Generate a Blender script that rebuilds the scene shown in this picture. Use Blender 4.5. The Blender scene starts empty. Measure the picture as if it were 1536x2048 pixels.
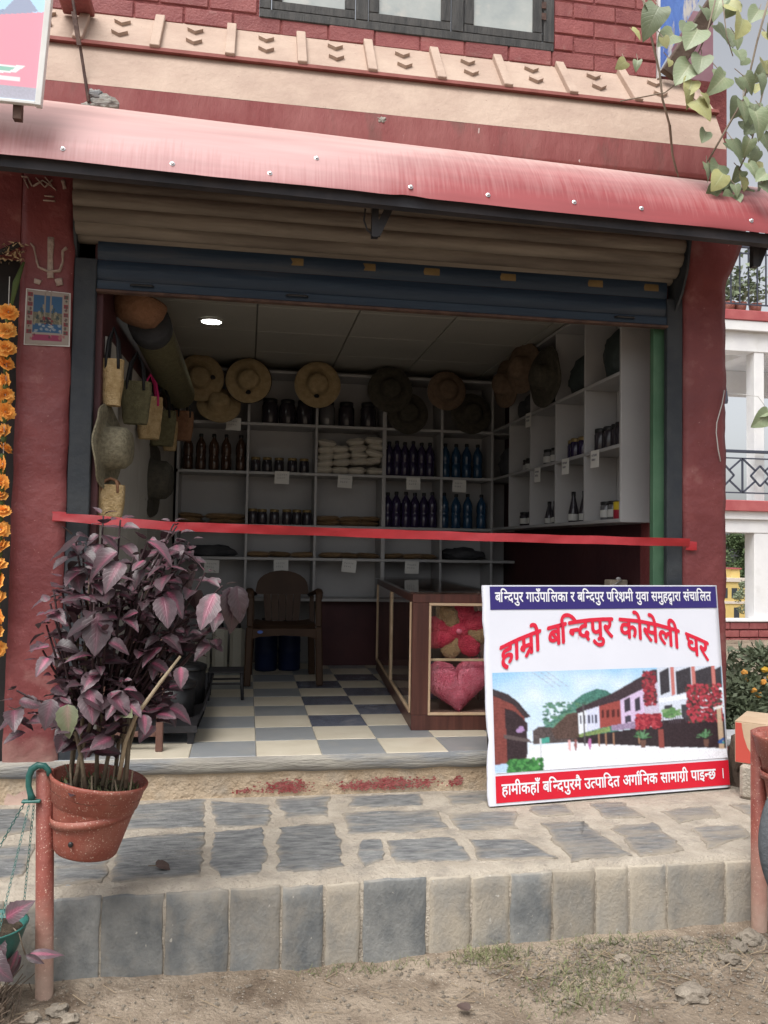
import bpy, bmesh, math, random
import numpy as np
from mathutils import Vector, Matrix, noise, Euler

random.seed(7)
scene = bpy.context.scene
COL = scene.collection
PI = math.pi

# ------------------------------------------------------------------ camera, world, sun, exposure
def setup_camera():
    y, p, r = math.radians(9.35), math.radians(2.5), math.radians(0.95)
    f = Vector((math.sin(y) * math.cos(p), math.cos(y) * math.cos(p), math.sin(p)))
    rt = Vector((math.cos(y), -math.sin(y), 0)); up = rt.cross(f)
    r2 = rt * math.cos(r) + up * math.sin(r); u2 = -rt * math.sin(r) + up * math.cos(r)
    cd = bpy.data.cameras.new('camera'); cam = bpy.data.objects.new('camera', cd); COL.objects.link(cam)
    cd.sensor_width = 36; cd.sensor_fit = 'AUTO'; cd.lens = 1657.0 / 2048 * 36
    cd.clip_start = 0.05; cd.clip_end = 1200
    m = Matrix(((r2.x, u2.x, -f.x, 0), (r2.y, u2.y, -f.y, 0), (r2.z, u2.z, -f.z, 1.46), (0, 0, 0, 1)))
    cam.matrix_world = m
    scene.camera = cam
setup_camera()

SUN_ELEV, SUN_AZ = math.radians(62), math.radians(215)      # azimuth clockwise from +Y (sun behind the camera, to its left)
world = bpy.data.worlds.new("World"); scene.world = world; world.use_nodes = True
wn = world.node_tree
sky = wn.nodes.new('ShaderNodeTexSky'); sky.sky_type = 'NISHITA'; sky.sun_disc = False
sky.sun_elevation = SUN_ELEV; sky.sun_rotation = SUN_AZ; sky.air_density = 1.0; sky.dust_density = 4.0
hs = wn.nodes.new('ShaderNodeHueSaturation'); hs.inputs['Saturation'].default_value = 0.22
bg = wn.nodes['Background']; bg.inputs['Strength'].default_value = 0.085
wn.links.new(sky.outputs[0], hs.inputs['Color']); wn.links.new(hs.outputs[0], bg.inputs['Color'])
sd = bpy.data.lights.new('sun', 'SUN'); sd.energy = 1.5; sd.angle = math.radians(40); sd.color = (1, .97, .94)
sun = bpy.data.objects.new('sun', sd); COL.objects.link(sun)
sdir = Vector((math.sin(SUN_AZ) * math.cos(SUN_ELEV), math.cos(SUN_AZ) * math.cos(SUN_ELEV), math.sin(SUN_ELEV)))
sun.rotation_euler = sdir.to_track_quat('Z', 'Y').to_euler(); sun.location = (0, -4, 9)
vs = scene.view_settings
vs.view_transform = 'Standard'; vs.look = 'None'; vs.gamma = 1; vs.use_curve_mapping = False
vs.exposure = 1.2
scene.cycles.max_bounces = 8
scene.cycles.transparent_max_bounces = 12

# ------------------------------------------------------------------ helpers: materials
def lin(r, g, b):
    f = lambda c: (c / 255 / 12.92) if c / 255 <= .04045 else ((c / 255 + .055) / 1.055) ** 2.4
    return (f(r), f(g), f(b))

def mat(name, col, col2=None, scale=6., rough=.75, bump=0., bscale=50., var=0., metal=0., spec=.3, stretch=(1, 1, 1),
        lo=.38, hi=.62, dust=None, dscale=4., dlo=.45, dhi=.7, attr_dust=False, base_dirt=None, emit=0., trans=0., alpha=1., coat=0., sheen=0.,
        specks=None, grad=None):
    m = bpy.data.materials.new(name); m.use_nodes = True
    nt = m.node_tree; N = nt.nodes; K = nt.links; b = N['Principled BSDF']
    tc = N.new('ShaderNodeTexCoord'); oi = N.new('ShaderNodeObjectInfo')
    off = N.new('ShaderNodeVectorMath'); off.operation = 'MULTIPLY_ADD'
    cv = N.new('ShaderNodeCombineXYZ')
    for i in range(3): K.new(oi.outputs['Random'], cv.inputs[i])
    K.new(cv.outputs[0], off.inputs[0]); off.inputs[1].default_value = (17, 31, 23); K.new(tc.outputs['Object'], off.inputs[2])
    mp = N.new('ShaderNodeMapping'); mp.inputs['Scale'].default_value = stretch; K.new(off.outputs[0], mp.inputs['Vector'])
    def nz(sc, det=6, vec=mp, rgh=.6):
        n = N.new('ShaderNodeTexNoise'); n.inputs['Scale'].default_value = sc; n.inputs['Detail'].default_value = det
        n.inputs['Roughness'].default_value = rgh; K.new(vec.outputs[0], n.inputs['Vector']); return n
    def rng(src, a, c, x=0., y=1.):
        r = N.new('ShaderNodeMapRange'); K.new(src, r.inputs[0]); r.inputs[1].default_value = a; r.inputs[2].default_value = c
        r.inputs[3].default_value = x; r.inputs[4].default_value = y; return r.outputs[0]
    def mix(fac, a, c):
        x = N.new('ShaderNodeMix'); x.data_type = 'RGBA'
        if isinstance(fac, float): x.inputs['Factor'].default_value = fac
        else: K.new(fac, x.inputs['Factor'])
        for s, v in ((x.inputs['A'], a), (x.inputs['B'], c)):
            if isinstance(v, tuple): s.default_value = (*v, 1)
            else: K.new(v, s)
        return x.outputs['Result']
    cur = tuple(col)
    if col2 is not None:
        cur = mix(rng(nz(scale).outputs['Fac'], lo, hi), cur, tuple(col2))
    if dust is not None:
        fac = rng(nz(dscale, 8).outputs['Fac'], dlo, dhi)
        if attr_dust:
            at = N.new('ShaderNodeAttribute'); at.attribute_type = 'OBJECT'; at.attribute_name = 'dust'
            ad = N.new('ShaderNodeMath'); ad.operation = 'MULTIPLY_ADD'
            K.new(nz(dscale, 9).outputs['Fac'], ad.inputs[0]); ad.inputs[1].default_value = 1.6; K.new(at.outputs['Fac'], ad.inputs[2])
            um = N.new('ShaderNodeUVMap'); ux = N.new('ShaderNodeSeparateXYZ'); K.new(um.outputs[0], ux.inputs[0])      # dust gathers along the joints
            a2 = N.new('ShaderNodeMath'); a2.operation = 'MULTIPLY_ADD'; K.new(ux.outputs['X'], a2.inputs[0]); a2.inputs[1].default_value = .5; K.new(ad.outputs[0], a2.inputs[2])
            fac = rng(a2.outputs[0], .90, 1.42)
        cur = mix(fac, cur, tuple(dust))
    if base_dirt is not None:            # splashed dirt near the ground: (colour, z0, z1)
        c, z0, z1 = base_dirt
        g = N.new('ShaderNodeNewGeometry'); sx = N.new('ShaderNodeSeparateXYZ'); K.new(g.outputs['Position'], sx.inputs[0])
        ad = N.new('ShaderNodeMath'); ad.operation = 'MULTIPLY_ADD'
        K.new(nz(7, 8).outputs['Fac'], ad.inputs[0]); ad.inputs[1].default_value = (z1 - z0) * .9; K.new(sx.outputs['Z'], ad.inputs[2])
        cur = mix(rng(ad.outputs[0], z0 + (z1 - z0) * .45, z1 + (z1 - z0) * .45, 1., 0.), cur, tuple(c))
    if specks is not None:
        cur = mix(rng(nz(specks[1], 2).outputs['Fac'], specks[2], specks[2] + .03), cur, tuple(specks[0]))
    if var:
        h = N.new('ShaderNodeHueSaturation'); K.new(rng(oi.outputs['Random'], 0, 1, 1 - var, 1 + var), h.inputs['Value'])
        if isinstance(cur, tuple): h.inputs['Color'].default_value = (*cur, 1)
        else: K.new(cur, h.inputs['Color'])
        cur = h.outputs[0]
    if isinstance(cur, tuple): b.inputs['Base Color'].default_value = (*cur, 1)
    else: K.new(cur, b.inputs['Base Color'])
    b.inputs['Roughness'].default_value = rough; b.inputs['Metallic'].default_value = metal
    b.inputs['Specular IOR Level'].default_value = spec
    if coat: b.inputs['Coat Weight'].default_value = coat
    if sheen: b.inputs['Sheen Weight'].default_value = sheen
    if emit:
        b.inputs['Emission Color'].default_value = (*col, 1); b.inputs['Emission Strength'].default_value = emit
    if trans: b.inputs['Transmission Weight'].default_value = trans
    if alpha < 1: b.inputs['Alpha'].default_value = alpha
    if bump:
        bp = N.new('ShaderNodeBump'); bp.inputs['Strength'].default_value = bump; bp.inputs['Distance'].default_value = .02
        K.new(nz(bscale, 5).outputs['Fac'], bp.inputs['Height']); K.new(bp.outputs[0], b.inputs['Normal'])
    return m

def attr_mat(name, attr='Col', rough=.6, spec=.3):
    m = bpy.data.materials.new(name); m.use_nodes = True
    nt = m.node_tree; b = nt.nodes['Principled BSDF']; a = nt.nodes.new('ShaderNodeAttribute'); a.attribute_name = attr
    nt.links.new(a.outputs['Color'], b.inputs['Base Color']); b.inputs['Roughness'].default_value = rough
    b.inputs['Specular IOR Level'].default_value = spec
    return m

def leaf_mat(name, edge, mid, vein, centre_w=1.0, rough=.5, var=.25, back=None):
    """leaf with coloured centre and veins; UV: x = across (-1..1 mapped 0..1), y = along"""
    m = bpy.data.materials.new(name); m.use_nodes = True
    nt = m.node_tree; N = nt.nodes; K = nt.links; b = N['Principled BSDF']
    uv = N.new('ShaderNodeUVMap'); s = N.new('ShaderNodeSeparateXYZ'); K.new(uv.outputs[0], s.inputs[0])
    def mth(op, a, c=None, d=None):
        n = N.new('ShaderNodeMath'); n.operation = op
        for i, v in enumerate((a, c, d)):
            if v is None: continue
            if isinstance(v, (int, float)): n.inputs[i].default_value = v
            else: K.new(v, n.inputs[i])
        return n.outputs[0]
    u = mth('ABSOLUTE', mth('MULTIPLY_ADD', s.outputs['X'], 2., -1.)); t = s.outputs['Y']
    oi = N.new('ShaderNodeObjectInfo')
    w = mth('SUBTRACT', 1., mth('MULTIPLY_ADD', u, 1.5, mth('MULTIPLY', t, .75)))
    nzz = N.new('ShaderNodeTexNoise'); nzz.inputs['Scale'].default_value = 9; nzz.inputs['Detail'].default_value = 4
    tc = N.new('ShaderNodeTexCoord'); K.new(tc.outputs['UV'], nzz.inputs['Vector'])
    w = mth('MULTIPLY', mth('ADD', w, mth('MULTIPLY_ADD', nzz.outputs['Fac'], .8, -.4)), centre_w)
    w = mth('MULTIPLY', w, mth('MULTIPLY_ADD', oi.outputs['Random'], 1.3, .15)); w = N_clamp(N, K, w)
    fr = mth('FRACT', mth('SUBTRACT', mth('MULTIPLY', t, 8.), mth('MULTIPLY', u, 2.4)))
    ve = N_clamp(N, K, mth('MULTIPLY_ADD', mth('ABSOLUTE', mth('SUBTRACT', fr, .5)), -9., 1.15))
    ve = mth('MAXIMUM', ve, N_clamp(N, K, mth('MULTIPLY_ADD', u, -14., 1.2)))
    def mix(fac, a, c):
        x = N.new('ShaderNodeMix'); x.data_type = 'RGBA'; K.new(fac, x.inputs['Factor'])
        for sck, v in ((x.inputs['A'], a), (x.inputs['B'], c)):
            if isinstance(v, tuple): sck.default_value = (*v, 1)
            else: K.new(v, sck)
        return x.outputs['Result']
    c = mix(w, edge, mid)
    c = mix(mth('MULTIPLY', ve, mth('MULTIPLY_ADD', w, .45, .12)), c, vein)
    if back is not None:
        g = N.new('ShaderNodeNewGeometry'); c = mix(g.outputs['Backfacing'], c, back)
    h = N.new('ShaderNodeHueSaturation'); K.new(c, h.inputs['Color'])
    K.new(mth('MULTIPLY_ADD', oi.outputs['Random'], 2 * var, 1 - var), h.inputs['Value'])
    K.new(h.outputs[0], b.inputs['Base Color']); b.inputs['Roughness'].default_value = rough
    b.inputs['Specular IOR Level'].default_value = .6
    tl = N.new('ShaderNodeBsdfTranslucent'); K.new(h.outputs[0], tl.inputs['Color']); ms = N.new('ShaderNodeMixShader'); ms.inputs[0].default_value = .13
    K.new(b.outputs[0], ms.inputs[1]); K.new(tl.outputs[0], ms.inputs[2]); K.new(ms.outputs[0], N['Material Output'].inputs['Surface'])
    bp = N.new('ShaderNodeBump'); bp.inputs['Strength'].default_value = .25; bp.inputs['Distance'].default_value = .004
    bp.invert = True
    K.new(ve, bp.inputs['Height']); K.new(bp.outputs[0], b.inputs['Normal'])
    return m

def N_clamp(N, K, v):
    n = N.new('ShaderNodeClamp'); K.new(v, n.inputs[0]); return n.outputs[0]

# ------------------------------------------------------------------ helpers: meshes
class MB:
    def __init__(s): s.v = []; s.f = []; s.uv = None; s.col = None
    def add(s, vs, fs):
        o = len(s.v); s.v += [tuple(v) for v in vs]; s.f += [tuple(i + o for i in f) for f in fs]; return s
    def box(s, x0, x1, y0, y1, z0, z1, ch=0., M=None):
        c = Vector(((x0 + x1) / 2, (y0 + y1) / 2, (z0 + z1) / 2)); h = (abs(x1 - x0) / 2, abs(y1 - y0) / 2, abs(z1 - z0) / 2)
        vs = []; fs = []
        if ch <= 0:
            for sx in (-1, 1):
                for sy in (-1, 1):
                    for sz in (-1, 1): vs.append(c + Vector((sx * h[0], sy * h[1], sz * h[2])))
            fs = [(0, 1, 3, 2), (4, 6, 7, 5), (0, 4, 5, 1), (2, 3, 7, 6), (0, 2, 6, 4), (1, 5, 7, 3)]
        else:
            ch = min(ch, min(h) * .49); idx = {}
            for ci in range(8):
                sg = [1 if ci >> k & 1 else -1 for k in range(3)]
                for a in range(3):
                    idx[(ci, a)] = len(vs)
                    vs.append(c + Vector([sg[k] * (h[k] if k == a else h[k] - ch) for k in range(3)]))
            for a in range(3):
                b_, c_ = (a + 1) % 3, (a + 2) % 3
                for sgn in (0, 1):
                    q = [(sgn << a) | (p << b_) | (r << c_) for p, r in ((0, 0), (1, 0), (1, 1), (0, 1))]
                    fs.append(tuple(idx[(k, a)] for k in q))
                for p in (0, 1):
                    for r in (0, 1):
                        c1 = (p << b_) | (r << c_); c2 = c1 | (1 << a)
                        fs.append((idx[(c1, b_)], idx[(c2, b_)], idx[(c2, c_)], idx[(c1, c_)]))
            for ci in range(8): fs.append((idx[(ci, 0)], idx[(ci, 1)], idx[(ci, 2)]))
        if M is not None: vs = [M @ v for v in vs]
        return s.add(vs, fs)
    def bar(s, p, q, w, h=None, up=(0, 0, 1), ch=0.):
        p, q = Vector(p), Vector(q); h = h or w; d = (q - p); L = d.length; d.normalize(); up = Vector(up)
        if abs(d.dot(up)) > .97: up = Vector((0, 1, 0))
        x = d; z = (up - x * up.dot(x)).normalized(); y = z.cross(x)
        M = Matrix(((x.x, y.x, z.x, p.x), (x.y, y.y, z.y, p.y), (x.z, y.z, z.z, p.z), (0, 0, 0, 1)))
        return s.box(0, L, -w / 2, w / 2, -h / 2, h / 2, ch, M)
    def tube(s, pts, r, n=8, cap=True, flat=1.0, closed=False):
        pts = [Vector(p) for p in pts]; k = len(pts)
        rs = r if isinstance(r, (list, tuple)) else [r] * k
        vs = []; prev = None
        for i, p in enumerate(pts):
            d = (pts[(i + 1) % k] - pts[i - 1]) if closed else (pts[min(i + 1, k - 1)] - pts[max(i - 1, 0)])
            d.normalize()
            if prev is None:
                a = Vector((0, 0, 1)) if abs(d.z) < .9 else Vector((0, 1, 0))
                x = d.cross(a).normalized()
            else: x = (prev - d * prev.dot(d)).normalized()
            y = d.cross(x); prev = x
            for j in range(n):
                t = 2 * PI * j / n; vs.append(p + (x * math.cos(t) + y * math.sin(t) * flat) * rs[i])
        fs = []
        for i in range(k if closed else k - 1):
            i2 = (i + 1) % k
            for j in range(n): fs.append((i * n + j, i * n + (j + 1) % n, i2 * n + (j + 1) % n, i2 * n + j))
        if cap and not closed: fs += [tuple(range(n))[::-1], tuple(range((k - 1) * n, k * n))]
        return s.add(vs, fs)
    def lathe(s, prof, n=20, M=None, cap0=False, cap1=False):
        vs = []; fs = []
        for r, z in prof:
            for j in range(n): t = 2 * PI * j / n; vs.append(Vector((r * math.cos(t), r * math.sin(t), z)))
        for i in range(len(prof) - 1):
            for j in range(n): fs.append((i * n + j, i * n + (j + 1) % n, (i + 1) * n + (j + 1) % n, (i + 1) * n + j))
        if cap0: fs.append(tuple(range(n))[::-1])
        if cap1: fs.append(tuple(range((len(prof) - 1) * n, len(prof) * n)))
        if M is not None: vs = [M @ v for v in vs]
        return s.add(vs, fs)
    def prism(s, pts, axis, a, b):
        """polygon pts (2D) extruded along axis ('x','y','z') from a to b"""
        def P(p, t):
            return (t, p[0], p[1]) if axis == 'x' else (p[0], t, p[1]) if axis == 'y' else (p[0], p[1], t)
        n = len(pts); vs = [P(p, a) for p in pts] + [P(p, b) for p in pts]
        fs = [tuple(range(n)), tuple(range(n, 2 * n))[::-1]] + [(i, (i + 1) % n, n + (i + 1) % n, n + i) for i in range(n)]
        return s.add(vs, fs)
    def grid(s, P):
        """P: 2-D list of points"""
        r, c = len(P), len(P[0]); vs = [p for row in P for p in row]
        return s.add(vs, [(i * c + j, i * c + j + 1, (i + 1) * c + j + 1, (i + 1) * c + j) for i in range(r - 1) for j in range(c - 1)])
    def blob(s, c, rad, seed=0, amp=.2, sub=2, freq=2.):
        bm = bmesh.new(); bmesh.ops.create_icosphere(bm, subdivisions=sub, radius=1)
        vs = []
        for v in bm.verts:
            k = 1 + amp * noise.noise(v.co * freq + Vector((seed * 3.7, seed * 1.3, seed)))
            vs.append((c[0] + v.co.x * rad[0] * k, c[1] + v.co.y * rad[1] * k, c[2] + v.co.z * rad[2] * k))
        fs = [tuple(v.index for v in f.verts) for f in bm.faces]; bm.free()
        return s.add(vs, fs)
    def xf(s, M): s.v = [tuple(M @ Vector(v)) for v in s.v]; return s
    def mesh(s, name, m, smooth=False, fix=True, off=(0, 0, 0)):
        me = bpy.data.meshes.new(name)
        me.from_pydata([(v[0] - off[0], v[1] - off[1], v[2] - off[2]) for v in s.v], [], s.f)
        if fix:
            bm = bmesh.new(); bm.from_mesh(me); bmesh.ops.recalc_face_normals(bm, faces=bm.faces); bm.to_mesh(me); bm.free()
        if s.uv is not None:
            ul = me.uv_layers.new(name='UVMap')
            for lp in me.loops: ul.data[lp.index].uv = s.uv[lp.vertex_index]
        if s.col is not None:
            ca = me.color_attributes.new('Col', 'FLOAT_COLOR', 'POINT')
            ca.data.foreach_set('color', np.array(s.col, dtype=np.float32).ravel())
        me.materials.append(m)
        if smooth: me.polygons.foreach_set('use_smooth', [True] * len(me.polygons))
        return me

def link(name, me, parent=None, loc=(0, 0, 0)):
    o = bpy.data.objects.new(name, me); COL.objects.link(o); o.location = loc
    if parent is not None: o.parent = parent
    return o
def root_of(o):
    while o.parent is not None: o = o.parent
    return o
def props(o, label=None, cat=None, group=None, kind=None):
    for k, v in (('label', label), ('category', cat), ('group', group), ('kind', kind)):
        if v: o[k] = v
    return o
def thing(name, label, cat, loc=(0, 0, 0), group=None):
    o = bpy.data.objects.new(name, None); COL.objects.link(o); o.location = loc; o.empty_display_size = .1
    return props(o, label, cat, group)
def part(name, mb, m, parent, smooth=False, label=None, fix=True, kind=None):
    """mb in world coordinates; becomes a child of parent (its thing stands unrotated at its location)"""
    off = root_of(parent).location
    return props(link(name, mb.mesh(name, m, smooth, fix, off), parent), label, kind=kind)
def single(name, label, cat, mb, m, smooth=False, group=None, kind=None, fix=True):
    zs = min(v[2] for v in mb.v); xs = [v[0] for v in mb.v]; ys = [v[1] for v in mb.v]
    c = ((min(xs) + max(xs)) / 2, (min(ys) + max(ys)) / 2, zs)
    return props(link(name, mb.mesh(name, m, smooth, fix, c), None, c), label, cat, group, kind)
def struct(name, mb, m, smooth=False, fix=True):
    return props(link(name, mb.mesh(name, m, smooth, fix)), kind='structure')
def copy_tree(o, parent=None):
    c = o.copy(); COL.objects.link(c)
    if parent is not None: c.parent = parent
    for ch in list(o.children): copy_tree(ch, c)
    return c
def T(x, y, z): return Matrix.Translation((x, y, z))
def RX(a): return Matrix.Rotation(a, 4, 'X')
def RY(a): return Matrix.Rotation(a, 4, 'Y')
def RZ(a): return Matrix.Rotation(a, 4, 'Z')
ORD = ['leftmost', 'second from left', 'third from left', 'fourth from left', 'fifth from left', 'sixth from left', 'seventh from left', 'eighth from left', 'ninth from left', 'tenth from left']
def ordn(i, n): return 'rightmost' if (i == n - 1 and n > 1) else ORD[i]
rnd = random.uniform

# ------------------------------------------------------------------ materials
RED = (.27, .055, .055)
M = {}
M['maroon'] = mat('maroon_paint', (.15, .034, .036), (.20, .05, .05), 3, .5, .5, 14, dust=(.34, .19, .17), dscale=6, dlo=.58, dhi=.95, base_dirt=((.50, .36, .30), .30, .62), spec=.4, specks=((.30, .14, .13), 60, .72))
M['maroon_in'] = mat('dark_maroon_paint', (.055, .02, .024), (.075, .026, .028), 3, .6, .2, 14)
M['brick'] = mat('painted_brick', (.24, .066, .066), (.30, .095, .09), 9, .6, .3, 85, var=.12, dust=(.34, .18, .16), dscale=11, dlo=.58, dhi=.85)
M['joint'] = mat('painted_mortar', (.18, .045, .045), (.24, .07, .065), 20, .8, .6, 60)
M['cream'] = mat('cream_cornice_paint', (.40, .295, .235), (.46, .35, .28), 4, .75, .3, 30, dust=(.33, .235, .19), dscale=3, dlo=.5, dhi=.85, specks=((.30, .2, .17), 45, .74))
M['fascia'] = mat('red_fascia_paint', (.23, .062, .062), (.28, .10, .095), 5, .7, .4, 25, stretch=(1, 1, .35), dust=(.17, .085, .075), dscale=8, dlo=.55, dhi=.75, specks=((.55, .45, .42), 34, .74))
M['lip'] = mat('brown_lip_paint', (.17, .05, .04), (.22, .07, .06), 10, .8)
M['wood_dark'] = mat('dark_window_wood', (.035, .036, .036), (.07, .068, .065), 5, .6, .3, 20, stretch=(8, 8, 1))
M['pane'] = mat('dusty_window_glass', (.34, .38, .38), (.45, .48, .46), 5, .22, spec=.6, dust=(.55, .53, .48), dscale=9, dlo=.55, dhi=.8)
M['shelf'] = mat('shade_greyed_laminate', (.36, .355, .36), (.39, .385, .385), 3, .45)  # white laminate greyed: the room's shade is put into the colour
M['wall_white'] = mat('shade_greyed_wall_paint', (.26, .255, .25), (.29, .28, .27), 2, .6, .1, 20)  # white paint greyed to carry the interior shade
M['plank'] = mat('shade_greyed_plank', (.36, .34, .31), (.40, .385, .35), 3, .5, .1, 10, var=.06)  # white boards toned down, interior shade in the colour
M['ceil'] = mat('shade_greyed_ceiling', (.37, .36, .325), (.40, .39, .35), 2, .6, .1, 30, var=.04)  # white panels toned down, interior shade in the colour
M['tile_cream'] = mat('cream_floor_tile', (.60, .54, .42), (.66, .60, .48), 5, .28, .05, 30, var=.04, spec=.45, dust=(.50, .43, .33), dscale=7, dlo=.55, dhi=.9)
M['tile_grey'] = mat('grey_floor_tile', (.25, .265, .275), (.30, .31, .315), 4, .28, .05, 30, var=.08, spec=.45, dust=(.40, .37, .31), dscale=7, dlo=.55, dhi=.9)
M['tile_navy'] = mat('navy_floor_tile', (.095, .105, .14), (.13, .14, .175), 5, .26, .05, 30, var=.08, spec=.45, dust=(.25, .25, .27), dscale=8, dlo=.55, dhi=.85)
M['grout'] = mat('tile_grout', (.3, .28, .24), (.36, .33, .28), 20, .9)
M['concrete'] = mat('weathered_concrete', (.25, .235, .21), (.36, .335, .285), 9, .9, .6, 40, stretch=(.35, 1, 2.5), dust=(.20, .21, .22), dscale=4, dlo=.48, dhi=.62)
M['riser'] = mat('tan_plaster_riser', (.45, .34, .23), (.53, .42, .30), 9, .9, .8, 40, dust=(.36, .31, .25), dscale=6, dlo=.48, dhi=.68)
M['old_red'] = mat('flaking_red_paint', (.25, .05, .05), (.32, .11, .1), 30, .8, .5, 60)
M['mortar'] = mat('sandy_mortar', (.36, .315, .255), (.45, .40, .33), 8, .95, .8, 70, dust=(.29, .26, .22), dscale=11, dlo=.48, dhi=.72, specks=((.25, .225, .195), 90, .68))
M['slate'] = mat('slate_paving', (.165, .172, .178), (.36, .365, .355), 26, .8, 1., 110, stretch=(.55, 1.8, 1), lo=.36, hi=.70, dust=(.43, .375, .305), dscale=8, attr_dust=True, var=.12, specks=((.42, .42, .42), 30, .69))
M['kerb'] = mat('slate_kerb', (.135, .143, .145), (.24, .242, .23), 8, .82, .28, 90, stretch=(1, 1, .7), dust=(.345, .305, .245), dscale=5.5, attr_dust=True, var=.14, specks=((.40, .38, .34), 38, .72))
M['dirt'] = mat('dry_dirt', (.20, .155, .112), (.335, .275, .21), 3.2, 1., 1., 60, dust=(.125, .092, .066), dscale=5, dlo=.47, dhi=.66, specks=((.44, .39, .33), 130, .66))
M['stone'] = mat('rubble_stone', (.20, .17, .135), (.30, .26, .21), 14, .9, .8, 60, var=.3)
M['pole'] = mat('red_oxide_pipe', (.21, .055, .042), (.26, .075, .055), 14, .55, .25, 40, specks=((.50, .34, .27), 170, .65), base_dirt=((.40, .29, .23), .02, .42), spec=.4, dust=(.33, .17, .13), dscale=9, dlo=.55, dhi=.85)
M['pot'] = mat('terracotta_plastic', (.24, .066, .047), (.28, .085, .06), 14, .5, .2, 40, specks=((.52, .36, .29), 170, .64), spec=.4, dust=(.34, .17, .13), dscale=6, dlo=.5, dhi=.9)
M['soil'] = mat('potting_soil', (.035, .027, .02), (.08, .06, .04), 30, 1., 1., 60)
M['green_plastic'] = mat('green_plastic', (.02, .11, .095), (.03, .14, .12), 8, .4, spec=.5)
M['grass'] = mat('grass_blades', (.12, .14, .065), (.20, .205, .105), 5, .8, var=.2)
M['straw'] = mat('dry_straw', (.25, .19, .125), (.34, .27, .185), 9, .9)
M['straw_dark'] = mat('dark_dry_stalks', (.12, .09, .07), (.2, .15, .11), 9, .9)
M['ribbon'] = mat('red_ribbon', (.37, .018, .025), (.31, .014, .02), 8, .45, .1, 20, spec=.5)
M['blue_slat'] = mat('blue_shutter_paint', (.011, .025, .048), (.018, .036, .062), 6, .5, .15, 20, stretch=(.3, 1, 3), dust=(.06, .056, .056), dscale=3, dlo=.54, dhi=.85, spec=.4)
M['tan_slat'] = mat('dusty_roll_slat', (.16, .135, .11), (.225, .195, .16), 5, .6, .3, 20, stretch=(.3, 1, 3), dust=(.085, .068, .057), dscale=3, dlo=.42, dhi=.68)
M['motif'] = mat('ochre_motif_paint', (.14, .095, .04), (.19, .13, .055), 10, .7)
M['black_steel'] = mat('black_steel', (.018, .018, .022), (.03, .028, .03), 8, .55, .1, 30, spec=.4)
M['rust_steel'] = mat('rusty_dark_steel', (.06, .035, .03), (.11, .065, .05), 12, .75, .3, 40)
M['frame_steel'] = mat('brown_painted_steel', (.13, .065, .05), (.17, .09, .07), 12, .6, .2, 40)
M['guide'] = mat('dark_shutter_guide', (.025, .03, .038), (.04, .045, .05), 6, .6, .2, 30)
M['green_paint'] = mat('green_jamb_paint', (.06, .14, .08), (.09, .18, .11), 4, .6, .2, 20)
M['screw'] = mat('galvanised_screw', (.6, .6, .6), None, 5, .35, metal=.9)
M['screw_edge'] = mat('purlin_dark', (.03, .03, .036), (.05, .045, .05), 6, .6)
M['white_metal'] = mat('white_metal', (.7, .7, .68), (.62, .62, .6), 6, .5)
M['straw_hat'] = mat('straw_hat', (.32, .235, .125), (.40, .30, .17), 30, .85, .6, 120, var=.12)
M['straw_hat_dark'] = mat('dark_grass_hat', (.05, .046, .036), (.08, .072, .055), 30, .85, .6, 120)
M['straw_hat_brown'] = mat('brown_straw_hat', (.16, .11, .075), (.21, .145, .10), 30, .85, .6, 120)
M['weave'] = mat('woven_straw', (.46, .32, .15), (.60, .44, .24), 40, .7, .9, 110)
M['weave_olive'] = mat('olive_woven_grass', (.13, .12, .065), (.18, .165, .09), 40, .8, .9, 110)
M['weave_orange'] = mat('orange_brown_weave', (.22, .11, .06), (.27, .14, .08), 40, .8, .7, 90)
M['hat_felt'] = mat('olive_fibre_hat', (.17, .15, .10), (.28, .25, .17), 55, .75, .8, 130)
M['strap'] = mat('black_strap', (.012, .012, .014), None, 5, .6)
M['pink_strap'] = mat('pink_strap', (.50, .02, .13), None, 5, .5)
M['paper'] = mat('white_paper', (.62, .61, .58), (.66, .65, .62), 6, .8, var=.05)
M['ink'] = mat('grey_ink', (.14, .14, .17), None, 5, .8)
M['bottle_brown'] = mat('brown_liquid_bottle', (.045, .022, .014), (.06, .03, .018), 5, .2, spec=.5)
M['bottle_purple'] = mat('purple_liquid_bottle', (.02, .014, .045), (.03, .02, .06), 5, .2, spec=.5)
M['bottle_blue'] = mat('blue_liquid_bottle', (.012, .045, .10), (.02, .06, .12), 5, .2, spec=.5)
M['jar'] = mat('dark_jar_contents', (.025, .022, .03), (.04, .034, .04), 5, .2, spec=.5)
M['jar_clear'] = mat('clear_jar', (.10, .10, .11), (.13, .13, .13), 5, .15, spec=.6)
M['cap_black'] = mat('black_cap', (.015, .015, .016), None, 5, .4)
M['cap_gold'] = mat('gold_lid', (.22, .16, .07), None, 5, .4, metal=.3)
M['label_white'] = mat('white_label', (.5, .5, .48), None, 5, .7)
M['rice'] = mat('white_packet', (.56, .52, .45), (.62, .58, .5), 8, .45, .3, 20, var=.06)
M['packet'] = mat('brown_packet', (.20, .13, .07), (.27, .18, .10), 8, .35, .4, 25, var=.25)
M['cloth_dark'] = mat('dark_folded_cloth', (.03, .032, .036), (.05, .05, .055), 8, .8, .5, 20, var=.3)
M['cloth_teal'] = mat('dark_teal_cloth', (.03, .042, .042), (.045, .06, .06), 8, .8, .5, 20, var=.3)
M['chair'] = mat('brown_chair_plastic', (.042, .022, .013), (.055, .03, .017), 6, .55, spec=.22)
M['sticker_blue'] = mat('blue_sticker', (.05, .12, .42), None, 5, .4)
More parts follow.
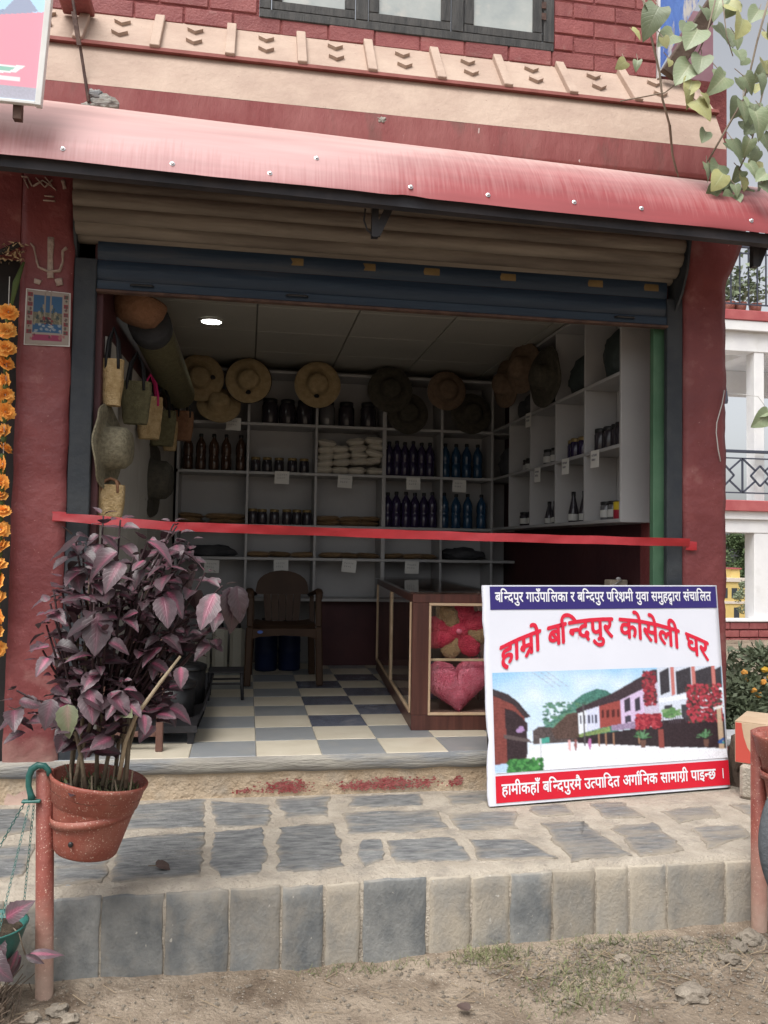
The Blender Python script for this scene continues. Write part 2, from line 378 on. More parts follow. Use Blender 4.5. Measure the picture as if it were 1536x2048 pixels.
M['drum'] = mat('blue_drum_plastic', (.008, .015, .05), (.01, .02, .065), 6, .5, spec=.2)
M['can_white'] = mat('white_can_plastic', (.42, .40, .33), (.46, .44, .37), 6, .5)
M['black_plastic'] = mat('black_plastic', (.012, .012, .013), (.02, .02, .02), 6, .35, spec=.5)
M['grey_tube'] = mat('grey_tube', (.10, .105, .10), None, 6, .5)
M['counter_wood'] = mat('red_brown_laminate', (.062, .022, .017), (.10, .036, .027), 4, .4, .05, 30, stretch=(9, 9, .5), spec=.4)
M['bead'] = mat('pale_wood_bead', (.46, .32, .20), (.54, .39, .26), 8, .55)
M['in_panel'] = mat('counter_inside', (.22, .12, .10), (.26, .15, .12), 5, .6)
M['top_dark'] = mat('dark_glass_top', (.02, .02, .024), None, 5, .12, spec=.6)
M['pink_fur'] = mat('pink_plush', (.92, .19, .29), (.95, .30, .40), 18, .95, .9, 140)
M['red_fur'] = mat('crimson_plush', (.68, .05, .10), (.76, .09, .14), 18, .95, .9, 140)
M['tan_fur'] = mat('tan_plush', (.46, .27, .13), (.54, .33, .17), 18, .95, .9, 140, sheen=.3)
M['purple_fur'] = mat('purple_cloth', (.06, .025, .09), (.08, .03, .11), 10, .9)
M['banner_white'] = mat('banner_white_vinyl', (.70, .72, .80), (.72, .74, .82), 3, .5, spec=.35)
M['banner_navy'] = mat('banner_navy_print', (.035, .025, .16), None, 3, .45)
M['banner_red'] = mat('banner_red_print', (.62, .015, .035), None, 3, .45)
M['print_white'] = mat('banner_white_lettering', (.78, .79, .84), None, 3, .5)
M['print_red'] = mat('banner_red_lettering', (.66, .02, .05), None, 3, .5)
M['print'] = attr_mat('printed_picture', 'Col', .45)
M['poster'] = attr_mat('poster_print', 'Col', .6)
M['rice_paste'] = mat('dried_flour_paste', (.34, .26, .22), (.42, .33, .28), 30, .95, .6, 80)
M['marigold'] = mat('marigold_petals', (.80, .33, .06), (.88, .45, .11), 25, .7, var=.12)
M['marigold_y'] = mat('yellow_marigold', (.75, .45, .05), (.8, .5, .08), 25, .7)
M['sepal'] = mat('green_sepal', (.07, .10, .03), None, 5, .7)
M['tinsel'] = mat('gold_tinsel', (.30, .20, .10), (.42, .32, .2), 30, .4, metal=.4)
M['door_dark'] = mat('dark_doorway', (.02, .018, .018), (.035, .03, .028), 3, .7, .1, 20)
M['cardboard'] = mat('cardboard', (.46, .335, .225), (.51, .385, .265), 6, .85, .1, 60)
M['card_red'] = mat('carton_red_print', (.48, .075, .055), None, 5, .8)
M['card_blue'] = mat('carton_blue_print', (.06, .04, .16), None, 5, .8)
M['nb_white'] = mat('neighbour_white_paint', (.70, .70, .71), (.77, .77, .77), 3, .7, .1, 20, dust=(.48, .47, .45), dscale=1.5, dlo=.58, dhi=.85)
M['nb_red'] = mat('neighbour_red_paint', (.36, .085, .09), (.42, .12, .12), 4, .7)
M['rail'] = mat('railing_steel', (.06, .065, .09), None, 5, .6)
M['blue_wood'] = mat('peeling_blue_paint', (.05, .11, .36), (.08, .17, .45), 6, .7, .4, 20, stretch=(3, 3, .6), dust=(.42, .40, .38), dscale=7, dlo=.56, dhi=.64)
M['strut'] = mat('weathered_strut_wood', (.09, .065, .05), (.15, .11, .085), 6, .8, .4, 30)
M['mauve'] = mat('mauve_wall_paint', (.26, .14, .17), (.31, .18, .21), 4, .75, .2, 20)
M['stem'] = mat('plant_stem', (.13, .10, .07), (.20, .16, .11), 12, .8, .4, 60)
M['stem_dark'] = mat('dark_purple_stem', (.035, .018, .02), None, 12, .7)
M['twig'] = mat('pale_twig', (.34, .27, .18), (.42, .34, .24), 12, .8, .3, 60)
M['vine_stem'] = mat('vine_stem', (.20, .16, .12), (.27, .22, .17), 12, .8)
M['coleus'] = leaf_mat('coleus_leaf', (.086, .055, .064), (.31, .05, .11), (.26, .13, .165), .75, .42, .5, back=(.06, .03, .038))
M['coleus_green'] = leaf_mat('greenish_coleus_leaf', (.17, .19, .11), (.36, .10, .14), (.34, .26, .22), .8, .45, .2, back=(.12, .11, .08))
M['vine_leaf'] = leaf_mat('vine_leaf', (.20, .25, .14), (.25, .29, .17), (.38, .40, .28), .8, .5, .3, back=(.24, .29, .19))
M['vine_yellow'] = leaf_mat('yellowing_vine_leaf', (.36, .36, .15), (.30, .33, .14), (.45, .44, .28), .8, .55, .2, back=(.34, .35, .18))
M['dry_leaf'] = leaf_mat('dry_leaf', (.10, .065, .055), (.14, .09, .08), (.18, .12, .1), .8, .7, .2)
M['foliage'] = mat('tree_foliage', (.055, .085, .035), (.10, .14, .06), .8, .8, var=.1)
M['foliage2'] = mat('shrub_foliage', (.15, .19, .11), (.27, .31, .21), 5, .6)
M['bark'] = mat('tree_bark', (.10, .08, .06), (.15, .12, .09), 4, .9)
M['yellow_house'] = mat('yellow_house_paint', (.62, .46, .16), (.66, .5, .2), 1, .8)
M['pale_trim'] = mat('pale_trim', (.62, .55, .48), None, 1, .8)
M['window_far'] = mat('far_window_glass', (.05, .06, .07), None, 1, .3)
M['lamp_emit'] = mat('led_lamp', (1., 1., .93), None, 1, .5, emit=9.)
M['bulb_emit'] = mat('festoon_bulb', (1., .85, .6), None, 1, .5, emit=6.)
M['router'] = mat('white_plastic', (.66, .66, .66), None, 5, .4)
M['beige'] = mat('beige_plastic', (.50, .42, .33), None, 5, .6)
M['grey_bag'] = mat('grey_fabric', (.085, .095, .105), (.11, .12, .13), 30, .9, .4, 90)
M['terrain'] = M['dirt']
M['glass'] = None
def glass_mat():
    m = bpy.data.materials.new('counter_glass'); m.use_nodes = True
    nt = m.node_tree; N = nt.nodes; K = nt.links
    for n in list(N):
        if n.type != 'OUTPUT_MATERIAL': N.remove(n)
    out = [n for n in N if n.type == 'OUTPUT_MATERIAL'][0]
    tr = N.new('ShaderNodeBsdfTransparent'); tr.inputs[0].default_value = (.96, .975, .965, 1)
    gl = N.new('ShaderNodeBsdfGlossy'); gl.inputs['Roughness'].default_value = .04
    fr = N.new('ShaderNodeFresnel'); fr.inputs['IOR'].default_value = 1.45
    ge = N.new('ShaderNodeNewGeometry'); mu = N.new('ShaderNodeMath'); mu.operation = 'MULTIPLY_ADD'      # outer face reflects, inner face lets through
    K.new(ge.outputs['Backfacing'], mu.inputs[0]); mu.inputs[1].default_value = -1; mu.inputs[2].default_value = 1
    mm_ = N.new('ShaderNodeMath'); mm_.operation = 'MULTIPLY'; K.new(mu.outputs[0], mm_.inputs[0]); K.new(fr.outputs[0], mm_.inputs[1])
    mx = N.new('ShaderNodeMixShader'); K.new(mm_.outputs[0], mx.inputs[0]); K.new(tr.outputs[0], mx.inputs[1]); K.new(gl.outputs[0], mx.inputs[2])
    K.new(mx.outputs[0], out.inputs['Surface']); return m
M['glass'] = glass_mat()

def awning_mat():
    """faded red painted sheet under pale dust, with sky sheen painted in towards the top; streaks where rain has washed the dust off towards the lower edge"""
    m = bpy.data.materials.new('faded_red_awning'); m.use_nodes = True
    nt = m.node_tree; N = nt.nodes; K = nt.links; b = N['Principled BSDF']
    uv = N.new('ShaderNodeUVMap'); s = N.new('ShaderNodeSeparateXYZ'); K.new(uv.outputs[0], s.inputs[0])
    def mth(op, a, c=None, d=None):
        n = N.new('ShaderNodeMath'); n.operation = op
        for i, v in enumerate((a, c, d)):
            if v is None: continue
            if isinstance(v, (int, float)): n.inputs[i].default_value = v
            else: K.new(v, n.inputs[i])
        return n.outputs[0]
    mp = N.new('ShaderNodeMapping'); mp.inputs['Scale'].default_value = (95, 2.5, 1); K.new(uv.outputs[0], mp.inputs[0])
    n1 = N.new('ShaderNodeTexNoise'); n1.inputs['Scale'].default_value = 1.; n1.inputs['Detail'].default_value = 6; K.new(mp.outputs[0], n1.inputs['Vector'])
    mp2 = N.new('ShaderNodeMapping'); mp2.inputs['Scale'].default_value = (2.4, 1.5, 1); K.new(uv.outputs[0], mp2.inputs[0])
    n2 = N.new('ShaderNodeTexNoise'); n2.inputs['Scale'].default_value = 1.; n2.inputs['Detail'].default_value = 4; K.new(mp2.outputs[0], n2.inputs['Vector'])
    # washed zone: v below a line that rises to the right
    mr = N.new('ShaderNodeMapRange'); mr.interpolation_type = 'SMOOTHSTEP'; K.new(s.outputs['X'], mr.inputs[0])
    for i_, v_ in enumerate((.10, 1.0, .03, .52)): mr.inputs[i_ + 1].default_value = v_
    line = mr.outputs[0]
    line = mth('ADD', line, mth('MULTIPLY_ADD', n2.outputs['Fac'], .36, -.16))
    d = mth('SUBTRACT', line, s.outputs['Y'])
    d = mth('ADD', d, mth('MULTIPLY_ADD', n1.outputs['Fac'], .50, -.26))
    w = N_clamp(N, K, mth('MULTIPLY_ADD', d, 1.9, .25))
    x = N.new('ShaderNodeMix'); x.data_type = 'RGBA'; K.new(w, x.inputs['Factor'])
    x2 = N.new('ShaderNodeMix'); x2.data_type = 'RGBA'; K.new(s.outputs['Y'], x2.inputs['Factor'])
    x2.inputs['A'].default_value = (.43, .225, .225, 1); x2.inputs['B'].default_value = (.54, .39, .355, 1)  # paler towards the top: dust plus painted-in sky sheen
    K.new(x2.outputs['Result'], x.inputs['A']); x.inputs['B'].default_value = (.26, .048, .052, 1)
    n3 = N.new('ShaderNodeTexNoise'); n3.inputs['Scale'].default_value = 9.; n3.inputs['Detail'].default_value = 8
    h = N.new('ShaderNodeHueSaturation'); K.new(x.outputs['Result'], h.inputs['Color']); K.new(mth('MULTIPLY_ADD', n3.outputs['Fac'], .6, .70), h.inputs['Value'])
    K.new(h.outputs[0], b.inputs['Base Color']); b.inputs['Roughness'].default_value = .5; b.inputs['Specular IOR Level'].default_value = .4
    return m
M['awning'] = awning_mat()

# ================================================================== LARGE STRUCTURE
# ---- ground
def ground_h(x, y):
    h = .025 + .035 * max(0, min(1, (x - .4) / .9)) * max(0, min(1, (y - 1.6) / 1.0))
    if y > 16: h -= .085 * (y - 16)
    near = max(0, 1 - max(abs(x - .6) - 3, 0) / 3) * (1 if y < 6 else 0)
    h += near * (.018 * noise.noise(Vector((x * 2.3, y * 2.3, 0))) + .012 * noise.noise(Vector((x * 7, y * 7, 3))) + .006 * noise.noise(Vector((x * 22, y * 22, 5))))
    if near and y > 2.55: h += .02 * (y - 2.55) / .35
    return h
def build_ground():
    xs = sorted(set([round(-2.2 + .03 * i, 3) for i in range(171)] + [-400, -150, -60, -25, -12, -7, -4.5, -3, 3.2, 3.8, 5, 7, 10, 16, 30, 70, 160, 400]))
    ys = sorted(set([round(1.4 + .03 * i, 3) for i in range(55)] + [-400, -150, -60, -25, -12, -6, -3, -1, .3, 1., 3.2, 3.6, 4.5, 6, 9, 12, 16, 20, 30, 50, 90, 150, 220, 400]))
    mb = MB(); mb.grid([[(x, y, ground_h(x, y)) for x in xs] for y in ys])
    return struct('ground', mb, M['dirt'], True)
GROUND = build_ground()

# ---- raised stone pavement
def yfront(x): return 2.868 + .016 * x
def build_pavement():
    mb = MB()
    xs = [-3 + .05 * i for i in range(171)]
    rows = []
    for x in xs:
        j = .007 * noise.noise(Vector((x * 5, 1, 0))); k = .006 * noise.noise(Vector((x * 4, 9, 0)))
        yf = yfront(x) + .014
        rows.append([(x, yf + .004, -.15), (x, yf, .12), (x, yf - .002 + j, .285 + k), (x, yf + .010 + j, .308 + k), (x, yf + .035, .318 + k * .6), (x, 3.0, .318 + k * .5), (x, 3.2, .319 + k * .4), (x, 3.5, .32 - k * .4), (x, 3.875, .322)])
    mb.grid(rows)
    st = struct('pavement', mb, M['mortar'], True)
    return st
PAVEMENT = build_pavement()

def slab_top(poly, z, h, seed, jit=.017):
    """irregular flat stone: outline jittered, slightly raised with a worn edge; returns MB in world coords"""
    pts = []
    n = len(poly)
    for i in range(n):
        a, b = Vector(poly[i]), Vector(poly[(i + 1) % n]); L = (b - a).length; k = max(2, int(L / .028))
        for j in range(k):
            p = a.lerp(b, j / k)
            p = p + Vector((noise.noise(Vector((p.x * 30, p.y * 30, seed))), noise.noise(Vector((p.x * 30, p.y * 30, seed + 50))))) * jit
            p = p + Vector((noise.noise(Vector((p.x * 9, p.y * 9, seed))), noise.noise(Vector((p.x * 9, p.y * 9, seed + 50))))) * jit
            pts.append(p)
    c = sum(pts, Vector((0, 0))) / len(pts); pts = [c + (p - c) * 1.05 for p in pts]
    rings = [(1.0, -.012), (1.0, h * .35), (.955, h * .85), (.80, h), (.45, h)]
    vs = []; fs = []; k = len(pts)
    for sc, hz in rings:
        for p in pts:
            q = c + (p - c) * sc
            vs.append((q.x, q.y, z + hz + (.0035 * noise.noise(Vector((q.x * 14, q.y * 22, seed))) if sc < .99 else 0)))
    for i in range(len(rings) - 1):
        for j in range(k): fs.append((i * k + j, i * k + (j + 1) % k, (i + 1) * k + (j + 1) % k, (i + 1) * k + j))
    o = (len(rings) - 1) * k; vs.append((c.x, c.y, z + h)); fs += [(o + j, o + (j + 1) % k, len(vs) - 1) for j in range(k)]
    mb = MB(); mb.add(vs, fs); mb.uv = [(r_, 0.) for r_ in (1., 1., .62, .12, 0.) for p in pts] + [(0., 0.)]; return mb
PAVE = [
 ([(-0.461, 3.782), (-0.165, 3.851), (-0.151, 3.624), (-0.167, 3.478), (-0.456, 3.48)], -.05),
 ([(-0.134, 3.802), (0.116, 3.737), (0.104, 3.462), (-0.094, 3.469)], -.05),
 ([(0.172, 3.82), (0.393, 3.825), (0.361, 3.566), (0.182, 3.542)], .0),
 ([(0.492, 3.82), (0.823, 3.82), (0.79, 3.655), (0.48, 3.66)], .0),
 ([(0.443, 3.59), (0.835, 3.58), (0.829, 3.348), (0.692, 3.317), (0.431, 3.332)], .05),
 ([(-0.444, 3.37), (-0.147, 3.40), (-0.134, 2.977), (-0.418, 2.966)], -.12),
 ([(-0.100, 3.397), (0.093, 3.432), (0.097, 3.145), (0.066, 2.975), (-0.06, 2.958), (-0.095, 3.069)], -.2),
 ([(0.156, 3.425), (0.375, 3.448), (0.363, 3.012), (0.286, 2.984), (0.144, 2.99)], -.15),
 ([(0.47, 3.237), (0.538, 3.245), (0.516, 3.045), (0.443, 3.008), (0.424, 3.081)], -.1),
 ([(0.576, 3.226), (0.824, 3.241), (0.835, 3.008), (0.563, 3.014)], -.12),
 ([(-0.675, 3.237), (-0.474, 3.239), (-0.455, 2.96), (-0.611, 2.946)], .05),
 ([(-0.788, 3.8), (-0.512, 3.762), (-0.499, 3.531), (-0.725, 3.511)], .0),
 ([(-0.712, 3.449), (-0.48, 3.437), (-0.47, 3.279), (-0.679, 3.277)], .0),
 ([(0.932, 3.82), (1.165, 3.82), (1.111, 3.66), (0.93, 3.636)], .15),
 ([(0.881, 3.525), (1.181, 3.524), (1.122, 3.313), (0.880, 3.30)], .1),
 ([(0.884, 3.202), (1.105, 3.175), (1.153, 2.991), (0.88, 3.001)], .0),
 ([(1.251, 3.358), (1.425, 3.369), (1.452, 2.98), (1.211, 2.949)], .12),
 ([(1.267, 3.582), (1.441, 3.597), (1.421, 3.464), (1.264, 3.45)], .22),
 ([(1.561, 3.584), (1.719, 3.602), (1.711, 3.399), (1.54, 3.387)], .25),
 ([(1.508, 3.269), (1.717, 3.305), (1.679, 3.003), (1.486, 2.952)], .18),
 ([(1.838, 3.451), (2.091, 3.491), (2.047, 3.362), (1.819, 3.31)], .3),
 ([(1.854, 3.239), (2.065, 3.245), (2.048, 3.12), (1.805, 3.014)], .25),
 ([(-0.983, 3.32), (-0.776, 3.347), (-0.725, 3.049), (-0.878, 2.978)], .0),
 ([(-1.179, 3.78), (-0.935, 3.80), (-0.811, 3.518), (-1.009, 3.401)], .0),
 ([(-1.35, 3.3), (-1.03, 3.33), (-0.95, 2.98), (-1.3, 2.97)], .0),
 ([(1.28, 3.82), (1.62, 3.82), (1.60, 3.67), (1.28, 3.66)], .25),
 ([(2.2, 3.5), (2.5, 3.5), (2.48, 3.2), (2.17, 3.1)], .3)]
for i, (poly, d) in enumerate(PAVE):
    o = part('paving_stone', slab_top(poly, .32, .0045, i * 7.3), M['slate'], PAVEMENT, True); o['dust'] = d + .06
JOINTS = [-1.6, -1.25, -.95, -.74, -.595, -0.443, -0.241, -0.028, 0.143, 0.291, 0.418, 0.654, 0.813, 0.954, 1.114, 1.277, 1.41, 1.563, 1.795, 2.02, 2.3, 2.6]
KD = [.2, .2, .15, .15, .0, -.02, -.05, .12, -.05, .22, -.25, .33, .28, .02, .38, .24, .36, .22, .24, .2, .2]
def kerb_stone(x0, x1, seed):
    """upright slate slab on the pavement's front face"""
    g = rnd(.002, .007); zt = .305 + .006 * noise.noise(Vector((x0 * 3, 4, 1))); zb = -.08
    pts = []
    def j(p, s): return (p[0] + .007 * noise.noise(Vector((p[0] * 20, p[1] * 20, s))), p[1] + .006 * noise.noise(Vector((p[0] * 20, p[1] * 20, s + 9))))
    n = 9
    for i in range(n): pts.append((x0 + g, zb + (zt - zb) * i / (n - 1)))
    for i in range(1, 5): pts.append((x0 + g + (x1 - x0 - 2 * g) * i / 5, zt))
    for i in range(n): pts.append((x1 - g, zt + (zb - zt) * i / (n - 1)))
    pts = [j(p, seed) for p in pts]
    cx = sum(p[0] for p in pts) / len(pts); cz = sum(p[1] for p in pts) / len(pts); k = len(pts); pr = rnd(.003, .009)
    vs = []; fs = []
    for sc, d in ((1, .03), (1, -.3 * pr), (.975, -.8 * pr), (.75, -pr), (.35, -pr)):
        for p in pts:
            x = cx + (p[0] - cx) * sc; z = cz + (p[1] - cz) * sc
            vs.append((x, yfront(x) + .012 + d + (.003 * noise.noise(Vector((x * 16, z * 10, seed))) if d < 0 else 0), z))
    for r in range(4):
        for i in range(k): fs.append((r * k + i, r * k + (i + 1) % k, (r + 1) * k + (i + 1) % k, (r + 1) * k + i))
    vs.append((cx, yfront(cx) + .012 - pr, cz)); fs += [(4 * k + i, 4 * k + (i + 1) % k, len(vs) - 1) for i in range(k)]
    mb = MB(); mb.add(vs, fs); mb.uv = [(r_, 0.) for r_ in (.6, .5, .25, 0., 0.) for p in pts] + [(0., 0.)]; return mb
for i in range(len(JOINTS) - 1):
    o = part('kerb_stone', kerb_stone(JOINTS[i], JOINTS[i + 1], i * 3.1), M['kerb'], PAVEMENT, True); o['dust'] = KD[i] + .10

# ---- step up to the shop and the shop floor
def build_step():
    mb = MB()
    xs = [-1.6 + .04 * i for i in range(98)]
    rows = []
    for x in xs:
        a = .006 * noise.noise(Vector((x * 6, 0, 2))); b = .008 * noise.noise(Vector((x * 3, 0, 7)))
        rows.append([(x, 3.862 - .006 + a, .29), (x, 3.856 + b, .335), (x, 3.850 + a, .40), (x, 3.848 + b, .438 + a)])
    mb.grid(rows)
    st = struct('entrance_step', mb, M['riser'], True)
    nose = MB(); rows = []
    for x in xs:
        a = .005 * noise.noise(Vector((x * 7, 0, 4))); b = .004 * noise.noise(Vector((x * 15, 0, 8)))
        rows.append([(x, 3.862, .435 + a), (x, 3.838 + a, .437 + a), (x, 3.828 + a + b, .452), (x, 3.826 + b, .485), (x, 3.832 + a, .500 + b), (x, 3.850, .5045), (x, 3.875, .5045)])
    nose.grid(rows)
    part('step_nosing', nose, M['concrete'], st, True)
    rg = random.Random(3); mb = MB()
    for (xc, zc, sx_, sz_, n) in ((.20, .365, .055, .014, 330), (.54, .362, .06, .012, 240), (.70, .368, .05, .014, 300), (.84, .366, .03, .010, 120), (1.0, .37, .018, .010, 70), (.02, .352, .03, .006, 40)):
        for k in range(n):
            x, z = rg.gauss(xc, sx_), rg.gauss(zc, sz_)
            if not .338 < z < .41: continue
            r = rg.uniform(.002, .0065); y = 3.8545 - .0045 * (z - .338) / .06 - .0075
            pts = [(x + r * 1.5 * rg.uniform(.5, 1) * math.cos(a_), y, z + r * rg.uniform(.4, 1) * math.sin(a_)) for a_ in (0, 1.1, 2.2, 3.2, 4.2, 5.2)]
            mb.add(pts, [(0, 1, 2, 3, 4, 5)])
    part('paint_remnant', mb, M['old_red'], st, kind='stuff', fix=False)
    return st
STEP = build_step()
def build_floor():
    mb = MB(); mb.box(-.72, 2.3, 3.86, 7.1, .3, .5)
    fl = struct('shop_floor', mb, M['grout'])
    X0, Y0, S = -.835, 3.853, .3
    tm = {}
    for k in ('cream', 'grey', 'navy'):
        b = MB(); b.box(-.1487, .1487, -.1487, .1487, -.004, .006, .002); tm[k] = b.mesh('floor_tile', M['tile_' + k])
    navy = {(4, 2), (5, 3), (4, 4), (5, 5), (4, 6), (6, 4), (5, 7)}
    for r in range(11):
        for c in range(11):
            if c == 0 and r == 99: continue
            k = 'cream' if (r + c) % 2 == 1 else 'grey'
            if (c, r) in navy: k = 'navy'
            link('floor_tile', tm[k], fl, (X0 + S * (c + .5) + rnd(-.0006, .0006), Y0 + S * (r + .5), .5 + rnd(-.0006, .0006)))
    return fl
FLOOR = build_floor()

# ---- the shop building
B = thing('shop_building', 'red painted shop building with cream cornice above an open shop front', 'building', (.7, 5.0, 0))
def rough_prism(poly, y0, y1, seed, amp=.006, step=.06):
    """plastered pillar: outline in x-z extruded along y, uneven surface"""
    mb = MB(); pts = []
    n = len(poly)
    for i in range(n):
        a, b = Vector(poly[i]), Vector(poly[(i + 1) % n]); k = max(1, int((b - a).length / step))
        for j in range(k):
            p = a.lerp(b, j / k); d = (b - a).normalized(); nn = Vector((-d.y, d.x))
            p = p + nn * amp * noise.noise(Vector((p.x * 6, p.y * 6, seed))) + nn * amp * .6 * noise.noise(Vector((p.x * 25, p.y * 25, seed + 3)))
            pts.append((p.x, p.y))
    return mb.prism(pts, 'y', y0, y1)
def pillar_front(x0, x1, z0, z1, y, seed, xr=None):
    mb = MB(); rows = []
    nz_, nx = int((z1 - z0) / .04), 9
    for i in range(nz_ + 1):
        z = z0 + (z1 - z0) * i / nz_; row = []
        e0 = .006 * noise.noise(Vector((0, z * 6, seed))) ; e1 = .008 * noise.noise(Vector((4, z * 7, seed))) + .004 * noise.noise(Vector((4, z * 30, seed)))
        X1 = x1 if xr is None else xr(z)
        for j in range(nx):
            t = j / (nx - 1); x = x0 + e0 + (X1 + e1 - x0 - e0) * t
            yy = y + .008 * noise.noise(Vector((x * 5, z * 4, seed))) + .0055 * noise.noise(Vector((x * 18, z * 16, seed)))
            if j in (0, nx - 1): yy += .010
            row.append((x, yy, z))
        rows.append([(row[0][0] + .002, y + .48, z)] + row + [(row[-1][0] - .002, y + .48, z)])
    return mb.grid(rows)
def right_edge(z):
    if z < 2.84: return 2.392
    return 2.392 + .115 * min(1, (z - 2.84) / .25)
lp = part('pillar', pillar_front(-1.025, -.80, .30, 3.42, 3.85, 3), M['maroon'], B, True, fix=False)
rp = part('pillar', pillar_front(2.163, 2.392, .30, 3.34, 3.85, 8, right_edge), M['maroon'], B, True, fix=False)
# interior shell
mb = MB(); mb.box(-.75, 2.35, 6.93, 7.05, .4, 3.1); part('back_wall', mb, M['wall_white'], B)
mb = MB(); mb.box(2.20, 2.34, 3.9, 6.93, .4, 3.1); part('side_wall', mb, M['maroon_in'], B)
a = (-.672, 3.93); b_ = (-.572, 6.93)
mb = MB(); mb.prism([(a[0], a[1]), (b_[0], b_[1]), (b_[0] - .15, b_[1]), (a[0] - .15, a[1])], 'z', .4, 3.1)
lw = part('side_wall', mb, M['maroon_in'], B)
def wx(y): return a[0] + (b_[0] - a[0]) * (y - a[1]) / (b_[1] - a[1])
yy = 3.96
for w in (.33, .34, .33, .34, .33, .34, .33, .34):
    if yy + w > 6.60: w = 6.60 - yy
    if w < .05: break
    mb = MB(); mb.prism([(wx(yy) + .001, yy + .004), (wx(yy + w) + .001, yy + w - .004), (wx(yy + w) + .011, yy + w - .004), (wx(yy) + .011, yy + .004)], 'z', .52, 2.42)
    part('plank', mb, M['plank'], lw); yy += w
mb = MB(); mb.box(-.75, 2.34, 3.92, 6.93, 2.96, 3.1); cl = part('ceiling', mb, M['wall_white'], B)
cy = [3.93, 4.5, 5.09, 5.68, 6.27, 6.86]; cx = [-.62, .03, .66, 1.28, 1.92, 2.19]
for i in range(len(cx) - 1):
    for j in range(len(cy) - 1):
        mb = MB(); mb.box(cx[i] + .004, cx[i + 1] - .004, cy[j] + .004, cy[j + 1] - .004, 2.93, 2.955, .003); part('ceiling_panel', mb, M['ceil'], cl)
# lintel over the shutter, behind the fascia
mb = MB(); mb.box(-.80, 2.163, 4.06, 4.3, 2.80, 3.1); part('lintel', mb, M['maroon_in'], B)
mb = MB(); mb.box(-1.8, 2.5, 4.02, 4.3, 3.24, 4.0); part('wall_core', mb, M['joint'], B)
# cornice: fascia, cream band, ribbed skirt
def cornice():
    mb = MB(); rows = []
    for i in range(141):
        x = -1.7 + 4.0 * i / 140; n1 = .004 * noise.noise(Vector((x * 5, 0, 0))); n2 = .006 * noise.noise(Vector((x * 9, 3, 0)))
        rows.append([(x, 4.05, 3.33), (x, 3.74, 3.315), (x, 3.705 + n1, 3.31 + n2), (x, 3.70 + n1, 3.33 + n2), (x, 3.70 + n1, 3.40), (x, 3.70, 3.462 + n1 * .6)])
    mb.grid(rows); fc = part('fascia', mb, M['fascia'], B, True)
    # broken corners where rods were fixed
    for (x, z, r) in ((-.66, 3.39, .05), (-.70, 3.42, .03), (.57, 3.435, .02), (-.73, 3.36, .03)):
        m2 = MB(); m2.blob((x, 3.701, z), (r, .004, r * .7), x * 9, .9, 3, 2.6); part('plaster_patch', m2, M['concrete'], fc, True)
    mb = MB(); rows = []
    for i in range(101):
        x = -1.7 + 4.0 * i / 100; n1 = .003 * noise.noise(Vector((x * 5, 0, 4)))
        rows.append([(x, 3.70, 3.463), (x, 3.75 + n1, 3.58), (x, 3.80, 3.69)])
    mb.grid(rows); part('cornice_band', mb, M['cream'], B, True)
    mb = MB(); mb.prism([(3.775, 3.690), (3.785, 3.712), (3.83, 3.73), (3.85, 3.69)], 'x', -1.7, 2.31); part('cornice_lip', mb, M['lip'], B)
    mb = MB(); mb.prism([(3.797, 3.705), (3.995, 3.968), (4.03, 3.96), (4.0, 3.70)], 'x', -1.7, 2.30); sk = part('cornice_skirt', mb, M['cream'], B)
    s = Vector((0, .198, .263)); n = Vector((0, -.263, .198)).normalized()
    for x in (-1.48, -1.14, -.80, -0.466, -0.13, 0.203, 0.535, 0.870, 1.201, 1.535, 1.876, 2.215):
        m2 = MB(); p0 = Vector((x, 3.797, 3.705)) + n * .012 - s * .02; p1 = p0 + s * 1.03
        m2.bar(p0, p1, .044, .030, n, .003); part('rib', m2, M['cream'], sk)
    ch = MB(); L = .052
    ch.add(*chevron(.037, .017, .017)); me = ch.mesh('chevron', M['cream'])
    for k in range(-4, 12):
        xm = -.80 + .334 * k + .167
        if xm > 2.25: break
        for t in (.36, .72):
            p = Vector((xm, 3.797, 3.705)) + s * t + n * .0
            o = link('chevron', me, sk, p - B.location); o.rotation_euler = (math.atan2(.263, .198), 0, 0)
def chevron(a, w=.022, h=.022):
    """a V-shaped raised block in local x-y, standing along +z"""
    P = [(-a, a * .30), (0, -a * .62), (a, a * .30), (a * .88, a * .30 + w * 1.3), (0, -a * .62 + w * 1.5), (-a * .88, a * .30 + w * 1.3)]
    vs = [(x, y, -.004) for x, y in P] + [(x, y, h) for x, y in P]
    fs = [(0, 1, 4, 5), (1, 2, 3, 4), (6, 11, 10, 7), (7, 10, 9, 8)] + [(i, (i + 1) % 6, 6 + (i + 1) % 6, 6 + i) for i in range(6)]
    return vs, fs
cornice()
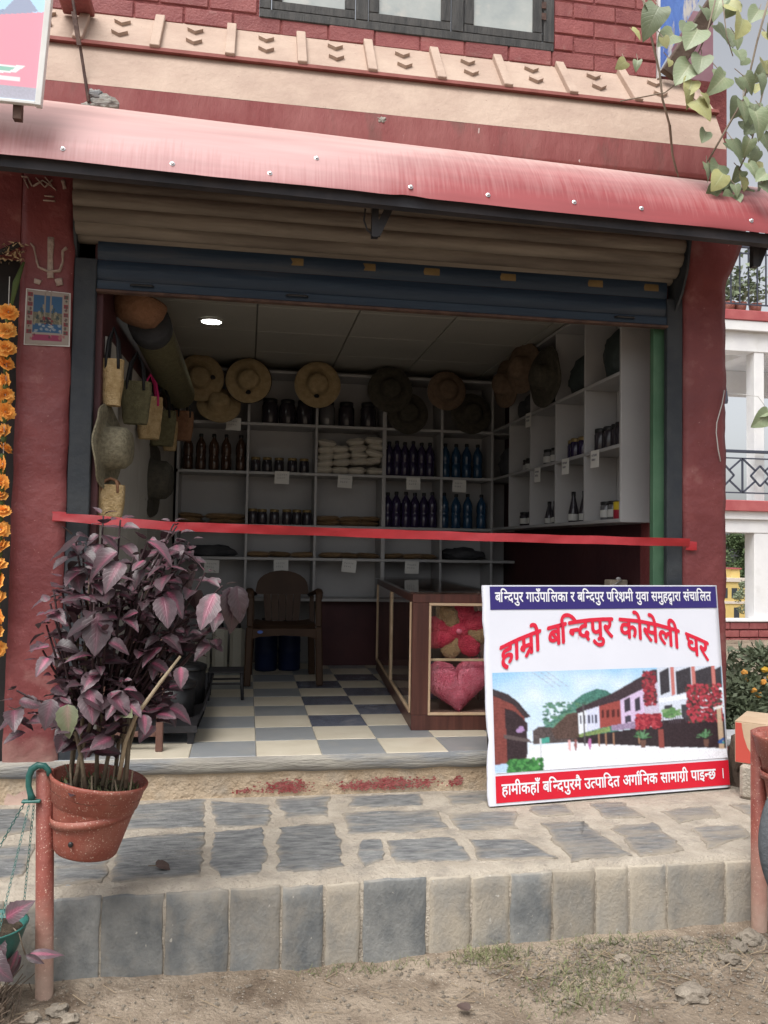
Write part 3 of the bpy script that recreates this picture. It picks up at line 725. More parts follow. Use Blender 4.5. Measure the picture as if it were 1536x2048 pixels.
# upper brick wall
def bricks():
    bw = part('brick_wall', MB().box(-1.8, -.001, 3.9945, 4.019, 3.955, 4.75).box(1.509, 2.078, 3.9945, 4.019, 3.955, 4.75).box(-.0008, 1.5088, 3.9945, 4.019, 3.955, 4.045), M['joint'], B)
    course, bl = .0905, .232
    mb = MB(); mb.box(-.1125, .1125, -.012, .02, -.0395, .0395, .004)
    mes = []
    for k in range(4):
        m2 = MB(); m2.box(-.1125, .1125, -.011, .02, -.0395, .0395, .0045)
        m2.v = [(v[0] + .0025 * noise.noise(Vector(v) * 30 + Vector((k, 0, 0))), v[1] + .0016 * noise.noise(Vector(v) * 12 + Vector((0, k * 5, 0))), v[2] + .0025 * noise.noise(Vector(v) * 30 + Vector((0, 0, k * 3)))) for v in m2.v]
        mes.append(m2.mesh('brick', M['brick']))
    for r in range(8):
        z = 4.005 + course * r; x = -1.75 + (bl / 2 if r % 2 else 0)
        while x < 2.10:
            c = x + bl / 2; hw = .1125
            lo_, hi_ = c - hw, c + hw
            cuts = [(lo_, hi_)]
            if z + .04 > 4.06: cuts = [(lo_, min(hi_, -.004)), (max(lo_, 1.512), hi_)]
            for (p, q) in cuts:
                q = min(q, 2.076)
                if q - p < .02: continue
                if q > -1.3 and z < 4.62:
                    o = link('brick', random.choice(mes), bw, (( p + q) / 2 - B.location.x, 4.0 - B.location.y + rnd(-.003, .003), z - B.location.z)); o.scale = ((q - p) / .225, 1, 1)
            x += bl
bricks()
# upper window: frame, three casements
def window():
    w = part('window', MB().box(0.0, 1.508, 3.985, 4.01, 4.040, 4.085, .004), M['wood_dark'], B, label='dark wooden window frame with three dusty panes')
    def fr(x0, x1, z0, z1, y0=3.985, y1=4.012): part('frame_bar', MB().box(x0, x1, y0, y1, z0, z1, .003), M['wood_dark'], w)
    fr(0.0, .055, 4.086, 4.75); fr(1.452, 1.508, 4.086, 4.75)
    fr(.475, .535, 4.086, 4.75); fr(.965, 1.025, 4.086, 4.75)
    for x0, x1 in ((.06, .47), (.54, .96), (1.03, 1.447)):
        fr(x0, x1, 4.09, 4.135, 3.992, 4.018); fr(x0, x0 + .05, 4.136, 4.75, 3.992, 4.018); fr(x1 - .05, x1, 4.136, 4.75, 3.992, 4.018)
        part('pane', MB().box(x0 + .051, x1 - .051, 4.004, 4.009, 4.137, 4.75), M['pane'], w)
    for z in (4.2, 4.26):
        part('hinge', MB().box(1.438, 1.462, 3.979, 3.984, z, z + .035), M['rust_steel'], w)
window()
# jambs and shutter guides
for (x0, x1) in ((-.798, -.70), (2.075, 2.160)):
    part('shutter_guide', MB().box(x0, x1, 3.865, 3.90, .50, 2.75, .004), M['guide'], B)
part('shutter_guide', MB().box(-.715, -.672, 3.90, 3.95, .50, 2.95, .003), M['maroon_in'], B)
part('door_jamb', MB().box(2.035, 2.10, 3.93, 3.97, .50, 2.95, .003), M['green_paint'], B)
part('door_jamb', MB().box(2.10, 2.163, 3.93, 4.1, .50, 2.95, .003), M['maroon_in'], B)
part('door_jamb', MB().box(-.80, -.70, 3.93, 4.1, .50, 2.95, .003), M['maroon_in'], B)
# dark sheet standing in for the shade inside the next doorway, left
part('door_lintel', MB().box(-2.2, -1.028, 3.862, 4.01, 2.76, 3.30, .004), M['maroon'], B)
part('side_door', MB().box(-2.2, -1.03, 4.02, 4.08, .32, 3.3), M['door_dark'], B, label='dark next doorway behind the marigold strings')
# right end: the mauve return wall, blue painted eave board and strut
part('return_wall', MB().box(2.09, 2.36, 4.25, 4.5, 3.3, 4.06), M['mauve'], B)
part('return_wall', MB().box(2.44, 2.62, 4.35, 4.5, 3.3, 4.62), M['mauve'], B)
mb = MB(); mb.add([(2.083, 3.98, 3.99), (2.083, 3.98, 4.8), (2.56, 3.75, 4.8), (2.40, 3.80, 4.62), (2.083, 4.01, 3.99), (2.083, 4.01, 4.8), (2.56, 3.78, 4.8), (2.40, 3.83, 4.62)], [(0, 1, 2, 3), (4, 7, 6, 5), (0, 3, 7, 4), (3, 2, 6, 7), (2, 1, 5, 6), (1, 0, 4, 5)])
part('eave_board', mb, M['blue_wood'], B)
part('eave_strut', MB().bar((2.11, 3.93, 3.95), (2.50, 3.66, 4.62), .085, .06, (0, -1, 1), .005), M['strut'], B)
part('corner_trim', MB().box(2.079, 2.097, 3.975, 3.998, 3.96, 4.8), M['white_metal'], B)

# flour marks on the left pillar
def pillar_marks():
    def stroke(pts, r=.0135): 
        m = MB(); P = []
        for i in range(len(pts) - 1):
            for t in (0, .33, .66): P.append(Vector(pts[i]).lerp(Vector(pts[i + 1]), t))
        P.append(Vector(pts[-1])); rs = [r * (1 + .5 * noise.noise((p * 60).to_3d())) for p in P]
        m.tube([(p.x, 3.848, p.y) for p in P], rs, 8, True, .35); return m
    t = MB()
    for pts in ([(-.981, 2.79), (-.968, 2.775), (-.955, 2.72), (-.945, 2.685), (-.90, 2.668), (-.855, 2.675), (-.843, 2.715), (-.845, 2.765), (-.828, 2.782)], [(-.897, 2.825), (-.897, 2.74), (-.895, 2.668), (-.893, 2.64)],
                [(-.945, 2.63), (-.95, 2.61)], [(-.86, 2.64), (-.852, 2.61)], [(-.905, 2.58), (-.90, 2.50), (-.893, 2.40)], [(-.885, 2.58), (-.885, 2.48), (-.89, 2.42)]):
        m = stroke(pts); t.add(m.v, m.f)
    part('trident_mark', t, M['rice_paste'], lp, True)
    t = MB()
    for pts in ([(-1.02, 3.08), (-1.0, 3.04)], [(-1.03, 3.09), (-1.005, 3.09), (-.985, 3.05)], [(-.97, 3.09), (-.93, 3.05), (-.90, 3.085)], [(-.98, 3.05), (-.94, 3.08), (-.90, 3.055), (-.88, 3.04)], [(-.93, 3.095), (-.90, 3.06)],
                [(-.99, 3.125), (-.93, 3.12)], [(-.97, 3.145), (-.94, 3.143)], [(-.93, 3.01), (-.89, 3.01)], [(-.935, 2.99), (-.885, 2.99)], [(-.855, 3.09), (-.845, 3.05)]):
        m = stroke(pts, .008); t.add(m.v, m.f)
    part('flour_mark', t, M['rice_paste'], lp, True)
pillar_marks()

# ---- rolling shutter
def shutter():
    S = thing('rolling_shutter', 'half rolled metal shutter, tan roll above dark blue slats', 'shutter', (.68, 3.95, 2.6))
    AY, AZ, R = 3.92, 3.01, .172
    n = 9
    for i in range(n):
        a0 = math.radians(100 - 24.5 * i); a1 = math.radians(100 - 24.5 * (i + 1)); rows = []
        for k in range(7):
            t = k / 6; a_ = a0 + (a1 - a0) * t; rr = R + .010 * math.sin(PI * t) + (-.008 if k in (0, 6) else 0)
            rows.append([(x, AY - rr * math.cos(a_), AZ + rr * math.sin(a_)) for x in [-.79 + .029 * j for j in range(101)]])
        m = MB(); m.grid(rows); part('slat', m, M['tan_slat'], S, True, fix=False)
    z = 2.845
    tops = []
    for i in range(2):
        h = .0925; rows = []
        for k in range(7):
            t = k / 6; rows.append([(x, 3.885 - .010 * math.sin(PI * t), z - h * t) for x in (-.70, .2, 1.2, 2.08)])
        m = MB(); m.grid(rows); s_ = part('slat', m, M['blue_slat'], S, True, fix=False); tops.append(s_); z -= h + .0015
    m = MB(); m.box(-.70, 2.08, 3.872, 3.90, z - .045, z, .004); part('bottom_rail', m, M['blue_slat'], S)
    m = MB(); m.box(-.70, 2.08, 3.860, 3.902, z - .058, z - .0455, .003); part('bottom_rail', m, M['rust_steel'], S)
    for x in (.205, 1.845, -.5):
        m = MB(); m.tube([(x - .05, 3.868, z - .02), (x - .045, 3.855, z - .02), (x + .045, 3.855, z - .02), (x + .05, 3.868, z - .02)], .005, 6); part('handle', m, M['black_steel'], S)
    # ochre painted lozenges on the top blue slat
    for x in (.20, .545, .86, 1.245, 1.70, 2.0):
        m = MB(); rows = []
        for k in range(5):
            t = k / 4; w = .036 if k < 4 else .048; c = (.018 if (x < .8) else -.012) * (1 - 2 * abs(t - .5)); zz = 2.836 - .072 * t
            rows.append([(x - w + c, 3.8838 - .010 * math.sin(PI * t), zz), (x, 3.8838 - .010 * math.sin(PI * t), zz), (x + w * .9, 3.8838 - .010 * math.sin(PI * t), zz)])
        m.grid(rows); part('painted_motif', m, M['motif'], tops[0], True)
    # end plates
    for x in (-.80, 2.115):
        pts = [(3.70 + .0, 3.22), (3.72, 3.0), (3.75, 2.86), (3.80, 2.76), (3.87, 2.68), (3.95, 2.66), (4.05, 2.66), (4.05, 3.22)]
        if x < 0: pts = [(p[0] + .08, p[1]) for p in pts]
        m = MB(); m.prism(pts, 'x', x, x + .012); part('end_plate', m, M['guide'], S)
shutter()

# ---- awning
def awning():
    A = thing('awning', 'faded red sheet metal awning along the shop front', 'awning', (.7, 3.5, 2.9))
    prof = [(3.715, 3.350), (3.60, 3.298), (3.50, 3.240), (3.42, 3.178), (3.36, 3.112), (3.315, 3.045), (3.285, 2.98), (3.268, 2.925), (3.262, 2.905)]
    L = [0]
    for i in range(1, len(prof)): L.append(L[-1] + math.dist(prof[i], prof[i - 1]))
    xs = [-1.9 + .05 * i for i in range(105)]
    m = MB(); rows = []; uv = []
    for k, (y, z) in enumerate(prof):
        v = 1 - L[k] / L[-1]
        row = []
        for x in xs:
            e = (.008 * noise.noise(Vector((x * 2.2, k * .6, 0))) + .012 * math.exp(-((x - .62) / .05) ** 2) * (v < .6)) * (1 - v) + .002 * noise.noise(Vector((x * 9, k, 3))) * (1 - v)
            row.append((x, y + e, z - (.017 + .010 * v) * x + e)); uv.append((x, v))
        rows.append(row)
    m.grid(rows); m.uv = uv
    part('awning_sheet', m, M['awning'], A, True, fix=False)
    bpy.context.view_layer.update()
    # purlin under the front edge
    part('purlin', MB().bar((-1.9, 3.315, 2.895 + .017 * 1.9), (3.3, 3.315, 2.895 - .017 * 3.3), .045, .045), M['screw_edge'], A)
    part('purlin', MB().bar((-1.9, 3.66, 3.27 + .017 * 1.9), (3.3, 3.66, 3.27 - .017 * 3.3), .04, .04), M['screw_edge'], A)
    for i, (x, z) in enumerate(((-0.732, 2.969), (-0.322, 2.947), (0.056, 2.944), (0.243, 3.043), (0.628, 2.94), (0.956, 2.935), (1.335, 2.938), (1.64, 2.938), (2.156, 2.926))):
        # find y on the profile at this z
        zz = z + .017 * x; y = 3.27
        for (y0, z0), (y1, z1) in zip(prof, prof[1:]):
            if z1 <= zz <= z0: y = y1 + (y0 - y1) * (zz - z1) / (z0 - z1)
        s = MB(); s.lathe([(.010, -.004), (.010, .002), (.0065, .003), (.0065, .008), (.004, .0095)], 8, T(x, y, z) @ RX(math.radians(75)), cap1=True)
        part('screw', s, M['screw'], A)
    for x in (.50, 2.25):
        b = part('bracket', MB().bar((x, 3.40, 3.07), (x, 3.40, 2.765), .028, .03, (0, 1, 0)), M['black_steel'], A)
        part('brace', MB().bar((x + .006, 3.392, 2.775), (x + .115, 3.40, 3.02), .034, .012, (0, 1, 0)), M['black_steel'], b)
    m = MB(); m.tube([(.46, 3.41, 2.89), (.455, 3.41, 2.84), (.47, 3.41, 2.80), (.50, 3.41, 2.775)], .004, 6); part('loose_wire', m, M['black_steel'], A)
awning()

# ================================================================== FURNITURE AND GOODS IN THE SHOP
# ---- back shelving
BX = [-.545, -.008, .531, 1.082, 1.560, 1.990]; BZ = [1.04, 1.362, 1.622, 2.040, 2.428, 2.850]
SY = 6.60
def back_shelf():
    S = thing('shelving_unit', 'white cubby shelving across the back wall of the shop', 'shelves', (.72, 6.76, 1.03))
    part('back_panel', MB().box(-.56, 2.19, 6.905, 6.925, 1.03, 2.86), M['shelf'], S)
    for i, z in enumerate(BZ):
        part('shelf', MB().box(-.545, 2.19, SY + .002, 6.904, z - .011, z + .011, .002), M['shelf'], S)
    for i, x in enumerate(BX):
        for j in range(5):
            w = .016 if i == 3 else .010
            part('divider', MB().box(x - w, x + w, SY, 6.903, BZ[j] + .0115, BZ[j + 1] - .0115, .002), M['shelf'], S)
    part('plinth', MB().box(.55, .57, SY + .02, 6.9, .506, 1.028), M['shelf'], S)
    part('kick_panel', MB().box(.57, 1.4, SY + .12, SY + .14, .506, 1.028), M['maroon_in'], S)
    return S
back_shelf()
RY_ = [4.205, 4.690, 5.165, 5.655, 6.135, 6.59]; RZ_ = [1.632, 2.040, 2.437, 2.905]
def right_shelf():
    S = thing('shelving_unit', 'white open shelving on the right wall running back from the door', 'shelves', (2.08, 5.4, 1.62))
    part('back_panel', MB().box(2.186, 2.196, 4.216, 6.589, 1.622, 2.915), M['shelf'], S)
    for z in RZ_: part('shelf', MB().box(1.985, 2.185, 4.217, 6.589, z - .010, z + .010, .002), M['shelf'], S)
    part('end_panel', MB().box(1.983, 2.197, 4.195, 4.215, 1.621, 2.916, .002), M['shelf'], S)
    for y in RY_[1:-1]:
        for j in range(3): part('divider', MB().box(1.983, 2.185, y - .009, y + .009, RZ_[j] + .0105, RZ_[j + 1] - .0105, .002), M['shelf'], S)
    return S
right_shelf()

# ---- bottles, jars and packets
def bottle_mesh(kind):
    if kind == 'tall': prof = [(.0, 0), (.036, 0), (.040, .006), (.040, .10), (.0375, .105), (.0375, .13), (.040, .135), (.040, .19), (.034, .215), (.018, .245), (.0135, .255), (.0135, .27)]
    elif kind == 'jar': prof = [(0, 0), (.036, 0), (.039, .006), (.039, .085), (.033, .098)]
    elif kind == 'wide': prof = [(0, 0), (.062, 0), (.066, .008), (.066, .15), (.055, .175), (.05, .18)]
    elif kind == 'cone': prof = [(0, 0), (.030, 0), (.033, .006), (.033, .06), (.026, .09), (.014, .14), (.011, .16)]
    m = MB(); m.lathe(prof, 14); return m
def cap_mesh(kind):
    m = MB()
    if kind == 'tall': m.lathe([(.016, .262), (.017, .264), (.017, .285), (.014, .288), (0, .288)], 12)
    elif kind == 'jar': m.lathe([(.036, .096), (.0375, .098), (.0375, .114), (.035, .117), (0, .117)], 14)
    elif kind == 'wide': m.lathe([(.056, .176), (.058, .178), (.058, .205), (.054, .209), (0, .209)], 14)
    elif kind == 'cone': m.lathe([(.014, .155), (.014, .18), (0, .182)], 10)
    return m
PROTO = {}
def bottle(kind, mk, cap, label, group, x, y, z, h=1., name=None, sticker=False):
    key = (kind, mk, cap, sticker)
    nm = name or ('bottle' if kind in ('tall', 'cone') else 'jar')
    if key not in PROTO:
        r = bpy.data.objects.new(nm, bottle_mesh(kind).mesh(nm, M[mk], True)); COL.objects.link(r)
        c = link('cap' if kind in ('tall', 'cone') else 'lid', cap_mesh(kind).mesh('cap', M[cap], True), r)
        if sticker:
            s = MB(); s.lathe([(.0402 if kind != 'wide' else .067, .02), (.0402 if kind != 'wide' else .067, .065)], 14)
            if kind == 'cone': s = MB(); s.lathe([(.0336, .012), (.0336, .05)], 14)
            link('paper_label', s.mesh('paper_label', M['label_white'], True), r)
        PROTO[key] = r; o = r
    else: o = copy_tree(PROTO[key])
    o.location = (x, y, z + .0125); o.rotation_euler = (0, 0, rnd(0, 6)); o.scale = (1, 1, h)
    return props(o, label, 'bottle' if nm == 'bottle' else 'jar', group)
def row(kind, mk, cap, xs, z, y, what, place, group, h=1., sticker=False):
    n = len(xs)
    for i, x in enumerate(xs):
        bottle(kind, mk, cap, f'{what}, {ordn(i, n)} {place}', group, x, y + rnd(-.012, .012), z, h * rnd(.98, 1.02), sticker=sticker)
row('tall', 'bottle_brown', 'cap_black', [-.475, -.375, -.275, -.18, -.065], 2.04, 6.68, 'dark brown bottle', 'in the left cubby above the ribbon', 'brown bottles in the left cubby')
row('jar', 'jar', 'cap_gold', [.055, .145, .24, .345, .44], 2.04, 6.68, 'gold lidded dark jar', 'on the shelf left of the white packets', 'jars in the upper cubby')
row('tall', 'bottle_purple', 'cap_black', [1.135, 1.20, 1.265, 1.335, 1.405, 1.475], 2.04, 6.67, 'dark purple bottle', 'right of the white packets', 'purple bottles in the upper cubby')
row('tall', 'bottle_blue', 'cap_black', [1.605, 1.70, 1.79, 1.885], 2.04, 6.67, 'dark blue bottle', 'in the upper corner cubby', 'blue bottles in the upper cubby')
row('jar', 'jar', 'cap_gold', [.04, .115, .21, .31, .39, .47], 1.622, 6.68, 'small dark jar with gold lid', 'just above the red ribbon', 'jars in the lower cubby', 1.05)
row('tall', 'bottle_purple', 'cap_black', [1.13, 1.20, 1.28, 1.355, 1.43, 1.50], 1.622, 6.67, 'dark purple bottle', 'just above the ribbon', 'purple bottles in the lower cubby')
row('tall', 'bottle_blue', 'cap_black', [1.60, 1.70, 1.80, 1.92], 1.622, 6.67, 'dark blue bottle', 'in the corner cubby above the ribbon', 'blue bottles in the lower cubby')
row('wide', 'jar', 'cap_black', [.16, .30, .44], 2.428, 6.72, 'large dark jar', 'behind the straw hats on the top shelf', 'large jars on the top shelf, left')
row('wide', 'jar_clear', 'cap_black', [.62], 2.428, 6.72, 'large clear jar with dark lid', 'under the hat with the orange crown', 'large jars on the top shelf, right')
row('wide', 'jar', 'cap_black', [.78, .96], 2.428, 6.72, 'large dark jar', 'between straw hat and dark hat on top', 'large jars on the top shelf, right')
def rrow(kind, mk, cap, ys, z, what, place, group, h=1., sticker=False):
    n = len(ys)
    for i, y in enumerate(ys):
        bottle(kind, mk, cap, f'{what}, {ordn(i, n)} {place}', group, 2.07 + rnd(-.02, .02), y, z - .002, h, sticker=sticker)
rrow('jar', 'jar', 'cap_black', [4.60, 4.50, 4.41, 4.33], 2.04, 'dark jar', 'in the middle right bay nearest the door', 'dark jars on the right shelf', 1.15)
rrow('jar', 'bottle_purple', 'cap_gold', [5.09, 5.0, 4.91], 2.04, 'dark jar', 'in the second middle bay at right', 'dark jars on the right shelf', 1.1)
rrow('jar', 'jar_clear', 'cap_black', [5.47, 5.36], 2.04, 'labelled jar with black lid', 'in the third middle bay at right', 'labelled jars on the right shelf', .95, True)
rrow('jar', 'jar', 'cap_black', [5.98, 5.88], 2.04, 'small dark jar', 'in the fourth middle bay at right', 'labelled jars on the right shelf', .8, True)
rrow('jar', 'jar_clear', 'cap_black', [4.58, 4.49], 1.632, 'glass jar with pale label', 'beside the yellow and red tin', 'jars in the lowest right bay', .95, True)
rrow('cone', 'jar', 'cap_black', [5.03, 4.93, 4.80], 1.632, 'small cone bottle', 'in the second lowest bay at right', 'cone bottles on the right shelf', 1.1, True)
rrow('cone', 'jar', 'cap_black', [5.53, 5.42, 5.31], 1.632, 'small dark cone bottle', 'in the third lowest bay at right', 'cone bottles on the right shelf', .9, True)
rrow('jar', 'jar', 'cap_black', [5.98, 5.86], 1.632, 'small jar with a white label', 'in the fourth lowest bay at right', 'labelled jars on the right shelf', .9, True)
t = thing('tin', 'yellow and red tin at the near end of the lowest right shelf', 'tin', (2.06, 4.34, 1.643))
m = MB(); m.lathe([(0, 1.643), (.045, 1.643), (.047, 1.647), (.047, 1.695)], 16, T(2.06, 4.34, 0)); part('base', m, mat('tin_red', (.30, .02, .04), rough=.4), t, True)
m = MB(); m.lathe([(.0468, 1.6955), (.0468, 1.735), (.044, 1.74), (0, 1.74)], 16, T(2.06, 4.34, 0)); part('lid', m, mat('tin_yellow', (.55, .40, .03), rough=.4), t, True)
def packet_mesh(w, d, h, seed):
    m = MB(); rows = []; n = 9
    for side in (1, -1):
        rows = []
        for i in range(n):
            u = -1 + 2 * i / (n - 1); r = []
            for j in range(n):
                v = -1 + 2 * j / (n - 1); k = max(0, (1 - abs(u) ** 4) * (1 - abs(v) ** 3)) ** .5
                r.append((u * w / 2 * (1 - .06 * (1 - abs(v)) * 0), v * d / 2, h / 2 + side * (h / 2) * k * (1 + .25 * noise.noise(Vector((u * 2, v * 2, seed + side))))))
            rows.append(r)
        m.grid(rows)
    return m
pk = [packet_mesh(.155, .19, .062, s).mesh('rice_packet', M['rice'], True) for s in (1, 2, 3, 4)]
for r in range(5):
    n = 4 if r < 4 else 3
    for c in range(4):
        if r == 4 and c == 1: continue
        z = 2.052 + r * .054 + (.012 * c if r else 0); x = .605 + .135 * c + rnd(-.012, .012)
        o = link('rice_packet', random.choice(pk), None, (x, 6.70 + rnd(-.015, .015), z)); o.rotation_euler = (rnd(-.05, .05), rnd(-.16, .16) + (.22 if (c == 3 and r > 1) else 0), rnd(-.2, .2))
        props(o, f'white rice packet, {["bottom", "second", "third", "fourth", "top"][r]} layer, {ORD[c]}, in the middle cubby', 'packet', 'white packets piled in the middle cubby')
pb = [packet_mesh(.20, .17, .045, s).mesh('snack_packet', M['packet'], True) for s in (11, 12, 13)]
def packets(xs, z, place, group, layers=2, mk=None):
    for i, x in enumerate(xs):
        for l in range(layers):
            o = link('snack_packet', random.choice(pb) if mk is None else mk, None, (x + rnd(-.02, .02), 6.70 + rnd(-.02, .02), z + .012 + l * .036)); o.rotation_euler = (rnd(-.06, .06), rnd(-.08, .08), rnd(-.4, .4))
            props(o, f'flat brown packet, {ORD[i]}, {"upper" if l else "lower"} layer {place}', 'packet', group)
packets([-.43, -.22, -.11], 1.622, 'in the left cubby above the ribbon', 'brown packets, left cubby')
packets([.64, .83, .98], 1.622, 'in the middle cubby above the ribbon', 'brown packets, middle cubby')
packets([.10, .25, .42], 1.362, 'in the second cubby below the ribbon', 'packets under the ribbon', 1)
packets([.65, .82, .98], 1.362, 'in the third cubby below the ribbon', 'packets under the ribbon', 1)
packets([1.2, 1.34, 1.46], 1.362, 'in the fourth cubby below the ribbon', 'packets under the ribbon', 1)
def cloth(x, y, z, w, d, h, mk, label, seed, group='folded dark cloths on the shelves'):
    m = MB(); m.blob((x, y, z + h * .45), (w / 2, d / 2, h / 2), seed, .35, 3, 2.2)
    m.v = [(v[0], v[1], max(v[2], z + .013)) for v in m.v]
    single('folded_cloth', label, 'cloth', m, M[mk], True, group)
cloth(-.28, 6.74, 1.362, .40, .24, .11, 'cloth_dark', 'dark shiny cloth heap in the first cubby under the ribbon', 1)
cloth(1.78, 6.74, 1.362, .34, .22, .12, 'cloth_dark', 'dark bluish cloth heap in the corner cubby under the ribbon', 2)
cloth(2.08, 4.42, 2.437, .16, .30, .30, 'cloth_teal', 'dark teal cloth bundle on the top right shelf nearest the door', 3)
cloth(2.08, 4.92, 2.437, .16, .34, .26, 'cloth_teal', 'dark teal cloth bundle in the second top bay on the right', 4)
cloth(2.07, 5.42, 2.437, .16, .36, .22, 'cloth_dark', 'black cloth bundle in the third top bay on the right', 5)
cloth(2.07, 5.90, 2.437, .16, .34, .18, 'cloth_dark', 'black cloth bundle in the fourth top bay on the right', 6)
cloth(2.07, 6.36, 2.04, .17, .30, .24, 'cloth_dark', 'dark lumpy bundle in the corner bay of the right shelf', 7)

# ---- price cards
def card(x, y, z, facing, label, tilt=0., w=.115, h=.10):
    t = thing('price_card', label, 'price card', (0, 0, 0), 'hand written price cards')
    m = MB(); m.box(-w / 2, w / 2, -.0008, .0008, -h / 2, h / 2); part('paper', m, M['paper'], t)
    ink = MB(); s = hash((round(x, 2), round(z, 2))) % 97; rg = random.Random(s)
    for r_, (zz, n) in enumerate(((.022, 5), (-.004, 4))):
        xx = -w * .34
        for k in range(n):
            L = rg.uniform(.008, .016); ink.bar((xx, -.0022, zz + rg.uniform(-.003, .003)), (xx + L, -.0022, zz + rg.uniform(-.006, .006)), .0012, .0022, (0, 1, 0)); 
            ink.bar((xx + L * .5, -.0022, zz + .007), (xx + L * .45, -.0022, zz - .007), .0012, .0022, (0, 1, 0)); xx += L + .003
    part('handwriting', ink, M['ink'], t)
    t.location = (x, y, z); t.rotation_euler = (0, tilt, facing); return t
for x, z, lab, ti in ((-.126, 2.415, 'price card above the brown bottles', .03), (.261, 2.005, 'price card under the row of small dark jars', .02), (.763, 1.988, 'tilted price card under the white rice packets', .05), (1.322, 1.988, 'price card under the upper purple bottles', -.02), (1.706, 1.979, 'price card under the upper blue bottles', .02),
                      (-.267, 1.296, 'price card at the left under the ribbon, beside the plant', .03), (.269, 1.306, 'price card straight above the chair back', -.02), (.808, 1.313, 'tilted price card right of the chair, under the ribbon', .09), (1.32, 1.308, 'price card hanging just above the glass counter', .02)):
    card(x, 6.585, z, 0, lab, ti)
for y, z, lab in ((5.672, 2.397, 'price card hanging from the upper board of the right shelf'), (5.475, 1.984, 'price card on the right shelf nearest the corner, half turned'), (4.964, 1.995, 'price card on the right shelf above the cone bottles'), (4.514, 1.996, 'price card on the right shelf nearest the door')):
    card(1.974, y, z, -PI / 2, lab, .04)

# ---- straw hats
HATP = {}
def hat_meshes(mk, seed, crown=.085, brim=.178, ch=.10):
    out = MB(); prof = [(brim, .004), (brim * .985, .012), (brim * .75, .008), (crown * 1.15, .004), (crown * 1.02, .014), (crown * .96, ch * .75), (crown * .75, ch * .97), (crown * .4, ch), (0.001, ch * 1.01)]
    out.lathe(prof, 40)
    out.v = [(x, y, z + .022 * noise.noise(Vector((x * 7, y * 7, seed))) * (math.hypot(x, y) / brim) ** 2) for x, y, z in out.v]
    rim = MB(); pts = []
    for k in range(40):
        t_ = 2 * PI * k / 40; x, y = brim * math.cos(t_), brim * math.sin(t_); pts.append((x, y, .006 + .022 * noise.noise(Vector((x * 7, y * 7, seed)))))
    rim.tube(pts, .005, 6, closed=True)
    return out, rim
def hat(x, y, z, rot, mk, label, rim='straw_hat', patch=None, seed=0, brim=.178, crown=.085, ch=.10, s=1.):
    o_, r_ = hat_meshes(mk, seed, crown, brim, ch)
    t = thing('straw_hat', label, 'hat', (0, 0, 0), 'hats hung in the shop')
    part('crown_and_brim', o_, M[mk], t, True); part('brim_edge', r_, M[rim], t, True)
    if patch is not None:
        m = MB(); m.blob((patch[0], patch[1], ch * .55), (.022, .017, .03), seed, .3, 2); part('tag', m, M['strap'], t, True)
    t.location = (x, y, z); t.rotation_euler = rot; t.scale = (s, s, s); return t
F = math.radians(90)      # crown towards the street
hat(-.388, 6.52, 2.754, (F, 0, 0), 'straw_hat', 'straw hat, leftmost on the back wall, dark tag at its right', seed=1, patch=(.098, .0))
hat(-.243, 6.57, 2.555, (math.radians(60), .1, 0), 'straw_hat', 'straw hat lying tilted below the two left hats', seed=2, brim=.165)
hat(-.018, 6.50, 2.745, (F, 0, 0), 'straw_hat', 'pale straw hat with black brim edge and dark tag below', 'strap', (.0, -.098), 3)
hat(.521, 6.50, 2.740, (F, 0, 0), 'straw_hat', 'straw hat with orange crown above the white packets', patch=(-.01, -.098), seed=4)
hat(1.103, 6.50, 2.727, (F, 0, 0), 'straw_hat_dark', 'dark hat hanging fourth along the back wall', 'straw_hat_dark', seed=5)
hat(1.27, 6.60, 2.56, (F, 0, 0), 'straw_hat_dark', 'dark hat set low between the upper shelf dividers', 'straw_hat_dark', seed=6, brim=.165)
hat(1.567, 6.50, 2.741, (F, 0, 0), 'straw_hat_brown', 'brown straw hat with round crown, rightmost on the back wall', 'straw_hat_brown', seed=7, brim=.155)
hat(1.80, 6.60, 2.58, (F, 0, 0), 'straw_hat_dark', 'dark hat low in the right corner of the back shelves', 'straw_hat_dark', seed=8, brim=.165)
hat(1.945, 6.09, 2.737, (F, 0, math.radians(-75)), 'straw_hat_brown', 'brown hat seen edge-on in the far corner of the right shelf', 'straw_hat_brown', seed=9)
hat(1.935, 5.66, 2.766, (F, 0, math.radians(-68)), 'straw_hat_brown', 'brown hat seen edge-on high on the right shelf', 'straw_hat_brown', seed=10)
hat(1.945, 5.25, 2.62, (F, 0, math.radians(-80)), 'straw_hat_dark', 'dark hat hanging on the divider of the right shelf', 'straw_hat_dark', seed=11, brim=.2)
hat(-.655, 3.99, 1.904, (F, 0, math.radians(82)), 'hat_felt', 'coarse olive hat seen from the side on the left wall', 'hat_felt', seed=12, brim=.20, crown=.10, ch=.115)
hat(-.61, 5.40, 1.868, (F, 0, math.radians(82)), 'straw_hat_dark', 'dark hat seen from the side, deeper along the left wall', 'straw_hat_dark', seed=13, brim=.235, crown=.125, ch=.13)

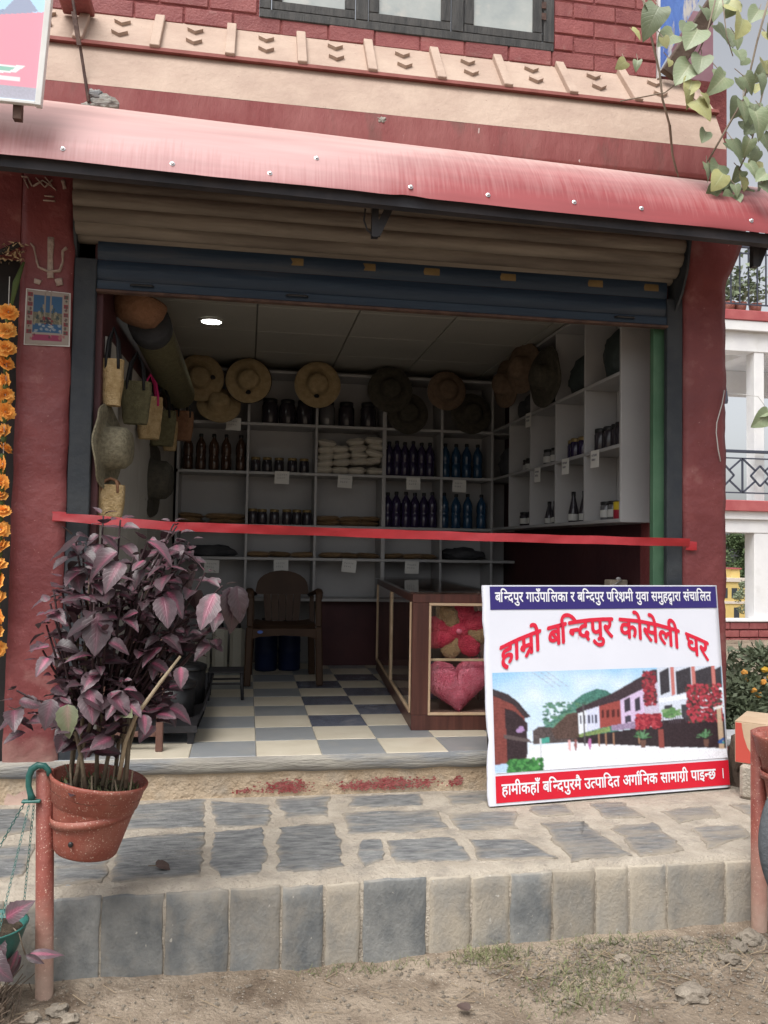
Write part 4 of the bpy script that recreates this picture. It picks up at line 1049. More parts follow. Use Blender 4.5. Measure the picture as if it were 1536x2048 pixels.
# ---- woven bags on the left wall
def bag(x, y, z, w, h, d, mk, label, strap='strap', strap_h=.15, rz=0., taper=1.0, name='woven_bag'):
    t = thing(name, label, 'bag', (0, 0, 0), 'woven bags on the left wall')
    m = MB(); n = 9; rows = []
    for i in range(10):
        v = i / 9; zz = -h / 2 + h * v; k = (1 - .22 * (1 - v) ** 3) * (taper + (1 - taper) * v); row_ = []
        for j in range(24):
            t_ = 2 * PI * j / 24; cx_, sy_ = math.cos(t_), math.sin(t_)
            px = math.copysign(abs(cx_) ** .55, cx_) * w / 2 * k; py = math.copysign(abs(sy_) ** .7, sy_) * d / 2 * k
            row_.append((px + .006 * noise.noise(Vector((px * 20, zz * 20, x * 9))), py + .006 * noise.noise(Vector((px * 20, zz * 20, x * 9 + 4))), zz))
        rows.append(row_ + [row_[0]])
    m.grid(rows); b = [tuple(r) for r in rows[0][:24]]; m.add(b, [tuple(range(24))])
    part('pouch', m, M[mk], t, True)
    for s in (-1, 1):
        m = MB(); m.tube([(-w * .28, s * d * .42, h * .28), (-w * .27, s * d * .47, h / 2), (-w * .20, s * d * .25, h / 2 + strap_h * .6), (0, 0 + s * .006, h / 2 + strap_h), (w * .2, s * d * .25, h / 2 + strap_h * .6), (w * .27, s * d * .47, h / 2), (w * .28, s * d * .42, h * .28)], .008, 6)
        part('strap', m, M[strap], t, True)
    t.location = (x, y, z); t.rotation_euler = (0, 0, rz); return t
bag(-.632, 3.97, 2.205, .098, .215, .07, 'weave', 'light straw bag with black straps nearest the door')
bag(-.565, 4.27, 2.165, .145, .21, .09, 'weave_olive', 'olive woven bag with black straps, second from the door')
bag(-.560, 4.80, 2.17, .14, .235, .10, 'weave', 'straw bag with bright pink straps', 'pink_strap', .13, .25)
bag(-.545, 5.35, 2.19, .17, .22, .09, 'weave_olive', 'olive woven bag behind the pink strapped bag', 'strap', .16)
bag(-.536, 5.80, 2.20, .10, .20, .08, 'weave', 'small narrow straw bag low at the end of the row', 'strap', .14)
bag(-.478, 6.1, 2.315, .15, .21, .10, 'weave_orange', 'rounded brown straw pouch with dark strap at the end of the row', 'strap', .16, .3)
bag(-.625, 3.97, 1.645, .125, .17, .08, 'weave', 'light straw basket with orange side, just above the ribbon', 'weave_orange', .03)
t = thing('rolled_mat', 'olive rolled straw mat under the ceiling on the left', 'mat', (-.5, 5.1, 2.42))
m = MB(); rows = []
m.lathe([(.0, 0), (.035, .003), (.07, .0), (.098, .002), (.102, .02), (.104, .8), (.102, 1.6), (.098, 1.62), (0, 1.62)], 24, T(-.512, 4.28, 2.575) @ RX(math.radians(-92.5)) @ RY(math.radians(1)))
part('roll', m, M['weave_olive'], t, True)
m = MB(); m.lathe([(0, 0), (.09, 0), (.1065, .01), (.1065, .13), (.104, .14)], 24, T(-.512, 4.26, 2.576) @ RX(math.radians(-92.5))); part('end_wrap', m, M['cloth_dark'], t, True)
m = MB(); m.lathe([(.001, .0), (.07, .004), (.10, .02), (.125, .07), (.132, .12), (.128, .13), (.12, .12), (.11, .07), (.09, .03), (.001, .012)], 28, T(-.575, 4.2, 2.545) @ RY(math.radians(14)))
single('basket', 'round orange brown basket hung above the bags under the shutter', 'basket', m, M['weave_orange'], True)

# ---- ceiling light
t = thing('ceiling_light', 'round lit lamp in the shop ceiling', 'lamp', (-.263, 5.467, 2.925))
m = MB(); m.lathe([(.064, 2.9285), (.078, 2.9285), (.078, 2.918), (.064, 2.916), (.064, 2.9285)], 28, T(-.263, 5.467, 0)); part('rim', m, M['white_metal'], t, True)
m = MB(); m.lathe([(0.001, 2.9175), (.0635, 2.9175)], 28, T(-.263, 5.467, 0)); part('diffuser', m, M['lamp_emit'], t)

# ---- glass counter
def counter():
    C = thing('display_counter', 'reddish brown display counter with glass panes, plush cushions inside', 'counter', (0, 0, 0))
    W, D, H, z0 = 1.18, 2.18, .74, 0.
    D2 = .46
    w, bd, gl, ip = M['counter_wood'], M['bead'], M['glass'], M['in_panel']
    def P(n, m_, *a, ch=.002, **k): return part(n, MB().box(*a, ch), m_, C, **k)
    # front arm: x 0..W, y 0..D2 ; side arm: x 0..D2, y D2..D
    P('base_rail', w, 0, W, 0, .03, 0, .078); P('base_rail', w, 0, .03, .0305, D, 0, .078)
    P('post', w, 0, .088, 0, .034, .079, .668); P('post', w, .44, .53, 0, .034, .079, .668); P('post', w, W - .09, W, 0, .034, .079, .668)
    P('top_rail', w, 0, W, 0, .034, .669, .715); P('top_rail', w, 0, .034, .0345, D, .669, .715)
    P('post', w, 0.002, .034, .0345, .06, .079, .668); P('post', w, .002, .034, D - .03, D, .079, .668)
    P('glass_top', gl, -.015, W + .01, -.015, D2, .716, .726, ch=0); P('glass_top', gl, -.015, D2, D2 + .0005, D + .01, .716, .726, ch=0)
    # front glazing
    for (x0, x1) in ((.088, .44), (.53, W - .09)):
        P('bead', bd, x0, x1, -.006, .012, .079, .093); P('bead', bd, x0, x1, -.006, .012, .654, .668)
        P('bead', bd, x0, x0 + .012, -.006, .012, .0935, .6535); P('bead', bd, x1 - .012, x1, -.006, .012, .0935, .6535)
        P('glass_pane', gl, x0 + .0125, x1 - .0125, .002, .006, .0935, .6535, ch=0)
    # side glazing: pale beads round two panes
    for (y0, y1) in ((.062, 1.08), (1.12, D - .032)):
        P('bead', bd, -.006, .012, y0, y1, .079, .095); P('bead', bd, -.006, .012, y0, y0 + .014, .0955, .668); P('bead', bd, -.006, .012, y1 - .014, y1, .0955, .668)
        P('glass_pane', gl, .002, .006, y0 + .0145, y1 - .0145, .0955, .668, ch=0)
    P('bead', bd, -.006, .012, 1.0805, 1.1195, .079, .668)
    # inside
    P('bottom_board', ip, .035, W - .01, .035, D2 - .02, .06, .078); P('bottom_board', ip, .035, D2, D2 - .0195, D - .01, .06, .078)
    P('inner_shelf', gl, .036, W - .01, .036, D2 - .05, .362, .368, ch=0); P('shelf_edge', bd, .089, .439, .030, .036, .358, .372)
    P('back_panel', ip, D2 + .001, W, D2 - .019, D2 - .005, .0, .714); P('back_panel', ip, D2 - .012, D2, D2 + .001, D, .0, .714); P('end_panel', w, W - .02, W, .0345, D2 - .02, .0, .714); P('end_panel', w, .035, D2 - .013, D - .012, D, .0, .714)
    C.location = (.872, 4.312, .506); C.rotation_euler = (0, 0, math.radians(-4)); return C
CT = counter()
bpy.context.view_layer.update()
CM = CT.matrix_world.copy()
def fuzzy(m, amp, seed, fr=26):
    m.v = [tuple(Vector(v) + Vector((noise.noise(Vector(v) * fr + Vector((seed, 0, 0))), noise.noise(Vector(v) * fr + Vector((0, seed, 9))), noise.noise(Vector(v) * fr + Vector((5, 0, seed))))) * amp) for v in m.v]; return m
def heart(w, h, d):
    m = MB(); n, k = 48, 9; vs = []; fs = []
    out = []
    for i in range(n):
        t_ = 2 * PI * i / n; x = 16 * math.sin(t_) ** 3; y = 13 * math.cos(t_) - 5 * math.cos(2 * t_) - 2 * math.cos(3 * t_) - math.cos(4 * t_); out.append((x / 32 * w, y / 29 * h))
    for side in (1, -1):
        rings = []
        for r in range(k + 1):
            s = 1 - (r / k); dd = math.sqrt(max(0, 1 - s ** 2.2)) * d / 2 * side
            rings.append([(x * s, -dd, (z + .02) * s - .02) for x, z in out])
        rings = rings[:-1] + [[(0, -d / 2 * side, -.02)] * n]
        m.grid([r + [r[0]] for r in rings])
    return m
def fur_shell(m, name, mk, parent, length=.012, count=9000, seed=1):
    """short pile: thin tapering tufts all over the surface, one mesh"""
    rg = random.Random(seed); fs = [f for f in m.f]; v = [Vector(p) for p in m.v]
    tris = []
    for f in fs:
        for k in range(1, len(f) - 1):
            a_, b2, c_ = v[f[0]], v[f[k]], v[f[k + 1]]; ar = (b2 - a_).cross(c_ - a_).length
            if ar > 1e-9: tris.append((a_, b2, c_, ar))
    ws = [t_[3] for t_ in tris]; out = MB()
    for (a_, b2, c_, ar) in rg.choices(tris, ws, k=count):
        u_, w_ = rg.random(), rg.random()
        if u_ + w_ > 1: u_, w_ = 1 - u_, 1 - w_
        p = a_ + (b2 - a_) * u_ + (c_ - a_) * w_; nrm = (b2 - a_).cross(c_ - a_).normalized()
        cen = Vector((0, 0, 0))
        if nrm.dot(p - cen) < 0: nrm = -nrm
        d = (nrm + Vector((rg.uniform(-.7, .7), rg.uniform(-.7, .7), rg.uniform(-1.0, .3)))).normalized(); sd_ = d.cross(Vector((rg.uniform(-1, 1), rg.uniform(-1, 1), rg.uniform(-1, 1)))).normalized() * .0022
        L = length * rg.uniform(.6, 1.2); out.add([p - sd_, p + sd_, p + d * L], [(0, 1, 2)])
    return part(name, out, M[mk], parent, kind='stuff', fix=False)
t = thing('heart_cushion', 'fluffy pink heart shaped cushion behind the counter glass, lower shelf', 'cushion')
hm = fuzzy(heart(.37, .31, .13), .006, 3); part('cover', hm, M['pink_fur'], t, True); fur_shell(hm, 'pile', 'pink_fur', t, .008, 6000, 1)
t.matrix_world = CM @ T(.262, .115, .232) @ RX(math.radians(8)) @ RY(math.radians(-6))
t = thing('flower_cushion', 'crimson and tan flower cushion behind the counter glass, upper shelf', 'cushion')
for i in range(8):
    a0 = math.radians(22.5 + 45 * i + 8); m = MB(); rr = .10
    m.blob((0, 0, 0), (.092, .026, .060), i, .15, 3); m.xf(T(rr * math.cos(a0) * 1.05, .006 * (i % 2), rr * math.sin(a0)) @ RY(-a0)); m = fuzzy(m, .005, i)
    mk = 'red_fur' if i in (0, 1, 3, 4, 6) else 'tan_fur'; pt = part('petal', m, M[mk], t, True); fur_shell(m, 'pile', mk, pt, .008, 900, i)
m = MB(); m.blob((0, -.042, 0), (.017, .014, .017), 1, .1, 2); part('button', m, M['pink_fur'], t, True)
m = MB(); m.blob((0, .005, 0), (.07, .035, .065), 1, .1, 2); part('centre', m, M['red_fur'], t, True)
t.matrix_world = CM @ T(.262, .10, .517) @ RX(math.radians(4)) @ Matrix.Diagonal((1.02, 1, .84, 1))
m = MB(); m.blob((.17, .52, .18), (.10, .22, .11), 3, .2, 3); m.v = [tuple(CM @ Vector(v)) for v in m.v]
m.v = [(v[0], v[1], max(v[2], .586)) for v in m.v]
single('cushion', 'purple cushion behind the left side glass of the counter', 'cushion', m, M['purple_fur'], True)
t = thing('charger', 'white plastic charger with cable on the counter top', 'charger', (1.972, 4.52, 1.242))
part('case', MB().box(1.925, 2.02, 4.49, 4.55, 1.2425, 1.268, .006), M['router'], t)
m = MB(); m.tube([(2.02, 4.53, 1.26), (2.05, 4.5, 1.262), (2.09, 4.49, 1.275), (2.13, 4.49, 1.30)], .003, 6); part('cable', m, M['router'], t, True)
t = thing('small_box', 'beige plastic box on the counter top by the wall', 'box', (2.12, 4.53, 1.242))
part('body', MB().box(2.065, 2.175, 4.50, 4.58, 1.2425, 1.300, .005), M['beige'], t); m = MB(); m.blob((2.13, 4.53, 1.306), (.014, .012, .01), 2, .2, 2); part('knob', m, M['router'], t, True)

# ---- plastic armchair
def chair():
    C = thing('plastic_chair', 'brown moulded plastic armchair in front of the back shelves', 'chair', (.268, 6.0, .506))
    x0, z0 = .268, .506; m = M['chair']
    def P(n, mb, sm=True, par=C): return part(n, mb, m, par, sm)
    mb = MB(); rows = []
    for i in range(9):
        v = i / 8; y = 5.755 + .42 * v; r = []
        for j in range(11):
            u = -1 + 2 * j / 10; r.append((x0 + u * (.215 - .02 * v), y, z0 + .405 + .018 * abs(u) ** 3 - .012 * (1 - u * u) * math.sin(PI * v) - (.018 if i == 0 else 0)))
        rows.append(r)
    mb.grid(rows); mb.add([(p[0], p[1], p[2] - .016) for r in rows for p in r], [(i * 11 + j, (i + 1) * 11 + j, (i + 1) * 11 + j + 1, i * 11 + j + 1) for i in range(8) for j in range(10)]); P('seat', mb)
    mb = MB(); mb.prism([(x0 - .215, z0 + .39), (x0 + .215, z0 + .39), (x0 + .215, z0 + .32), (x0 + .17, z0 + .335), (x0, z0 + .345), (x0 - .17, z0 + .335), (x0 - .215, z0 + .32)], 'y', 5.748, 5.766); P('apron', mb, False)
    mb = MB(); mb.lathe([(.0, 0), (.018, 0), (.019, .0015), (0, .002)], 16, T(x0 - .165, 5.7475, z0 + .368) @ RX(math.radians(90)) @ Matrix.Diagonal((1, .55, 1, 1))); part('sticker', mb, M['sticker_blue'], C)
    for sx in (-1, 1):
        xe = x0 + sx * .235
        mb = MB(); mb.bar((xe + sx * .012, 5.75, z0), (xe, 5.765, z0 + .40), .048, .04, (0, 1, 0), .008); mb.bar((xe, 5.766, z0 + .401), (xe - sx * .003, 5.772, z0 + .60), .042, .03, (0, 1, 0), .008); P('leg', mb, False)
        mb = MB(); mb.bar((xe + sx * .0, 6.28, z0), (xe - sx * .02, 6.19, z0 + .40), .05, .045, (0, 1, 0), .008); P('leg', mb, False)
        mb = MB(); mb.tube([(xe, 5.766, z0 + .59), (xe + sx * .004, 5.79, z0 + .635), (xe + sx * .006, 5.9, z0 + .645), (xe, 6.08, z0 + .625), (xe - sx * .03, 6.22, z0 + .60)], [.022, .026, .028, .026, .022], 10, True, .6); P('armrest', mb)
    # back: fan with two side openings
    mb = MB(); yb = lambda z: 6.17 + (z - .40) * .28
    def pr(pts, th=.014):
        b = MB(); n = len(pts); vs = [(x0 + x, yb(z) - th / 2, z0 + z) for x, z in pts] + [(x0 + x, yb(z) + th / 2, z0 + z) for x, z in pts]
        b.add(vs, [tuple(range(n)), tuple(range(n, 2 * n))[::-1]] + [(i, (i + 1) % n, n + (i + 1) % n, n + i) for i in range(n)]); return b
    top = [(.19 * math.cos(math.radians(a_)) * 1.0, .66 + .115 * math.sin(math.radians(a_))) for a_ in range(0, 181, 15)]
    P('top_rail', pr([(-.20, .60), (.20, .60)] + top), False)
    for k in range(5):
        x = -.10 + .05 * k; P('back_slat', pr([(x - .0235, .41), (x + .0235, .41), (x * 1.12 + .0265, .599), (x * 1.12 - .0265, .599)]), False)
    for sx in (-1, 1):
        P('back_post', pr([(sx * .235, .40), (sx * .20, .40), (sx * .205, .599), (sx * .235, .599)][::sx]), False)
    return C
chair()

# ---- things along the left side
def drum(x, y, label, h=.40, r=.085):
    t = thing('plastic_drum', label, 'drum', (x, y, .506), 'blue drums under the shelves')
    m = MB(); m.lathe([(0, .506), (r * .95, .506), (r, .52), (r, .64), (r * 1.03, .645), (r * 1.03, .66), (r, .665), (r, .506 + h * .8), (r * .9, .506 + h * .92), (r * .5, .506 + h * .95)], 20, T(x, y, 0)); part('body', m, M['drum'], t, True)
    m = MB(); m.lathe([(r * .45, .506 + h * .93), (r * .45, .506 + h), (0, .506 + h)], 16, T(x, y, 0)); part('lid', m, M['cap_black'], t, True)
drum(.165, 6.50, 'blue plastic drum under the shelves, left one behind the chair'); drum(.345, 6.52, 'blue plastic drum under the shelves, right one behind the chair')
for i, x in enumerate((-.315, -.185, -.055)):
    t = thing('jerrycan', f'white plastic can on the floor under the back shelves, {ordn(i, 3)} of three', 'can', (x, 6.5, .506), 'white cans under the shelves')
    m = MB(); m.box(x - .056, x + .056, 6.44, 6.56, .507, .83, .025); part('body', m, M['can_white'], t)
    m = MB(); m.lathe([(.024, .83), (.024, .865), (0, .867)], 14, T(x, 6.49, 0)); part('cap', m, M['cap_black'], t, True)
    m = MB(); m.tube([(x, 6.515, .83), (x, 6.52, .86), (x, 6.545, .86), (x, 6.55, .83)], .008, 6); part('handle', m, M['can_white'], t, True)
def stool():
    t = thing('stool', 'small black steel stool beside the dark tray', 'stool', (-.10, 5.33, .506))
    for i in range(5):
        y = 5.24 + .045 * i; part('seat_slat', MB().box(-.22, .0, y, y + .03, .672, .684, .003), M['black_steel'], t)
    for x in (-.205, -.015):
        for y in (5.255, 5.435):
            m = MB(); m.tube([(x, y, .671), (x + (.01 if x > -.1 else -.01), y + (.012 if y > 5.3 else -.012), .506)], .010, 8); part('leg', m, M['black_steel'], t, True)
    for y in (5.25, 5.44): part('rung', MB().box(-.215, -.005, y - .006, y + .006, .60, .612, .002), M['black_steel'], t)
stool()
def tray():
    t = thing('metal_tray', 'black sheet metal tray on short legs holding dark pots', 'tray', (-.40, 4.7, .506))
    m = MB(); x0, x1, y0, y1, zb, zt = -.66, -.215, 4.10, 5.25, .575, .665
    q = [(x0, y0, zb), (x1, y0, zb), (x1, y1, zb), (x0, y1, zb), (x0, y0 - .03, zt), (x1 + .035, y0 - .02, zt), (x1 + .035, y1 + .03, zt), (x0, y1 + .03, zt)]
    vs = q + [(p[0] + (.006 if p[0] < -.4 else -.006), p[1] + (.006 if p[1] < 4.6 else -.006), p[2] + .006) for p in q]
    fs = [(0, 3, 2, 1), (1, 2, 6, 5), (2, 3, 7, 6), (0, 4, 7, 3), (8, 9, 10, 11), (9, 13, 14, 10), (10, 14, 15, 11), (8, 11, 15, 12), (5, 6, 14, 13), (6, 7, 15, 14), (4, 12, 15, 7)]
    m.add(vs, fs); part('pan', m, M['black_steel'], t, fix=False)
    part('front_lip', MB().box(x0, x1, y0 - .004, y0 + .002, zb - .012, zb + .02), M['black_steel'], t)
    for x in (x0 + .03, x1 - .03):
        for y in (y0 + .03, y1 - .05): part('leg', MB().box(x - .015, x + .015, y - .015, y + .015, .506, zb - .001), M['black_steel'], t)
    def pot(x, y, r, h, label):
        p = thing('black_pot', label, 'pot', (x, y, .581), 'black pots in the tray')
        m = MB(); m.lathe([(0, .5815), (r * .9, .5815), (r * .95, .588), (r, .581 + h), (r * .97, .581 + h)], 24, T(x, y, 0)); part('body', m, M['black_plastic'], p, True)
        m = MB(); m.lathe([(r * 1.04, .581 + h - .012), (r * 1.05, .581 + h + .006), (r * .8, .581 + h + .018), (r * .2, .581 + h + .024), (r * .18, .581 + h + .045), (0, .581 + h + .047)], 24, T(x, y, 0)); part('lid', m, M['black_plastic'], p, True)
    pot(-.36, 4.42, .115, .165, 'front lidded black pot in the metal tray'); pot(-.33, 4.80, .12, .20, 'middle lidded black pot in the metal tray'); pot(-.47, 5.1, .13, .28, 'tall black pot at the back of the metal tray')
    for i, (y, z) in enumerate(((5.03, .906), (5.16, .906))):
        m = MB(); m.tube([(-.56, y, z + .022), (-.19 - .03 * i, y - .02, z + .022)], .021, 12); single('grey_tube', f'grey tube lying across the tall black pot, {["front", "rear"][i]} one', 'tube', m, M['grey_tube'], True, 'grey tubes')
tray()
def stand():
    t = thing('steel_stand', 'brown painted steel stand with square legs beside the entrance', 'stand', (-.5, 4.1, .506))
    f = M['frame_steel']
    for (x, y) in ((-.378, 3.985), (-.378, 4.055)):
        if y < 4: part('leg', MB().box(x - .016, x + .016, y - .016, y + .016, .5065, 1.02, .003), f, t)
    part('leg', MB().box(-.655, -.625, 3.99, 4.02, .5065, 1.02, .003), f, t)
    part('rail', MB().box(-.624, -.395, 3.995, 4.015, .570, .594, .003), f, t); part('rail', MB().box(-.624, -.395, 3.995, 4.015, .985, 1.02, .003), f, t)
stand()

# ---- ribbon
def ribbon():
    t = thing('ribbon', 'red ribbon stretched across the shop entrance', 'ribbon', (.7, 3.80, 1.45))
    m = MB(); top = []; bot = []; N_ = 130
    for i in range(N_ + 1):
        s = i / N_; x = -.845 + 3.02 * s; z = 1.575 - .022 * min(1, s * 6) - .040 * s - .006 * math.sin(PI * s); y = 3.825 - .004 * math.sin(PI * s)
        tw = .22 * math.sin(x * 3.1 + .6) + .35 * noise.noise(Vector((x * 2.6, 0, 3))); w = .0205 + .003 * noise.noise(Vector((x * 4, 1, 0))); z += .002 * noise.noise(Vector((x * 5, 7, 0)))
        if s < .06: w *= .8 + s * 3.3
        top.append((x, y - math.sin(tw) * w, z + math.cos(tw) * w)); bot.append((x, y + math.sin(tw) * w, z - math.cos(tw) * w))
    mid = [((a_[0] + b2[0]) / 2, (a_[1] + b2[1]) / 2 + .009 * noise.noise(Vector((a_[0] * 11, 0, 0))), (a_[2] + b2[2]) / 2) for a_, b2 in zip(top, bot)]
    m.grid([bot, mid, top]); part('band', m, M['ribbon'], t, True)
    for (x, z, s) in ((-.82, 1.575, -1), (2.19, 1.497, 1)):
        m = MB(); m.grid([[(x - .030, 3.840, z - .020), (x, 3.834, z - .023), (x + .03, 3.835, z - .021)], [(x - .024, 3.836, z), (x + .004, 3.829, z), (x + .027, 3.832, z)], [(x - .031, 3.840, z + .022), (x, 3.834, z + .023), (x + .03, 3.835, z + .020)]]); part('taped_end', m, M['ribbon'], t, True)
ribbon()

# ================================================================== LETTERING AND PRINTS
GL = {}
def glyph(s, bold=.018):
    k = (s, bold)
    if k in GL: return GL[k]
    cu = bpy.data.curves.new('lettering', 'FONT'); cu.body = s; cu.size = 1; cu.resolution_u = 3; cu.fill_mode = 'FRONT'
    o = bpy.data.objects.new('lettering', cu); COL.objects.link(o); bpy.context.view_layer.update()
    ev = o.evaluated_get(bpy.context.evaluated_depsgraph_get()); me = ev.to_mesh()
    vs = [(v.co.x, v.co.y) for v in me.vertices]; fs = [tuple(p.vertices) for p in me.polygons]
    ev.to_mesh_clear(); bpy.data.objects.remove(o); bpy.data.curves.remove(cu)
    GL[k] = (vs, fs); return GL[k]
def adv(s, bold):
    if s == ' ': return .27
    a_ = max(v[0] for v in glyph('।' + s + '।', bold)[0]); b2 = max(v[0] for v in glyph('।।', bold)[0])
    return a_ - b2
def clip_right(vs, fs, x):
    bm = bmesh.new(); bv = [bm.verts.new((p[0], p[1], 0)) for p in vs]
    for f in fs:
        try: bm.faces.new([bv[i] for i in f])
        except ValueError: pass
    bmesh.ops.bisect_plane(bm, geom=bm.verts[:] + bm.edges[:] + bm.faces[:], plane_co=(x, 0, 0), plane_no=(1, 0, 0), clear_outer=True)
    bm.verts.index_update(); v = [(p.co.x, p.co.y) for p in bm.verts]; f = [tuple(q.index for q in p.verts) for p in bm.faces]; bm.free(); return v, f
def stroke2d(pts, w):
    vs = []; fs = []
    for i, p in enumerate(pts):
        a_ = Vector(pts[max(i - 1, 0)]); b2 = Vector(pts[min(i + 1, len(pts) - 1)]); d = (b2 - a_).normalized(); n = Vector((-d.y, d.x)) * w / 2; p = Vector(p)
        vs += [tuple(p + n), tuple(p - n)]
    for i in range(len(pts) - 1): fs.append((2 * i, 2 * i + 1, 2 * i + 3, 2 * i + 2))
    return vs, fs
def compose(tokens, bold=.018):
    """tokens: cluster strings in visual order; 'H:x' half form, 'R:x' with a rakar stroke, 'P:x' with a reph hook, 'D:' the dva ligature"""
    V, Fc = [], []; pen = 0.
    def put(vs, fs, dx=0, dy=0, s=1.):
        o = len(V); V.extend((v[0] * s + dx, v[1] * s + dy) for v in vs); Fc.extend(tuple(i + o for i in f) for f in fs)
    for tk in tokens:
        if tk == ' ': pen += .30; continue
        if tk == 'ि': pen -= .06
        if tk.startswith('H:'):
            c = tk[2:]; vs, fs = glyph(c, bold); A = adv(c, bold); cutx = A - .168
            v, f = clip_right(vs, fs, cutx); put(v, f, pen); pen += cutx - .01; continue
        if tk.startswith('R:'):
            c = tk[2:]; vs, fs = glyph(c, bold); A = adv(c, bold); put(vs, fs, pen)
            put(*stroke2d([(A - .12, .19), (A - .24, .10), (A - .36, -.04)], .085), pen); pen += A; continue
        if tk.startswith('P:'):
            c = tk[2:]; vs, fs = glyph(c, bold); A = adv(c, bold); put(vs, fs, pen)
            put(*stroke2d([(A - .12, .62), (A - .21, .67), (A - .24, .74), (A - .18, .81), (A - .08, .83)], .075), pen); pen += A; continue
        if tk == 'D:':
            vs, fs = glyph('द', bold); A = adv('द', bold); put(vs, fs, pen); v2, f2 = glyph('व', bold); put(v2, f2, pen + A * .30, -.30, .58)
            pen += A; continue
        for c in tk:
            vs, fs = glyph(c, bold); put(vs, fs, pen); pen += adv(c, bold) - (.055 if c == 'ि' else 0)
    return V, Fc, pen
def lettering(tokens, x0, x1, zb, h, bold=.018, arc=None):
    """returns MB in local banner x-z (front face towards -y at y=0); h = height of the head line above the base line"""
    V, Fc, W = compose(tokens, bold); sx = (x1 - x0) / W; sz = h / .62; mb = MB()
    for q, (ox, oy) in enumerate(((0, 0), (bold, .3 * bold), (-bold, -.3 * bold), (-.3 * bold, bold), (.3 * bold, -bold))):   # heavier strokes
        vs = []
        for (x, y) in V:
            X = x0 + (x + ox) * sx; Z = zb + (y + oy) * sz
            if arc is not None:
                t_ = (X - (x0 + x1) / 2) / ((x1 - x0) / 2); Z += arc(t_)
            vs.append((X, -.00015 * q, Z))
        mb.add(vs, Fc)
    return mb
def inpoly(px, py, poly):
    c = np.zeros(px.shape, bool); n = len(poly)
    for i in range(n):
        x1, y1 = poly[i]; x2, y2 = poly[(i + 1) % n]
        if y1 == y2: continue
        k = ((y1 > py) != (y2 > py)) & (px < (x2 - x1) * (py - y1) / (y2 - y1) + x1); c ^= k
    return c
class Paint:
    """flat print as vertex colours on a fine grid"""
    def __init__(s, w, h, seed=1):
        s.w, s.h = w, h; s.U, s.V = np.meshgrid(np.linspace(0, 1, w), np.linspace(0, 1, h)); s.C = np.ones((h, w, 3)); s.r = np.random.RandomState(seed)
        s.N = s.r.rand(h, w); s.soft = 0; s.dim = 1.
    def poly(s, pts, c, n=.0):
        k = inpoly(s.U, s.V, pts); s.C[k] = np.array(c) * (1 + n * (s.N[k][:, None] - .5) * 2); return s
    def grad(s, c0, c1):
        t_ = s.V[..., None]; s.C = np.array(c0) * (1 - t_) + np.array(c1) * t_; return s
    def blobs(s, n, box, r, cols, asp=1.):
        for _ in range(n):
            u, v = s.r.uniform(box[0], box[1]), s.r.uniform(box[2], box[3]); rr = r * s.r.uniform(.5, 1.3)
            k = ((s.U - u) / rr) ** 2 + ((s.V - v) / (rr * asp)) ** 2 < 1; s.C[k] = np.array(cols[s.r.randint(len(cols))])
        return s
    def line(s, a_, b2, w, c):
        a_ = np.array(a_); b2 = np.array(b2); d = b2 - a_; L2 = d @ d; t_ = np.clip(((s.U - a_[0]) * d[0] + (s.V - a_[1]) * d[1]) / L2, 0, 1)
        k = (s.U - a_[0] - t_ * d[0]) ** 2 + (s.V - a_[1] - t_ * d[1]) ** 2 < w * w; s.C[k] = c; return s
    def mb(s, f):
        """f(u, v) -> 3-D point"""
        m = MB(); m.grid([[f(s.U[j, i], s.V[j, i]) for i in range(s.w)] for j in range(s.h)])
        for _ in range(s.soft):
            Q = np.pad(s.C, ((1, 1), (1, 1), (0, 0)), 'edge'); s.C = (Q[:-2, 1:-1] + Q[2:, 1:-1] + Q[1:-1, :-2] + Q[1:-1, 2:] + 2 * Q[1:-1, 1:-1]) / 6
        s.C = s.C * s.dim
        if s.soft: s.C = s.C * (1 + .22 * (s.r.rand(s.h, s.w, 1) - .5)); g_ = s.C.mean(2, keepdims=True); s.C = np.clip(g_ + (s.C - g_) * .88, 0, 1)
        m.col = np.concatenate([s.C, np.ones((s.h, s.w, 1))], 2).reshape(-1, 4); return m

